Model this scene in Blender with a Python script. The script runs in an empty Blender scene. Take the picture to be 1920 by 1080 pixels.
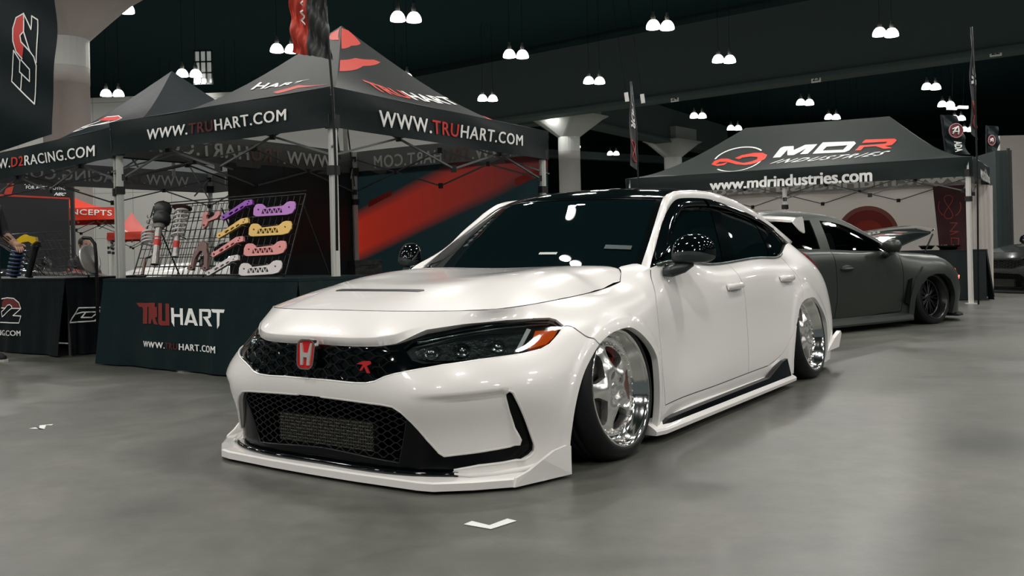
import bpy, bmesh, math, random
import numpy as np
from mathutils import Vector, Matrix
from mathutils.geometry import delaunay_2d_cdt

random.seed(7)
SC = bpy.context.scene
COL = SC.collection
PI = math.pi

# ---------------------------------------------------------------- camera
CF, CU, CV, CH, CROLL = 1716.0, 975.0, 469.0, 0.92, -0.024
cam_d = bpy.data.cameras.new('camera')
cam = bpy.data.objects.new('camera', cam_d)
COL.objects.link(cam)
cam_d.sensor_width = 36.0
cam_d.lens = CF / 1920 * 36
cam_d.shift_x = (960 - CU) / 1920
cam_d.shift_y = (CV - 540) / 1920
cam_d.clip_start = 0.05
cam_d.clip_end = 400
cam.matrix_world = Matrix.Translation((0, 0, CH)) @ Matrix.Rotation(PI / 2, 4, 'X') @ Matrix.Rotation(CROLL, 4, 'Z')
SC.camera = cam
SC.view_settings.view_transform = 'Standard'
SC.view_settings.look = 'None'
SC.view_settings.exposure = 0.0
SC.view_settings.gamma = 1.0
SC.view_settings.use_curve_mapping = False

# ---------------------------------------------------------------- world: faint ambient of the hall
wd = bpy.data.worlds.new('world')
SC.world = wd
wd.use_nodes = True
wd.node_tree.nodes['Background'].inputs[0].default_value = (0.66, 0.80, 0.79, 1)
wd.node_tree.nodes['Background'].inputs[1].default_value = 0.095

LAMP_Z = 7.6      # height of the high-bay lamps
LAMP_W = 80.0    # watts of each lamp's own light (lights are built with the lamps)
LAMP_COL = (1.0, 0.97, 0.92)


def ray(u, v):
    a, b = u - CU, v - CV
    k = 1 + CROLL * CROLL
    a2, b2 = (a + CROLL * b) / k, (b - CROLL * a) / k
    return a2 / CF, -b2 / CF


def PW(u, v, y=None, z=None, x=None):
    """point of the place seen at photo position (u, v), at a known depth y, height z or sideways x"""
    a, b = ray(u, v)
    t = y if y is not None else ((z - CH) / b if z is not None else x / a)
    return Vector((a * t, t, CH + b * t))


def proj(P):
    P = np.asarray(P, float)
    a = CF * P[..., 0] / P[..., 1]
    b = CF * (CH - P[..., 2]) / P[..., 1]
    return np.stack([CU + a - CROLL * b, CV + b + CROLL * a], -1)


# ---------------------------------------------------------------- materials
MATS = {}


def M(name, col=(0.5, 0.5, 0.5), rough=0.5, metal=0.0, coat=0.0, emit=None, es=1.0, bump=0.0, bscale=40.0,
      var=0.0, vscale=6.0, alpha=1.0, spec=0.5, trans=0.0, sheen=0.0, tl=None):
    if name in MATS:
        return MATS[name]
    m = bpy.data.materials.new(name)
    m.use_nodes = True
    nt = m.node_tree
    b = nt.nodes['Principled BSDF']
    b.inputs['Base Color'].default_value = (*col, 1)
    b.inputs['Roughness'].default_value = rough
    b.inputs['Metallic'].default_value = metal
    b.inputs['Coat Weight'].default_value = coat
    b.inputs['Coat Roughness'].default_value = 0.03
    b.inputs['Specular IOR Level'].default_value = spec
    b.inputs['Transmission Weight'].default_value = trans
    b.inputs['Alpha'].default_value = alpha
    if sheen:
        b.inputs['Sheen Weight'].default_value = sheen
    if emit:
        b.inputs['Emission Color'].default_value = (*emit, 1)
        b.inputs['Emission Strength'].default_value = es
    tc = nt.nodes.new('ShaderNodeTexCoord')
    if var > 0 or bump > 0:
        n = nt.nodes.new('ShaderNodeTexNoise')
        n.inputs['Scale'].default_value = vscale if var > 0 else bscale
        n.inputs['Detail'].default_value = 6
        nt.links.new(tc.outputs['Object'], n.inputs['Vector'])
        if var > 0:
            mx = nt.nodes.new('ShaderNodeMix')
            mx.data_type = 'RGBA'
            mx.inputs[6].default_value = (*[c * (1 - var) for c in col], 1)
            mx.inputs[7].default_value = (*[min(1, c * (1 + var)) for c in col], 1)
            nt.links.new(n.outputs['Fac'], mx.inputs[0])
            nt.links.new(mx.outputs[2], b.inputs['Base Color'])
        if bump > 0:
            n2 = nt.nodes.new('ShaderNodeTexNoise')
            n2.inputs['Scale'].default_value = bscale
            n2.inputs['Detail'].default_value = 4
            nt.links.new(tc.outputs['Object'], n2.inputs['Vector'])
            bp = nt.nodes.new('ShaderNodeBump')
            bp.inputs['Strength'].default_value = bump
            bp.inputs['Distance'].default_value = 0.05
            nt.links.new(n2.outputs['Fac'], bp.inputs['Height'])
            nt.links.new(bp.outputs['Normal'], b.inputs['Normal'])
    if tl is not None:
        out = nt.nodes['Material Output']; tr_ = nt.nodes.new('ShaderNodeBsdfTranslucent'); tr_.inputs[0].default_value = (*tl[1], 1)
        ms = nt.nodes.new('ShaderNodeMixShader'); ms.inputs[0].default_value = tl[0]
        nt.links.new(b.outputs[0], ms.inputs[1]); nt.links.new(tr_.outputs[0], ms.inputs[2]); nt.links.new(ms.outputs[0], out.inputs[0])
    MATS[name] = m
    return m


PAINT = M('white_paint', (0.87, 0.85, 0.825), 0.32, coat=1.0)
FRAMEB = M('frame_black', (0.0015, 0.0025, 0.003), 0.16, spec=0.22)
GLOSSB = M('gloss_black', (0.002, 0.0035, 0.004), 0.05, spec=.42)
SATINB = M('satin_black', (0.008, 0.010, 0.011), 0.38, spec=.3)
GAPB = M('gap_black', (0.002, 0.002, 0.002), 0.8, spec=0.1)
GLASS = M('tinted_glass', (0.002, 0.006, 0.007), 0.015, spec=0.55)
CHROME = M('polished_chrome', (0.93, 0.93, 0.91), 0.10, metal=1.0)
ALU = M('machined_aluminium', (0.82, 0.82, 0.80), 0.24, metal=.92)
RUBBER = M('tyre_rubber', (0.006, 0.007, 0.008), 0.5, bump=0.04, bscale=90, spec=.3)
WELL = M('wheel_well', (0.003, 0.003, 0.003), 0.9, spec=0.1)
MESHB = M('grille_mesh_black', (0.012, 0.015, 0.017), 0.30)
WHITE_T = M('white_print', (0.93, 0.935, 0.91), 0.6)
RED_T = M('red_print', (0.62, 0.030, 0.022), 0.6)
DRED_T = M('dark_red_print', (0.16, 0.018, 0.018), 0.7)


# ---------------------------------------------------------------- object helpers
def tag(o, label=None, cat=None, group=None, kind=None):
    if label: o['label'] = label
    if cat: o['category'] = cat
    if group: o['group'] = group
    if kind: o['kind'] = kind
    return o


def empty(name, loc=(0, 0, 0), rz=0.0, label=None, cat=None, group=None):
    o = bpy.data.objects.new(name, None)
    o.location = loc
    o.rotation_euler = (0, 0, rz)
    o.empty_display_size = 0.1
    COL.objects.link(o)
    return tag(o, label, cat, group)


class MB:
    """collects faces (with optional smooth custom normals) for ONE mesh"""
    def __init__(self):
        self.v = []; self.f = []; self.n = []; self.m = []; self.sm = []

    def face(self, pts, nrm=None, mi=0, smooth=False):
        i = len(self.v)
        self.v += [tuple(p) for p in pts]
        self.f.append(tuple(range(i, i + len(pts))))
        self.n.append(nrm); self.m.append(mi); self.sm.append(smooth)

    def mesh(self, vs, fs, mi=0, smooth=False):
        i = len(self.v)
        self.v += [tuple(p) for p in vs]
        for f in fs:
            self.f.append(tuple(i + k for k in f)); self.n.append(None); self.m.append(mi); self.sm.append(smooth)

    def box(self, c, s, rot=None, mi=0):
        hx, hy, hz = s[0] / 2, s[1] / 2, s[2] / 2
        vs = [Vector((x, y, z)) for x in (-hx, hx) for y in (-hy, hy) for z in (-hz, hz)]
        if rot is not None: vs = [rot @ v for v in vs]
        c = Vector(c)
        self.mesh([v + c for v in vs], [(0, 1, 3, 2), (4, 6, 7, 5), (0, 4, 5, 1), (2, 3, 7, 6), (0, 2, 6, 4), (1, 5, 7, 3)], mi)

    def bar(self, a, b, r, n=6, mi=0, r2=None, smooth=True, caps=True):
        a = Vector(a); b = Vector(b); d = b - a
        if d.length < 1e-7: return
        d.normalize()
        up = Vector((0, 0, 1)) if abs(d.z) < 0.9 else Vector((1, 0, 0))
        x = d.cross(up).normalized(); y = d.cross(x)
        r2 = r if r2 is None else r2
        off = PI / 4 if n == 4 else 0
        vs = []
        for P, rr in ((a, r), (b, r2)):
            for k in range(n):
                t = 2 * PI * k / n + off
                vs.append(P + x * math.cos(t) * rr + y * math.sin(t) * rr)
        fs = [(k, (k + 1) % n, n + (k + 1) % n, n + k) for k in range(n)]
        self.mesh(vs, fs, mi, smooth and n > 4)
        if caps: self.mesh(vs, [tuple(range(n - 1, -1, -1)), tuple(range(n, 2 * n))], mi, False)

    def tube(self, pts, r, n=8, mi=0, closed=False):
        pts = [Vector(p) for p in pts]
        L = len(pts); rs = r if isinstance(r, (list, tuple)) else [r] * L
        vs = []; px = None
        for i, p in enumerate(pts):
            d = (pts[(i + 1) % L if closed else min(i + 1, L - 1)] - pts[(i - 1) % L if closed else max(i - 1, 0)])
            d.normalize()
            if px is None:
                up = Vector((0, 0, 1)) if abs(d.z) < 0.9 else Vector((1, 0, 0))
                px = d.cross(up)
            px = (px - d * px.dot(d)).normalized(); y = d.cross(px)
            for k in range(n):
                t = 2 * PI * k / n
                vs.append(p + (px * math.cos(t) + y * math.sin(t)) * rs[i])
        fs = []
        for i in range(L if closed else L - 1):
            j = (i + 1) % L
            for k in range(n):
                fs.append((i * n + k, i * n + (k + 1) % n, j * n + (k + 1) % n, j * n + k))
        if not closed: fs += [tuple(range(n - 1, -1, -1)), tuple((L - 1) * n + k for k in range(n))]
        self.mesh(vs, fs, mi, True)

    def lathe(self, prof, n=32, mi=0, T=None, smooth=True, axis='Z'):
        """prof: list of (radius, height)"""
        vs = []
        for r, h in prof:
            for k in range(n):
                t = 2 * PI * k / n
                p = Vector((r * math.cos(t), r * math.sin(t), h))
                vs.append(T @ p if T is not None else p)
        fs = []
        for i in range(len(prof) - 1):
            for k in range(n):
                fs.append((i * n + k, i * n + (k + 1) % n, (i + 1) * n + (k + 1) % n, (i + 1) * n + k))
        self.mesh(vs, fs, mi, smooth)

    def prism(self, poly, mapf, d, mi=0, nd=None):
        """poly 2-D outline -> solid slab between mapf(x,y,0) and mapf(x,y,d)"""
        tv, tf = tri(poly)
        i = len(tv)
        vs = [mapf(p[0], p[1], 0) for p in tv] + [mapf(p[0], p[1], d) for p in tv]
        fs = [tuple(f) for f in tf] + [tuple(i + k for k in reversed(f)) for f in tf]
        self.mesh(vs, fs, mi)
        n = len(poly)
        vs = [mapf(p[0], p[1], 0) for p in poly] + [mapf(p[0], p[1], d) for p in poly]
        self.mesh(vs, [(k, (k + 1) % n, n + (k + 1) % n, n + k) for k in range(n)], mi)

    def build(self, name, mats, parent=None, T=None):
        if not isinstance(mats, (list, tuple)): mats = [mats]
        me = bpy.data.meshes.new(name)
        vs = self.v if T is None else [tuple(T @ Vector(p)) for p in self.v]
        me.from_pydata(vs, [], self.f)
        for m in mats: me.materials.append(m)
        me.polygons.foreach_set('material_index', self.m)
        me.polygons.foreach_set('use_smooth', self.sm)
        if any(n is not None for n in self.n):
            me.update()
            ln = []
            for p, n in zip(me.polygons, self.n):
                if n is None: ln += [tuple(p.normal)] * p.loop_total
                else: ln += [tuple(q) for q in n]
            me.normals_split_custom_set(ln)
        me.update()
        o = bpy.data.objects.new(name, me)
        COL.objects.link(o)
        if parent is not None: o.parent = parent
        return o


def pip(poly, P):
    """vectorised point in polygon"""
    poly = np.asarray(poly, float); P = np.asarray(P, float)
    x, y = P[:, 0], P[:, 1]
    ins = np.zeros(len(P), bool)
    n = len(poly); j = n - 1
    for i in range(n):
        xi, yi = poly[i]; xj, yj = poly[j]
        if yi != yj:
            c = ((yi > y) != (yj > y)) & (x < (xj - xi) * (y - yi) / (yj - yi) + xi)
            ins ^= c
        j = i
    return ins


def tri(poly, holes=()):
    vs = [Vector(p[:2]) for p in poly]; es = [(i, (i + 1) % len(poly)) for i in range(len(poly))]
    for h in holes:
        b = len(vs); vs += [Vector(p[:2]) for p in h]; es += [(b + i, b + (i + 1) % len(h)) for i in range(len(h))]
    r = delaunay_2d_cdt(vs, es, [], 0, 1e-7)
    tv = [(p[0], p[1]) for p in r[0]]
    out = []
    cs = np.array([[sum(tv[k][0] for k in f) / 3, sum(tv[k][1] for k in f) / 3] for f in r[2]])
    ok = pip(poly, cs)
    for h in holes: ok &= ~pip(h, cs)
    return tv, [f for f, k in zip(r[2], ok) if k]


def resample(pts, step, closed=True):
    P = [np.asarray(p, float) for p in pts]
    if closed: P = P + [P[0]]
    out = []
    for a, b in zip(P[:-1], P[1:]):
        n = max(1, int(math.ceil(np.linalg.norm(b - a) / step)))
        out += [a + (b - a) * k / n for k in range(n)]
    if not closed: out.append(P[-1])
    return out


def crom(pts, n=6, closed=False):
    """smooth curve through points"""
    P = [np.asarray(p, float) for p in pts]; L = len(P); out = []
    rng = range(L) if closed else range(L - 1)
    for i in rng:
        if closed: p0, p1, p2, p3 = P[i - 1], P[i], P[(i + 1) % L], P[(i + 2) % L]
        else: p0, p1, p2, p3 = P[max(i - 1, 0)], P[i], P[i + 1], P[min(i + 2, L - 1)]
        for k in range(n):
            t = k / n
            out.append(0.5 * ((2 * p1) + (p2 - p0) * t + (2 * p0 - 5 * p1 + 4 * p2 - p3) * t * t + (3 * p1 - p0 - 3 * p2 + p3) * t ** 3))
    if not closed: out.append(P[-1])
    return out


def strip(line, w):
    """thin closed polygon of width w around a 2-D polyline"""
    P = [np.asarray(p, float) for p in line]; L = []; R = []
    for i, p in enumerate(P):
        d = P[min(i + 1, len(P) - 1)] - P[max(i - 1, 0)]
        d /= (np.linalg.norm(d) + 1e-9); n = np.array([-d[1], d[0]]) * w / 2
        L.append(p + n); R.append(p - n)
    return L + R[::-1]


class Spl:
    """cardinal cubic spline basis on knots k (natural ends)"""
    def __init__(s, k):
        s.k = np.asarray(k, float); n = len(s.k); h = np.diff(s.k)
        A = np.zeros((n, n)); R = np.zeros((n, n)); A[0, 0] = A[-1, -1] = 1
        for i in range(1, n - 1):
            A[i, i - 1] = h[i - 1]; A[i, i] = 2 * (h[i - 1] + h[i]); A[i, i + 1] = h[i]
            R[i, i - 1] = 6 / h[i - 1]; R[i, i + 1] = 6 / h[i]; R[i, i] = -R[i, i - 1] - R[i, i + 1]
        s.M = np.linalg.solve(A, R); s.h = h

    def B(s, x):
        x = np.clip(np.atleast_1d(np.asarray(x, float)), s.k[0], s.k[-1]); n = len(s.k)
        i = np.clip(np.searchsorted(s.k, x, side='right') - 1, 0, n - 2)
        h = s.h[i]; a = (s.k[i + 1] - x) / h; b = 1 - a
        out = ((a ** 3 - a) * h * h / 6)[:, None] * s.M[i] + ((b ** 3 - b) * h * h / 6)[:, None] * s.M[i + 1]
        r = np.arange(len(x)); out[r, i] += a; out[r, i + 1] += b
        return out


class Grid:
    """smooth surface through a tensor grid of points; G[col][row] = (X,Y,Z); out = +1/-1 flips the normal"""
    def __init__(s, G, sk, tk, out=1):
        s.G = np.asarray(G, float); s.S = Spl(sk); s.T = Spl(tk); s.out = out

    def ev(s, a, b):
        return np.einsum('ni,ijk,nj->nk', s.S.B(a), s.G, s.T.B(b))

    def nr(s, a, b):
        a = np.atleast_1d(a); b = np.atleast_1d(b); e = 1e-3
        a0 = np.clip(a, s.S.k[0] + e, s.S.k[-1] - e); b0 = np.clip(b, s.T.k[0] + e, s.T.k[-1] - e)
        n = np.cross(s.ev(a0 + e, b0) - s.ev(a0 - e, b0), s.ev(a0, b0 + e) - s.ev(a0, b0 - e))
        return s.out * n / (np.linalg.norm(n, axis=1)[:, None] + 1e-12)

    def trace(s, px, W, smin, smax, tmin=None, tmax=None):
        """photo outline -> (s,t) on this surface; W = 4x4 world matrix as numpy"""
        tmin = s.T.k[0] if tmin is None else tmin; tmax = s.T.k[-1] if tmax is None else tmax
        aa, bb = np.meshgrid(np.linspace(smin, smax, 160), np.linspace(tmin, tmax, 50), indexing='ij')
        aa = aa.ravel(); bb = bb.ravel()
        tw = lambda P: P @ W[:3, :3].T + W[:3, 3]
        P = tw(s.ev(aa, bb)); N = s.nr(aa, bb) @ W[:3, :3].T
        vis = ((P - np.array([0, 0, CH])) * N).sum(1) < 0.02
        Q = proj(P); Q[~vis] = 1e6
        out = []
        for q in px:
            q = np.asarray(q[:2], float)
            k = np.argmin(((Q - q) ** 2).sum(1)); a, b = aa[k], bb[k]
            for _ in range(12):
                e = 1e-4
                f0 = proj(tw(s.ev([a], [b])))[0]; r = f0 - q
                if np.abs(r).max() < 0.02: break
                Ja = (proj(tw(s.ev([a + e], [b])))[0] - f0) / e; Jb = (proj(tw(s.ev([a], [b + e])))[0] - f0) / e
                J = np.stack([Ja, Jb], 1)
                d = np.linalg.lstsq(J.T @ J + 1e-1 * np.eye(2), -J.T @ r, rcond=None)[0]
                d = np.clip(d, -0.06, 0.06)
                a = min(max(a + d[0], smin), smax); b = min(max(b + d[1], tmin), tmax)
            out.append(np.array([a, b]))
        return out


def paneling(surf, dom, polys, step, step_t=None):
    """one CDT over domain rectangle dom=(s0,s1,t0,t1) and all outlines; returns pts and {name: faces}
    polys: ordered list of (name, polygon); first match wins; rest = 'rest'"""
    s0, s1, t0, t1 = dom; step_t = step_t or step
    rect = resample([(s0, t0), (s1, t0), (s1, t1), (s0, t1)], step)
    vs = [Vector(p) for p in rect]; es = [(i, (i + 1) % len(rect)) for i in range(len(rect))]
    for nm, pl in polys:
        pl = [(min(max(p[0], s0), s1), min(max(p[1], t0), t1)) for p in pl]
        pl = resample(pl, step)
        b = len(vs); vs += [Vector(p) for p in pl]; es += [(b + i, b + (i + 1) % len(pl)) for i in range(len(pl))]
    for a in np.arange(s0 + step / 2, s1, step):
        for b in np.arange(t0 + step_t / 2, t1, step_t):
            vs.append(Vector((a, b)))
    r = delaunay_2d_cdt(vs, es, [], 0, 1e-5)
    V = np.array([[p[0], p[1]] for p in r[0]]); F = [tuple(f) for f in r[2]]
    C = np.array([V[list(f)].mean(0) for f in F])
    reg = np.full(len(F), -1)
    for k, (nm, pl) in enumerate(polys):
        if nm is None: continue
        m = pip(pl, C) & (reg < 0); reg[m] = k
    dic = {}
    for f, g in zip(F, reg):
        dic.setdefault('rest' if g < 0 else polys[g][0], []).append(f)
    return V, dic


def sheet(mb, surf, V, F, off=0.0, depth=0.02, mirror=False, mi=0, wall_mi=None, offf=None, wall_off=None):
    """adds faces F of param points V on surf, offset along the normal, with an inward wall on the border"""
    ids = sorted({i for f in F for i in f}); mp = {i: k for k, i in enumerate(ids)}
    st = V[ids]; P = surf.ev(st[:, 0], st[:, 1]); N = surf.nr(st[:, 0], st[:, 1])
    o = np.full(len(ids), off) if offf is None else offf(st, P)
    P = P + N * o[:, None]
    if offf is not None:
        e = 2e-3
        def fp(a, b):
            q = np.stack([a, b], 1); p = surf.ev(a, b); n = surf.nr(a, b); return p + n * offf(q, p)[:, None]
        a, b = st[:, 0], st[:, 1]
        n = np.cross(fp(a + e, b) - fp(a - e, b), fp(a, b + e) - fp(a, b - e)) * surf.out
        l = np.linalg.norm(n, axis=1)[:, None]
        N2 = np.where(l > 1e-12, n / (l + 1e-12), N)
        N2 = np.where((N2 * N).sum(1)[:, None] > 0.05, N2, N)
    else: N2 = N
    I = P - N * depth
    if wall_off is not None: I = surf.ev(st[:, 0], st[:, 1]) + N * wall_off
    sg = np.array([1, -1 if mirror else 1, 1])
    P = P * sg; N2 = N2 * sg; I = I * sg
    cnt = {}
    for f in F:
        g = [mp[i] for i in f]
        fn = np.cross(P[g[1]] - P[g[0]], P[g[2]] - P[g[0]])
        if fn @ N2[g].sum(0) < 0: g = g[::-1]
        mb.face([P[k] for k in g], [N2[k] for k in g], mi, True)
        for a, b in ((g[0], g[1]), (g[1], g[2]), (g[2], g[0])):
            cnt[(a, b)] = 1
    if depth > 0 or wall_off is not None:
        for (a, b) in cnt:
            if (b, a) not in cnt and not (abs(st[a][0]) < 1e-6 and abs(st[b][0]) < 1e-6):
                mb.face([P[b], P[a], I[a], I[b]], None, mi if wall_mi is None else wall_mi, False)

# ================================================================ WHITE CAR
CTH = 0.602
CAR_LOC = (-0.36, 4.55, 0.0)
CAR_RZ = math.atan2(-math.cos(CTH), -math.sin(CTH))
_c, _s = math.cos(CAR_RZ), math.sin(CAR_RZ)
CW = np.array([[_c, -_s, 0, CAR_LOC[0]], [_s, _c, 0, CAR_LOC[1]], [0, 0, 1, 0], [0, 0, 0, 1.0]])

# columns front centre -> side -> rear centre, rows bottom -> top; X forward, Y left, Z up
BODY = [
    [(.885, 0, .035), (.908, 0, .22), (.935, 0, .40), (.922, 0, .50), (.903, 0, .575), (.800, 0, .685)],
    [(.882, .34, .035), (.902, .34, .22), (.925, .34, .40), (.905, .34, .50), (.878, .34, .580), (.768, .33, .683)],
    [(.815, .60, .035), (.835, .605, .22), (.858, .61, .40), (.780, .60, .51), (.708, .570, .600), (.625, .57, .679)],
    [(.665, .765, .035), (.672, .775, .22), (.685, .785, .41), (.600, .745, .52), (.510, .682, .610), (.485, .672, .680)],
    [(.490, .866, .040), (.500, .880, .22), (.485, .885, .42), (.405, .838, .53), (.335, .775, .622), (.290, .708, .688)],
    [(.370, .925, .06), (.350, .938, .22), (.300, .935, .42), (.230, .912, .545), (.160, .845, .640), (.120, .728, .698)],
    [(-.04, .955, .07), (-.04, .968, .22), (-.04, .970, .42), (-.05, .955, .56), (-.07, .872, .668), (-.08, .743, .712)],
    [(-.42, .940, .07), (-.42, .952, .22), (-.42, .950, .42), (-.42, .930, .57), (-.42, .875, .690), (-.42, .740, .752)],
    [(-.62, .915, .07), (-.62, .925, .22), (-.62, .915, .42), (-.62, .905, .58), (-.62, .868, .712), (-.60, .805, .812)],
    [(-1.3, .900, .07), (-1.3, .915, .22), (-1.3, .910, .42), (-1.3, .900, .60), (-1.3, .868, .728), (-1.3, .800, .812)],
    [(-2.0, .905, .07), (-2.0, .915, .22), (-2.0, .910, .42), (-2.0, .900, .61), (-2.0, .868, .738), (-2.0, .785, .824)],
    [(-2.40, .930, .07), (-2.40, .940, .22), (-2.40, .935, .42), (-2.40, .915, .61), (-2.40, .866, .742), (-2.40, .772, .826)],
    [(-2.75, .955, .07), (-2.75, .967, .22), (-2.75, .966, .42), (-2.75, .935, .60), (-2.75, .862, .745), (-2.74, .752, .834)],
    [(-3.10, .945, .07), (-3.10, .955, .22), (-3.10, .950, .42), (-3.10, .915, .61), (-3.10, .835, .755), (-3.07, .690, .915)],
    [(-3.40, .880, .07), (-3.42, .890, .22), (-3.44, .885, .42), (-3.44, .845, .62), (-3.42, .765, .770), (-3.34, .630, .905)],
    [(-3.58, .640, .07), (-3.60, .640, .22), (-3.62, .640, .42), (-3.62, .600, .62), (-3.60, .540, .780), (-3.52, .450, .870)],
    [(-3.62, 0, .07), (-3.64, 0, .22), (-3.66, 0, .42), (-3.68, 0, .62), (-3.66, 0, .780), (-3.60, 0, .860)],
]
TK = [0, .16, .36, .47, .58, .70]
_full = [[(x, -y, z) for x, y, z in c] for c in BODY[:0:-1]] + BODY
_r2 = np.array([c[2] for c in BODY])
_sk = np.concatenate([[0], np.cumsum(np.linalg.norm(np.diff(_r2, axis=0), axis=1))])
SKN = _sk
WB = Grid(_full, np.concatenate([-_sk[:0:-1], _sk]), TK, out=1)
_n = WB.nr([1.0], [.3])[0]
if _n[1] < 0 and _n[0] < 0: WB.out = -1
if WB.nr([2.5], [.3])[0][1] < 0: WB.out = -WB.out
SMAX = _sk[-1]

# --- outlines read on the near half of the car (photo positions), traced onto the body surface
px_arch_f = [(1066.7, 862), (1066.7, 840), (1068, 818), (1075.5, 764), (1087.4, 714), (1102, 678.5), (1121.5, 646), (1140.7, 628), (1158.5, 619), (1179, 615), (1194, 622), (1209, 636), (1220.7, 652), (1228, 668), (1231, 684), (1233, 708), (1234, 738), (1233, 767), (1230, 794), (1226.7, 812), (1224, 830)]
px_arch_r = [(1480, 690), (1481.7, 672.4), (1486, 655), (1495.6, 619.6), (1502, 595.6), (1507.6, 579), (1516, 567.8), (1523, 561.3)]
px_grille = [(600, 642.5), (640, 645.5), (700, 645.5), (740, 640), (760, 633), (800, 618), (870, 607.5), (950, 600), (1000, 596.5), (1030, 595.5), (1043, 599), (1058, 611.5), (1048, 627), (1032, 645), (1015, 654.5), (980, 663), (900, 674), (830, 684), (780, 693), (740, 701), (720, 707), (702, 715.5), (685, 719), (660, 718.5), (620, 714)]
px_lamp = [(757, 652), (775, 638), (850, 620.5), (930, 607.5), (1000, 599.5), (1030, 598), (1041, 601), (1055, 612), (1045, 628), (1030, 643), (1013, 652), (980, 659), (850, 670), (790, 676), (768, 671)]
px_amber = [(1005, 617), (1049, 613.5), (1040, 629), (1026, 642), (993, 651)]
px_drl = [(989, 613), (997, 615), (976, 654), (967, 656)]
px_low = [(600, 744), (640, 749), (680, 754.5), (715, 759), (735, 763), (752, 774), (771, 792), (800, 826), (822, 851), (832, 857.5), (860, 855), (910, 848.5), (960, 840), (976, 834), (977, 826), (967, 806), (958, 777), (951, 748), (950, 738), (956, 732), (964, 736), (978, 765), (995, 808), (1005, 836), (1004, 847), (996, 856), (980, 865), (950, 871), (900, 877), (850, 886)]
px_mesh = [(600, 746), (640, 751), (680, 757), (715, 761.5), (733, 766), (748, 776), (757, 786), (750, 830), (741, 873), (700, 866), (640, 853), (600, 845)]
px_sideblade = [(951, 748), (956, 735), (960, 748), (970, 790), (974, 826), (966, 806), (957, 777)]
px_door_f = [(1220, 506), (1221.5, 523), (1226, 537), (1232, 580), (1238, 640), (1243, 700), (1248, 760)]
px_door_b = [(1248, 760), (1320, 731), (1380, 708.5), (1425, 691.5), (1441, 685.5)]
px_door_r = [(1441, 685.5), (1456, 674), (1470, 659), (1483, 633), (1493, 605), (1499, 583), (1503, 556), (1502, 535), (1494, 515), (1480, 500), (1465, 483)]
px_fender = [(1057, 611.5), (1071, 612), (1085, 621), (1098, 630), (1111, 636), (1116, 641), (1122, 647)]

def _tr(px, a, b): return WB.trace(px, CW, a, b)
S_ = lambda k: SKN[k]
t_arch_f = _tr(px_arch_f, S_(4), S_(8)); t_arch_f[0][1] = t_arch_f[-1][1] = -.01
t_arch_f = [np.array([t_arch_f[1][0], -.01])] + crom(t_arch_f[1:-1], 4) + [np.array([t_arch_f[-2][0], -.01])]
t_arch_r = _tr(px_arch_r, S_(10), S_(13))
# the rear arch has the outline of the front one, a little lower
_sf, _sr = SKN[6] - .04, SKN[12] - .015
t_arch_r = [np.array([p[0] - _sf + _sr, p[1] * .925 if p[1] > 0 else p[1]]) for p in t_arch_f]

def half0(tr):
    """near-half outline: close it on the centre line s=0"""
    tr = [p for p in tr if p[0] > 0.0]
    return tr
t_gr = _tr(px_grille, 0, S_(6)); t_gr = [np.array([0, t_gr[0][1]])] + t_gr + [np.array([0, t_gr[-1][1]])]
t_low = _tr(px_low, 0, S_(6)); t_low = [np.array([0, t_low[0][1]])] + t_low
_e = t_low[-1][0]
t_low += [np.array([_e - .03, -.01]), np.array([0, -.01])]
t_me = _tr(px_mesh, 0, S_(4)); t_me = [np.array([0, t_me[0][1]])] + t_me + [np.array([0, t_me[-1][1]])]
t_lamp = _tr(px_lamp, S_(1), S_(6))
t_amber = _tr(px_amber, S_(2), S_(6)); t_drl = _tr(px_drl, S_(2), S_(6))
t_df = _tr(px_door_f, S_(7), S_(9)); t_db = _tr(px_door_b, S_(7), S_(12)); t_dr = _tr(px_door_r, S_(9), S_(14))
t_fn = _tr(px_fender, S_(4), S_(7))
px_lip = [(600, 631), (640, 633), (700, 633), (740, 627.5), (775, 616), (810, 608.5)]
t_lip = _tr(px_lip, 0, S_(6)); t_lip = [np.array([0, t_lip[0][1]])] + t_lip
_gt = t_gr[:11]
_ls = np.array([p[0] for p in t_lip]); _lt = np.array([p[1] for p in t_lip]); _gs = np.array([p[0] for p in _gt]); _gtt = np.array([p[1] for p in _gt])
lip_poly = t_lip + [np.array([s, np.interp(s, _gs, _gtt)]) for s in np.linspace(t_lip[-1][0], 0, 12)]
# front / rear door split at the B pillar
_sb = SKN[9] + 0.36
_tb = min(t_db, key=lambda p: abs(p[0] - _sb))[1]
t_split = [np.array([_sb, t]) for t in np.linspace(_tb - .0, .70, 12)]
door_all = [np.array([t_df[0][0], .70])] + t_df + t_db[1:] + t_dr[1:] + [np.array([t_dr[-1][0], .70])]
door_f = [p for p in door_all if p[0] <= _sb]
def clip_s(poly, s, keep_less):
    out = []; n = len(poly)
    for i in range(n):
        a, b = poly[i], poly[(i + 1) % n]
        ia, ib = ((a[0] <= s) == keep_less), ((b[0] <= s) == keep_less)
        if ia: out.append(a)
        if ia != ib:
            f = (s - a[0]) / (b[0] - a[0]); out.append(a + (b - a) * f)
    return out
door_f = clip_s(door_all, _sb, True); door_r = clip_s(door_all, _sb, False)

GW = .0065
gaps = [strip(crom(t_df, 4), GW), strip(crom(t_db, 3), GW), strip(crom(t_dr, 4), GW), strip(t_split, GW), strip(crom(t_fn, 4), GW * .8)]
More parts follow.
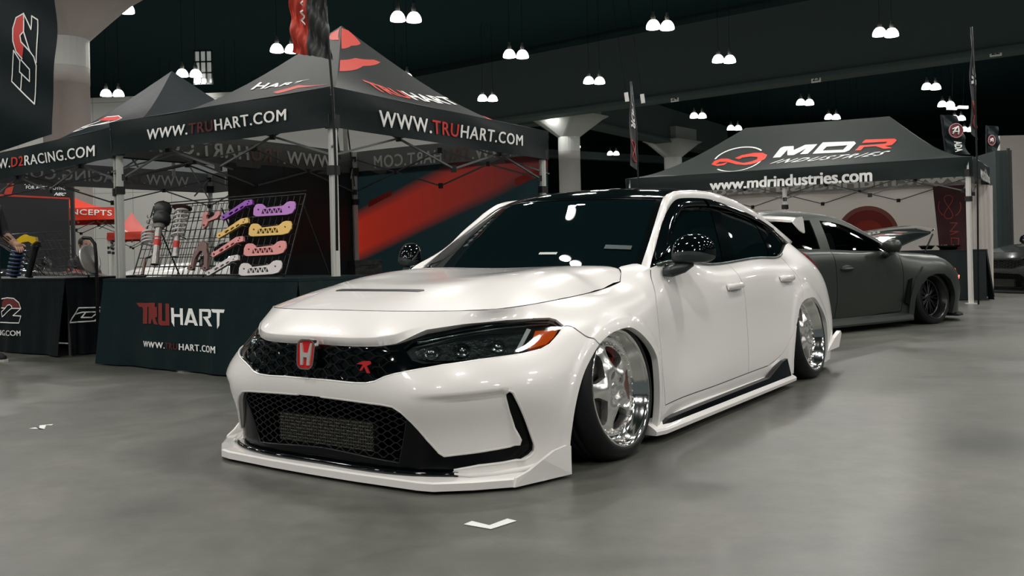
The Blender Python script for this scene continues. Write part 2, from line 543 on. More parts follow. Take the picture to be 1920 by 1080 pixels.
# arch flare ring: polygon grown around the arch
def grow(poly, d):
    c = np.array([np.mean([p[0] for p in poly]), 0.05]); out = []
    for p in poly:
        v = p - c; l = np.linalg.norm(v) + 1e-9
        out.append(np.array([p[0] + v[0] / l * d, p[1] + (v[1] / l * d if p[1] > 0 else 0)]))
    return out
t_fl_f = grow(t_arch_f, .045); t_fl_r = grow(t_arch_r, .045)

polys = [('arch_front', t_arch_f), ('arch_rear', t_arch_r), ('headlight', t_lamp), ('grille', t_gr), ('mesh', t_me), ('lower', t_low)]
polys += [('gap', g) for g in gaps] + [('rest', lip_poly)]
polys += [(None, strip(t_lip, .005)), (None, t_fl_f), (None, t_fl_r), (None, grow(t_arch_f, .068)), (None, grow(t_arch_r, .068)), (None, grow(t_arch_f, .030)), (None, grow(t_arch_r, .030)), ('door_f', door_f), ('door_r', door_r)]
V1, REG = paneling(WB, (0, SMAX, 0, .70), polys, .022)

car = empty('car', CAR_LOC, CAR_RZ, 'lowered glossy white hatchback with black roof, red front badge and deep polished wheels', 'car')

def body_off(st, P):
    """pressed relief of the bumper sides: shallow scoop in front of the side slit and rounded lower door"""
    o = np.zeros(len(st))
    # scoop leading into the side slit (between lower black frame and slit)
    s, t = st[:, 0], st[:, 1]
    sx = np.clip((s - S_(2) + .12) / .22, 0, 1) * np.clip((slit_s(t) - s) / .03, 0, 1)
    tz = np.clip((slit_top - t) / .035, 0, 1)
    o -= .022 * (sx * sx * (3 - 2 * sx)) * (tz * tz * (3 - 2 * tz)) * np.clip(t / .02 + 0.0, 0, 1)
    for A_ in (t_arch_f, t_arch_r):
        A2 = np.array(A_); c = A2.mean(0); near = np.abs(s - c[0]) < .62
        if near.any():
            q = np.stack([s[near], t[near]], 1); a = A2[:-1]; b = A2[1:]; ab = b - a; L2 = (ab ** 2).sum(1) + 1e-12
            u = np.clip(((q[:, None] - a[None]) * ab[None]).sum(2) / L2, 0, 1); d = np.linalg.norm(q[:, None] - (a[None] + ab[None] * u[..., None]), axis=2).min(1)
            k_ = 1 - np.clip((d - .030) / .040, 0, 1); o[near] += .009 * k_ * k_ * (3 - 2 * k_)
    tc = np.interp(s, _ls, _lt); tg = np.interp(s, _gs, _gtt)
    fade = np.clip((_ls[-1] - s) / .16, 0, 1); fade = fade * fade * (3 - 2 * fade)
    o -= .026 * fade * np.clip((tc - t) / np.maximum(tc - tg, .004), 0, 1) * (t > tg - .012)
    return o
_sl = WB.trace([(956, 732), (978, 834)], CW, 0, S_(6))
slit_top = _sl[0][1] + .012
def slit_s(t): return _sl[0][0] + (_sl[1][0] - _sl[0][0]) * np.clip((_sl[0][1] - t) / (_sl[0][1] - _sl[1][1]), -1, 1.3) + .004

def both(name, reg, mat, off=0.0, depth=.02, offf=None, parent=None, mi=0, one=True, wall_off=None):
    F = REG.get(reg, [])
    if one:
        mb = MB()
        sheet(mb, WB, V1, F, off, depth, False, 0, None, offf, wall_off); sheet(mb, WB, V1, F, off, depth, True, 0, None, offf, wall_off)
        return mb.build(name, mat, parent or car)
    out = []
    for m in (False, True):
        mb = MB(); sheet(mb, WB, V1, F, off, depth, m, 0, None, offf, wall_off); out.append(mb.build(name, mat, parent or car))
    return out

both('body_shell', 'rest', PAINT, offf=body_off, depth=.03)
both('panel_gap', 'gap', GAPB, off=-.006, depth=0)
drF = both('front_door', 'door_f', PAINT, offf=body_off, depth=.02, one=False)
drR = both('rear_door', 'door_r', PAINT, offf=body_off, depth=.02, one=False)
both('front_grille', 'grille', GLOSSB, off=-.030, depth=0)
both('lower_intake_frame', 'lower', FRAMEB, off=-.028, depth=0)
for nm_, pl_, r_ in (('opening_edge', t_low[1:-2], .0065), ('opening_edge', t_gr[12:], .0045)):
    mb = MB()
    for mir in (False, True):
        q = resample(pl_, .02, False); A_ = np.array(q)
        P_ = WB.ev(A_[:, 0], A_[:, 1]) + WB.nr(A_[:, 0], A_[:, 1]) * (body_off(A_, None) - r_ * .8)[:, None]
        mb.tube([Vector((p[0], -p[1] if mir else p[1], p[2])) for p in P_], r_, 8)
    mb.build(nm_, PAINT, car)
both('intake_backing', 'mesh', GAPB, off=-.22, depth=0, wall_off=-.03)

# --- headlights: dark bucket, reflector modules, amber block, white light guide, clear lens
LENS = bpy.data.materials.new('clear_lens'); LENS.use_nodes = True
_nt = LENS.node_tree; _b = _nt.nodes['Principled BSDF']; _b.inputs['Base Color'].default_value = (.8, .85, .85, 1); _b.inputs['Roughness'].default_value = .02
_tp = _nt.nodes.new('ShaderNodeBsdfTransparent'); _tp.inputs[0].default_value = (.75, .80, .80, 1)
_gl = _nt.nodes.new('ShaderNodeBsdfGlossy'); _gl.inputs['Roughness'].default_value = .03
_fr = _nt.nodes.new('ShaderNodeFresnel'); _fr.inputs[0].default_value = 1.5
_mx = _nt.nodes.new('ShaderNodeMixShader')
_nt.links.new(_fr.outputs[0], _mx.inputs[0]); _nt.links.new(_tp.outputs[0], _mx.inputs[1]); _nt.links.new(_gl.outputs[0], _mx.inputs[2])
_nt.links.new(_mx.outputs[0], _nt.nodes['Material Output'].inputs[0])
AMBER = M('amber_lens', (.85, .13, .015), .15, coat=1, emit=(.9, .12, .01), es=.12)
DRL = M('light_guide_white', (.72, .76, .74), .25)
BUCKET = M('lamp_bucket', (.018, .024, .025), .25, coat=.5)
REFL = M('lamp_reflector', (.35, .38, .37), .18, metal=1.0)

def surf_patch(mb, grid, poly, off, mirror, depth=.01, step=.03):
    P = resample(poly, step); es = [(i, (i + 1) % len(P)) for i in range(len(P))]
    vs = [Vector(p) for p in P]
    A = np.array(P); a0, a1 = A.min(0), A.max(0)
    for a in np.arange(a0[0] + step / 2, a1[0], step):
        for b in np.arange(a0[1] + step / 2, a1[1], step): vs.append(Vector((a, b)))
    r = delaunay_2d_cdt(vs, es, [], 0, 1e-6)
    V = np.array([[p[0], p[1]] for p in r[0]]); F = [tuple(f) for f in r[2]]
    C = np.array([V[list(f)].mean(0) for f in F]); ok = pip(A, C)
    sheet(mb, grid, V, [f for f, k in zip(F, ok) if k], off, depth, mirror)

def on(grid, s, t, off, mirror=False):
    p = grid.ev([s], [t])[0] + grid.nr([s], [t])[0] * off
    return Vector((p[0], -p[1] if mirror else p[1], p[2]))

for mir in (False, True):
    hl = MB(); surf_patch(hl, WB, t_lamp, -.045, mir, 0); 
    hl = hl.build('headlight', BUCKET, car)
    mb = MB(); sheet(mb, WB, V1, REG['headlight'], -.004, .012, mir); mb.build('lens', LENS, hl)
    mb = MB(); surf_patch(mb, WB, t_amber, -.012, mir, .02); mb.build('turn_signal', AMBER, hl)
    mb = MB(); surf_patch(mb, WB, t_drl, -.010, mir, .02); mb.build('light_guide', DRL, hl)
    mb = MB(); surf_patch(mb, WB, WB.trace([(775, 653), (800, 642), (850, 633), (930, 622), (984, 616), (968, 655), (930, 660), (850, 666), (800, 669), (778, 665)], CW, 0, S_(6)), -.038, mir, 0, .02); mb.build('reflector_bowl', M('reflector_grey', (.10, .12, .12), .22, metal=.8, bump=.9, bscale=38), hl)
    # three projector modules with stepped reflector fins
    mids = WB.trace([(808, 654), (868, 648), (935, 640)], CW, 0, S_(6))
    for q, (s, t) in enumerate(mids):
        mb = MB()
        c = on(WB, s, t, -.034, mir); n = Vector(WB.nr([s], [t])[0]); n.y *= (-1 if mir else 1)
        T = Matrix.Translation(c) @ n.to_track_quat('Z', 'Y').to_matrix().to_4x4()
        mb.lathe([(.034, .0), (.032, .010), (.024, .006), (.022, .013), (.013, .019), (.001, .021)], 20, 0, T)
        for k in range(5):
            a = on(WB, s - .035 + .004 * k, t + .018 - .009 * k, -.026, mir); b = on(WB, s + .04 - .002 * k, t + .020 - .009 * k, -.026, mir)
            mb.bar(a, b, .0016, 4)
        mb.build('projector_module', REFL, hl)
    top = WB.trace([(782, 640), (850, 626), (930, 613), (1000, 605.5), (1032, 604)], CW, 0, S_(6))
    mb = MB()
    pts = [on(WB, p[0], p[1], -.016, mir) for p in crom(top, 5)]
    mb.tube(pts, .0055, 6); mb.build('chrome_brow', REFL, hl)

# --- honeycomb bars of the upper grille, woven mesh of the lower intake
def honey(mb, grid, poly, cw, ch, fl, r, off, mirror):
    """flat-topped six-sided cells, clipped by the outline"""
    A = np.array(poly); a1 = A.max(0); b0 = A.min(0)[1]
    E = []; sp = cw / 2 + fl * cw / 2
    for i in range(0, int(a1[0] / sp) + 3):
        for j in range(-1, int((a1[1] - b0) / ch) + 3):
            c = np.array([i * sp, b0 + (j + (.5 if i % 2 else 0)) * ch])
            tl, tr_, rt, br = c + (-fl * cw / 2, ch / 2), c + (fl * cw / 2, ch / 2), c + (cw / 2, 0), c + (fl * cw / 2, -ch / 2)
            E += [(tl, tr_), (tr_, rt), (rt, br)]
    E = [(np.array([abs(a[0]), a[1]]), np.array([abs(b[0]), b[1]])) for a, b in E]
    ok = pip(A, np.array([a * .85 + b * .15 for a, b in E])) & pip(A, np.array([a * .15 + b * .85 for a, b in E]))
    for (a, b), k in zip(E, ok):
        if k:
            mb.bar(on(grid, a[0], a[1], off, mirror), on(grid, b[0], b[1], off, mirror), r, 4, caps=False)
_gm = [p for p in t_gr]
_lim = WB.trace([(745, 672)], CW, 0, S_(4))[0][0]
t_gmesh = clip_s(_gm, _lim, True)
mb = MB()
for mir in (False, True): honey(mb, WB, t_gmesh, .088, .050, .36, .0036, -.014, mir)
for mir in (False, True): mb.tube([on(WB, p[0], p[1] + .004, -.012, mir) for p in resample(t_gr[14:], .03, False)], .004, 6)
mb.build('grille_mesh', GLOSSB, car)
mb = MB()
for mir in (False, True): honey(mb, WB, t_me, .056, .027, .22, .0022, -.034, mir)
for mir in (False, True): mb.tube([on(WB, p[0], p[1], -.032, mir) for p in resample(t_me[1:], .03, False)], .004, 6)
mb.build('intake_mesh', MESHB, car)
# intercooler behind the mesh
FIN = M('intercooler_metal', (.17, .165, .14), .40, metal=.7)
mb = MB()
mb.box((.80, -.03, .17), (.03, .56, .12))
for k in range(9): mb.bar((.818, -.31, .115 + k * .0137), (.818, .25, .115 + k * .0137), .004, 6)
for k in range(40): mb.box((.818, -.30 + k * .0138, .17), (.006, .003, .12))
mb.build('intercooler', FIN, car)

# --- front badge (red shield with chrome rim and letter) and small red badge
RED_G = M('badge_red', (.55, .012, .012), .12, coat=1)
s_e, t_e = WB.trace([(574.5, 662)], CW, -S_(2), S_(2))[0]
ec = Vector((.925, 0, .512))
def rr(w, h, r, n=6, taper=0.0, bx=0.06):
    out = []
    for cx_, cy_, a0 in ((1, 1, 0), (-1, 1, 90), (-1, -1, 180), (1, -1, 270)):
        for k in range(n + 1):
            a = math.radians(a0 + 90 * k / n)
            x = cx_ * (w / 2 - r) + r * math.cos(a); y = cy_ * (h / 2 - r) + r * math.sin(a)
            x *= 1 + taper * y / h
            out.append((x, y))
    return out
em = lambda x, y, d: ec + Vector((d - y * .12, x, y))
eb = MB(); eb.prism(rr(.098, .118, .030, taper=.14), em, .014); eb = eb.build('front_badge', RED_G, car)
mb = MB(); _o = rr(.104, .124, .032, taper=.14); _i = rr(.094, .114, .029, taper=.14)
for i in range(len(_o)):
    j = (i + 1) % len(_o)
    for d0, d1, A, B in ((.020, .020, _o, _i), (.0, .020, _o, _o), (.020, .012, _i, _i)):
        mb.face([em(*A[i], d0), em(*A[j], d0), em(*B[j], d1), em(*B[i], d1)])
mb.build('chrome_rim', CHROME, eb)
Hp = [(0, 0), (-.027, .046), (-.015, .006), (.015, .006), (.027, .046), (.036, .045), (.026, -.044), (.012, -.044), (.011, -.012), (-.011, -.012), (-.012, -.044), (-.026, -.044), (-.036, .045)]
mb = MB(); mb.prism([(x * .98, y) for x, y in Hp[1:]], lambda x, y, d: em(x, y, .014 + d), .007); mb.build('chrome_letter', M('letter_silver', (.85, .83, .80), .2, metal=.6), eb)
# little R badge on the grille
sb, tb = WB.trace([(684, 688)], CW, 0, S_(3))[0]
bc = on(WB, sb, tb, 0.0); bn = Vector(WB.nr([sb], [tb])[0]); bt = Vector((0, 0, 1)).cross(bn).normalized(); bu = bn.cross(bt)
rb = [(-.045, .012), (-.01, .026), (.03, .028), (.036, .014), (.014, .004), (.034, -.028), (.018, -.028), (.0, .0), (-.012, -.018), (-.024, -.018), (-.008, .010)]
mb = MB(); mb.prism([(x * .85, y * .85) for x, y in rb], lambda x, y, d: bc + bt * x + bu * y + bn * d, .006)
mb.build('red_badge', M('small_badge_red', (.45, .02, .02), .2, coat=1), car)

# --- hood: smooth height surface over (X,Y)
def tps_fit(P, Z):
    P = np.asarray(P, float); n = len(P)
    d = np.linalg.norm(P[:, None] - P[None], axis=2); K = np.where(d > 0, d * d * np.log(d + 1e-12), 0)
    A = np.zeros((n + 3, n + 3)); A[:n, :n] = K + 1e-5 * np.eye(n); A[:n, n] = 1; A[:n, n + 1:] = P; A[n, :n] = 1; A[n + 1:, :n] = P.T
    w = np.linalg.solve(A, np.concatenate([Z, [0, 0, 0]]))
    def f(Q):
        Q = np.atleast_2d(Q); d = np.linalg.norm(Q[:, None] - P[None], axis=2); K = np.where(d > 0, d * d * np.log(d + 1e-12), 0)
        return K @ w[:n] + w[n] + Q @ w[n + 1:]
    return f
s7 = SKN[7]
hb = WB.ev(np.linspace(0, s7, 40), np.full(40, .70))
hc = [tuple(p) for p in hb[::3]]
hc += [(-.50, .70, .793), (-.545, .665, .812), (-.60, .45, .826), (-.64, .2, .830), (-.65, 0, .831)]
hi = [(.66, 0, .722), (.63, .3, .722), (.5, 0, .752), (.48, .3, .753), (.45, .5, .738), (.2, 0, .784), (.2, .3, .790), (.18, .5, .786), (.12, .62, .760),
      (-.1, 0, .806), (-.1, .3, .812), (-.12, .55, .812), (-.16, .66, .775), (-.4, 0, .822), (-.4, .3, .827), (-.4, .56, .825), (-.41, .67, .800)]
hp = [(x, y, z) for x, y, z in hc + hi]; hp += [(x, -y, z) for x, y, z in hp if y > 0.01]
hp = np.array(hp); HF = tps_fit(hp[:, :2], hp[:, 2])
class HSurf:
    out = 1
    def ev(s, a, b):
        a = np.atleast_1d(a); b = np.atleast_1d(b); Q = np.stack([a, b], 1); return np.column_stack([Q, HF(Q)])
    def nr(s, a, b):
        e = 1e-3; a = np.atleast_1d(np.asarray(a, float)); b = np.atleast_1d(np.asarray(b, float))
        dx = (s.ev(a + e, b)[:, 2] - s.ev(a - e, b)[:, 2]) / (2 * e); dy = (s.ev(a, b + e)[:, 2] - s.ev(a, b - e)[:, 2]) / (2 * e)
        n = np.stack([-dx, -dy, np.ones(len(a))], 1); return n / np.linalg.norm(n, axis=1)[:, None]
HS = HSurf()
CWi = np.linalg.inv(CW)
def hood_hit(u, v):
    a, b = ray(u, v); o = CWi @ np.array([0, 0, CH, 1]); d = CWi @ np.array([a, 1, b, 0])
    ts = np.linspace(1.5, 6, 3000); P = o[:3] + ts[:, None] * d[:3]
    ok = (P[:, 0] < .82) & (P[:, 0] > -.7) & (abs(P[:, 1]) < .76)
    dz = P[:, 2] - HF(P[:, :2]); k = np.where(ok & (dz < 0))[0]
    return P[k[0], :2]
s5 = 0.0
edge = [np.array([p[0] - .006 * (1 if p[0] > .3 else 0), p[1] - (.0045 if p[0] < .6 else 0)]) for p in hb]
rear = [np.array([-.50, .70]), np.array([-.545, .665]), np.array([-.60, .45]), np.array([-.64, .2])]
hood_poly = [np.array(p) for p in edge] + rear + [np.array([-.65, 0])] + [np.array([p[0], -p[1]]) for p in rear[::-1]] + [np.array([p[0], -p[1]]) for p in edge[::-1][:-1]]
vent = [hood_hit(u, v) for u, v in [(617, 546.0), (632, 542.2), (700, 541.6), (780, 543), (804, 546.2), (780, 548.4), (700, 548.8), (632, 548.2)]]
_vx = np.mean([p[0] for p in vent]); _vy = max(abs(p[1]) for p in vent)
vent = [np.array([_vx + (.022 if i in (5, 6, 7) else (-.022 if i in (1, 2, 3) else 0)), p]) for i, p in enumerate([-.27, -.25, 0, .25, .27, .25, 0, -.25])]
Vh, RH = paneling(HS, (-.68, .82, -.78, .78), [('vent', vent), ('hood', hood_poly)], .03)
def hood_off(st, P):
    x, y = st[:, 0], np.abs(st[:, 1])
    yr = .40 + .10 * np.clip((.55 - x) / .9, 0, 1)        # pressed ridge line running back along each side
    w = np.clip((.62 - x) / .25, 0, 1)
    d = (y - yr) / .035
    return .004 * w / (1 + np.exp(np.clip(d / 1.8, -30, 30) * 1.6)) - .0035 * w * 0
hd = MB(); sheet(hd, HS, Vh, RH['hood'], 0, .02, False, 0, 1, hood_off); hd = hd.build('hood', [PAINT, GAPB], car)
mb = MB(); sheet(mb, HS, Vh, RH['vent'], -.012, 0); 
for k in range(14): mb.bar((_vx + .02, -.24 + k * .037, .0), (_vx + .02, -.24 + k * .037, .001), .001)
mb2 = MB(); sheet(mb2, HS, Vh, RH['vent'], .003, 0.01); mb2.build('hood_vent', SATINB, hd)
# dark seam bed beneath the hood edge
mb = MB(); ee = [np.array([p[0], p[1], p[2]]) for p in hb]
for i in range(len(ee) - 1):
    for sg in (1, -1):
        f = [(a[0], a[1] * sg, a[2] - .010) for a in (ee[i], ee[i + 1])]
        g = [(a[0] - .03, (a[1] - .02) * sg, a[2] - .010) for a in (ee[i + 1], ee[i])]
        mb.face(f + g)
mb.build('hood_seam', GAPB, car)

# fender-to-pillar cap behind the hood corner
capA = WB.ev(np.linspace(SKN[7], SKN[8], 8), np.full(8, .70))
capB = np.array(crom([(-.424, .736, .750), (-.47, .722, .775), (-.52, .70, .803), (-.60, .70, .822), (-.652, .735, .829)], 2))[:8]
capB = np.array([np.array(crom([(-.422, .739, .758), (-.502, .702, .803), (-.550, .668, .823), (-.66, .70, .838)], 8))[int(round(i * 24 / 7))] for i in range(8)])
for sg in (1,):
    for m in (1, -1):
        mb = MB()
        rows = [[capA[i] * (1 - q) + capB[i] * q + np.array([0, 0, .004 * q * (1 - q) * 4 * min(1, i / 3)]) for q in np.linspace(0, 1, 5)] for i in range(8)]
        vs = [(p[0], p[1] * m, p[2]) for r in rows for p in r]
        fs = [(i * 5 + j, (i + 1) * 5 + j, (i + 1) * 5 + j + 1, i * 5 + j + 1) for i in range(7) for j in range(4)]
        if m < 0: fs = [f[::-1] for f in fs]
        mb.mesh(vs, fs, 0, True)
        mb.build('cowl_corner', PAINT, car)

# --- greenhouse top: windshield, roof, rear glass   columns: (edge, centre)
TOPC = [((-.56, .755, .775), (-.36, 0, .800)), ((-.652, .735, .829), (-.47, 0, .852)), ((-.881, .68, .967), (-.655, 0, .992)), ((-.998, .65, 1.051), (-.765, 0, 1.072)),
        ((-1.131, .61, 1.129), (-.875, 0, 1.146)), ((-1.252, .58, 1.197), (-.985, 0, 1.214)), ((-1.40, .555, 1.232), (-1.22, 0, 1.262)), ((-1.70, .55, 1.252), (-1.62, 0, 1.296)),
        ((-2.13, .55, 1.240), (-2.12, 0, 1.300)), ((-2.60, .55, 1.165), (-2.65, 0, 1.240)), ((-3.09, .57, 1.030), (-3.15, 0, 1.100)), ((-3.42, .60, .915), (-3.48, 0, .955)), ((-3.60, .62, .82), (-3.66, 0, .84))]
QK = [-1, -.75, -.4, 0, .4, .75, 1]
_w = np.arange(0, 6)
for _k, _n in ((0, 3), (1, 3)):
    _a = np.array([c[_k] for c in TOPC[:6]]); _f = np.column_stack([np.polyval(np.polyfit(_w, _a[:, j], 3), _w) for j in range(3)])
    for _i in range(6): TOPC[_i] = (tuple(_f[_i]), TOPC[_i][1]) if _k == 0 else (TOPC[_i][0], (_f[_i][0], 0, _f[_i][2]))
TG = []
for e, c in TOPC:
    row = []
    for q in QK:
        k = q * q
        row.append((c[0] + (e[0] - c[0]) * k, e[1] * q, c[2] + (e[2] - c[2]) * (k * .55 + .45 * k * k)))
    TG.append(row)
TS = Grid(TG, list(range(len(TOPC))), QK)
if TS.nr([6], [0])[0][2] < 0: TS.out = -1
HD = 5.0     # header line between windshield and roof
def rect(a, b, c, d): return [np.array(p) for p in ((a, c), (b, c), (b, d), (a, d))]
polysT = [('stripR', rect(0, HD, .955, 1.01)), ('stripL', rect(0, HD, -1.01, -.955)), ('header', rect(HD - .12, HD + .02, -1.01, 1.01)), ('windshield', rect(0, HD, -1.01, 1.01)), ('roof', rect(HD, 9.4, -1.01, 1.01)), ('rear_window', rect(9.5, 10.9, -.9, .9))]
VT, RT = paneling(TS, (0, 12, -1, 1), polysT, .12, .08)
mb = MB(); sheet(mb, TS, VT, RT['windshield'], -.004, .012); ws = mb.build('windshield', GLASS, car)
mb = MB(); sheet(mb, TS, VT, RT['stripR'] + RT['stripL'], 0, .01); sheet(mb, TS, VT, RT['header'], 0, .01); mb.build('windshield_trim', FRAMEB, ws)
mb = MB(); sheet(mb, TS, VT, RT['roof'], .002, .01); mb.build('roof', GLOSSB, car)
mb = MB(); sheet(mb, TS, VT, RT['rear_window'], -.002, .01); mb.build('rear_window', GLASS, car)
mb = MB(); sheet(mb, TS, VT, RT['rest'], 0, .01); mb.build('tailgate', PAINT, car)
# small stickers low on the windshield
def tpt(a, q, off): 
    p = TS.ev([a], [q])[0] + TS.nr([a], [q])[0] * off; return Vector(p)
for (a0, a1, q0, q1, mt, nm) in ((1.22, 1.34, .26, .40, M('sticker_silver', (.45, .48, .47), .5), 'windshield_sticker'), (1.55, 1.75, .72, .90, M('sticker_dark', (.03, .05, .05), .4), 'windshield_sticker')):
    mb = MB(); mb.face([tpt(a0, q0, .003), tpt(a0, q1, .003), tpt(a1, q1, .003), tpt(a1, q0, .003)]); mb.build(nm, mt, ws)

# --- side rail curves
E1 = np.array([(-.60, .752, .795)] + [e for e, c in TOPC[1:12]])
E2c = [(-.650, .792, .834), (-.861, .72, .928), (-.98, .69, 1.015), (-1.11, .658, 1.0905), (-1.185, .644, 1.131), (-1.265, .636, 1.173), (-1.345, .630, 1.195), (-1.45, .628, 1.204), (-1.62, .627, 1.210), (-1.832, .63, 1.207), (-2.093, .63, 1.181), (-2.443, .635, 1.135), (-2.676, .645, 1.086), (-2.823, .655, 1.044), (-2.971, .668, .991), (-3.071, .690, .916)]
E2 = np.array(E2c)
_x2 = Spl(-E2[:, 0])
def e2(x):
    w = _x2.B(-np.atleast_1d(x)); return w @ E2[:, 1], w @ E2[:, 2]
_sb2 = np.linspace(SKN[8], SKN[13], 400); _bp = WB.ev(_sb2, np.full(400, .70))
def belt(x):
    x = np.atleast_1d(x); xs = _bp[::-1, 0]; return np.interp(x, xs, _bp[::-1, 1]), np.interp(x, xs, _bp[::-1, 2])
class SideG:
    """side glass, param (X,Z)"""
    out = 1
    def ev(s, a, b):
        a = np.atleast_1d(np.asarray(a, float)); b = np.atleast_1d(np.asarray(b, float))
        yb, zb = belt(a); yt, zt = e2(a); k = (b - zb) / np.maximum(zt - zb, .03)
        k2 = np.clip(k, -.3, 1.3)
        return np.stack([a, yb + (yt - yb) * k2 + .05 * k2 * (1 - k2) * np.clip((zt - zb) / .3, 0, 1), b], 1)
    def nr(s, a, b):
        e = 2e-3; a = np.atleast_1d(np.asarray(a, float)); b = np.atleast_1d(np.asarray(b, float))
        dx = (s.ev(a + e, b)[:, 1] - s.ev(a - e, b)[:, 1]) / (2 * e); dz = (s.ev(a, b + e)[:, 1] - s.ev(a, b - e)[:, 1]) / (2 * e)
        n = np.stack([-dx, np.ones(len(a)), -dz], 1); return n / np.linalg.norm(n, axis=1)[:, None]
SG = SideG()
xs_ = np.linspace(-.635, -3.068, 60)
top_ = [np.array([x, e2(x)[1][0] + .001]) for x in xs_]; bot_ = [np.array([x, belt(x)[1][0] - .004]) for x in xs_[::-1]]
dlo = top_ + bot_
def sg_hit(u, v):
    """photo position -> (X,Z) on side glass"""
    a, b = ray(u, v); o = CWi @ np.array([0, 0, CH, 1]); d = CWi @ np.array([a, 1, b, 0])
    Y = .72
    for _ in range(30):
        t = (Y - o[1]) / d[1]; P = o[:3] + t * d[:3]; Y = .5 * Y + .5 * SG.ev(P[0], P[2])[0][1]
    return np.array([P[0], P[2]])
def inset(x0, x1, dt, db, n=30, r0=None):
    xs = np.linspace(x0, x1, n)
    return [np.array([x, e2(x)[1][0] - dt]) for x in xs] + [np.array([x, belt(x)[1][0] + db]) for x in xs[::-1]]
# panes (photo outlines)
pane_f = [sg_hit(u, v) for u, v in [(1243, 497), (1247, 478), (1256, 448), (1265, 425), (1275, 408), (1288, 396), (1302, 390.5), (1333, 391.5), (1344, 430), (1353, 466), (1356, 487)]]
pane_r = [sg_hit(u, v) for u, v in [(1352, 394), (1380, 399), (1405, 410), (1421, 424), (1432, 446), (1443, 478), (1378, 484.5), (1364, 440)]]
pane_c = [sg_hit(u, v) for u, v in [(1431, 421), (1447, 433), (1468, 455), (1461, 472), (1452, 476), (1446, 462), (1440, 443)]]
for mir in (False, True):
    Vs, RS = paneling(SG, (-3.10, -.60, .78, 1.25), [('pf', pane_f), ('pr', pane_r), ('pc', pane_c), ('frame', dlo)], .04)
    mb = MB(); sheet(mb, SG, Vs, RS['frame'], -.004, .012, mir); sf = mb.build('side_window_frame', GLOSSB, car)
    for k, nm in (('pf', 'front_side_window'), ('pr', 'rear_side_window'), ('pc', 'quarter_window')):
        mb = MB(); sheet(mb, SG, Vs, RS[k], -.009, 0, mir); mb.build(nm, GLASS, car)
    # smoked rain visors along the top of the doors
    for (xa, xb) in ((-.70, -1.66), (-1.70, -2.80)):
        mb = MB(); xs = np.linspace(xa, xb, 40); rows = []
        for x in xs:
            yt, zt = e2(x); zt = zt[0]; zb = belt(x)[1][0]; hgt = min(.058, (zt - zb) * .5)
            tp = SG.ev(x, zt - .002)[0]; n0 = SG.nr(x, zt - .02)[0]; lo = SG.ev(x, zt - hgt)[0]
            md = SG.ev(x, zt - hgt * .5)[0]
            rows.append([tp + n0 * .004, md + n0 * .020, lo + n0 * .024, lo + n0 * .020])
        vs = [(p[0], -p[1] if mir else p[1], p[2]) for r in rows for p in r]
        fs = [(i * 4 + j, i * 4 + j + 1, (i + 1) * 4 + j + 1, (i + 1) * 4 + j) for i in range(39) for j in range(3)]
        if mir: fs = [f[::-1] for f in fs]
        mb.mesh(vs, fs, 0, True); mb.build('rain_visor', GLOSSB, car)
    # bright dark moulding under the windows
    mb = MB(); xs = np.linspace(-.66, -2.80, 50)
    pts = [Vector((x, (-1 if mir else 1) * (belt(x)[0][0] + .002), belt(x)[1][0] + .004)) for x in xs]
    mb.tube(pts, .009, 8); mb.build('window_moulding', M('belt_moulding', (.10, .13, .125), .25, metal=.6), car)
    # white pillar and roof rail
    mb = MB(); nA = 70
    iE1 = Spl(range(len(E1))); 
    ea = iE1.B(np.linspace(0, len(E1) - 1, nA)) @ E1
    q2 = np.concatenate([[(-.605, .806, .800)], E2[:-1], _bp[_bp[:, 0] < -3.07][:1], WB.ev([SKN[13] + .12, SKN[14] - .02], [.70, .70])]); iE2 = Spl(np.concatenate([[0], np.cumsum(np.linalg.norm(np.diff(q2, axis=0), axis=1))]))
    # match by arc position
    dense = iE2.B(np.linspace(0, iE2.k[-1], 400)) @ q2
    tot = np.linspace(0, 1, nA)
    l1 = np.concatenate([[0], np.cumsum(np.linalg.norm(np.diff(ea, axis=0), axis=1))]); l1 /= l1[-1]
    idx = [int(round(x * 399)) for x in l1]
    rows = []
    for i in range(nA):
        a, b = ea[i], dense[idx[i]]
        r = []
        for q in np.linspace(0, 1, 9):
            p = a * (1 - q) + b * q
            o = np.array([0, .55, .83]); 
            if i < 26: o = np.array([.15, .75, .5])
            p = p + o / np.linalg.norm(o) * (.030 if i >= 26 else .008 + .022 * max(0, (i - 14) / 12)) * (4 * q * (1 - q)) ** .8
            r.append(p)
        rows.append(r)
    vs = [(p[0], -p[1] if mir else p[1], p[2]) for r in rows for p in r]
    fs = [(i * 9 + j, (i + 1) * 9 + j, (i + 1) * 9 + j + 1, i * 9 + j + 1) for i in range(nA - 1) for j in range(8)]
    if mir: fs = [f[::-1] for f in fs]
    mb.mesh(vs, fs, 0, True); mb.build('roof_rail', PAINT, car)

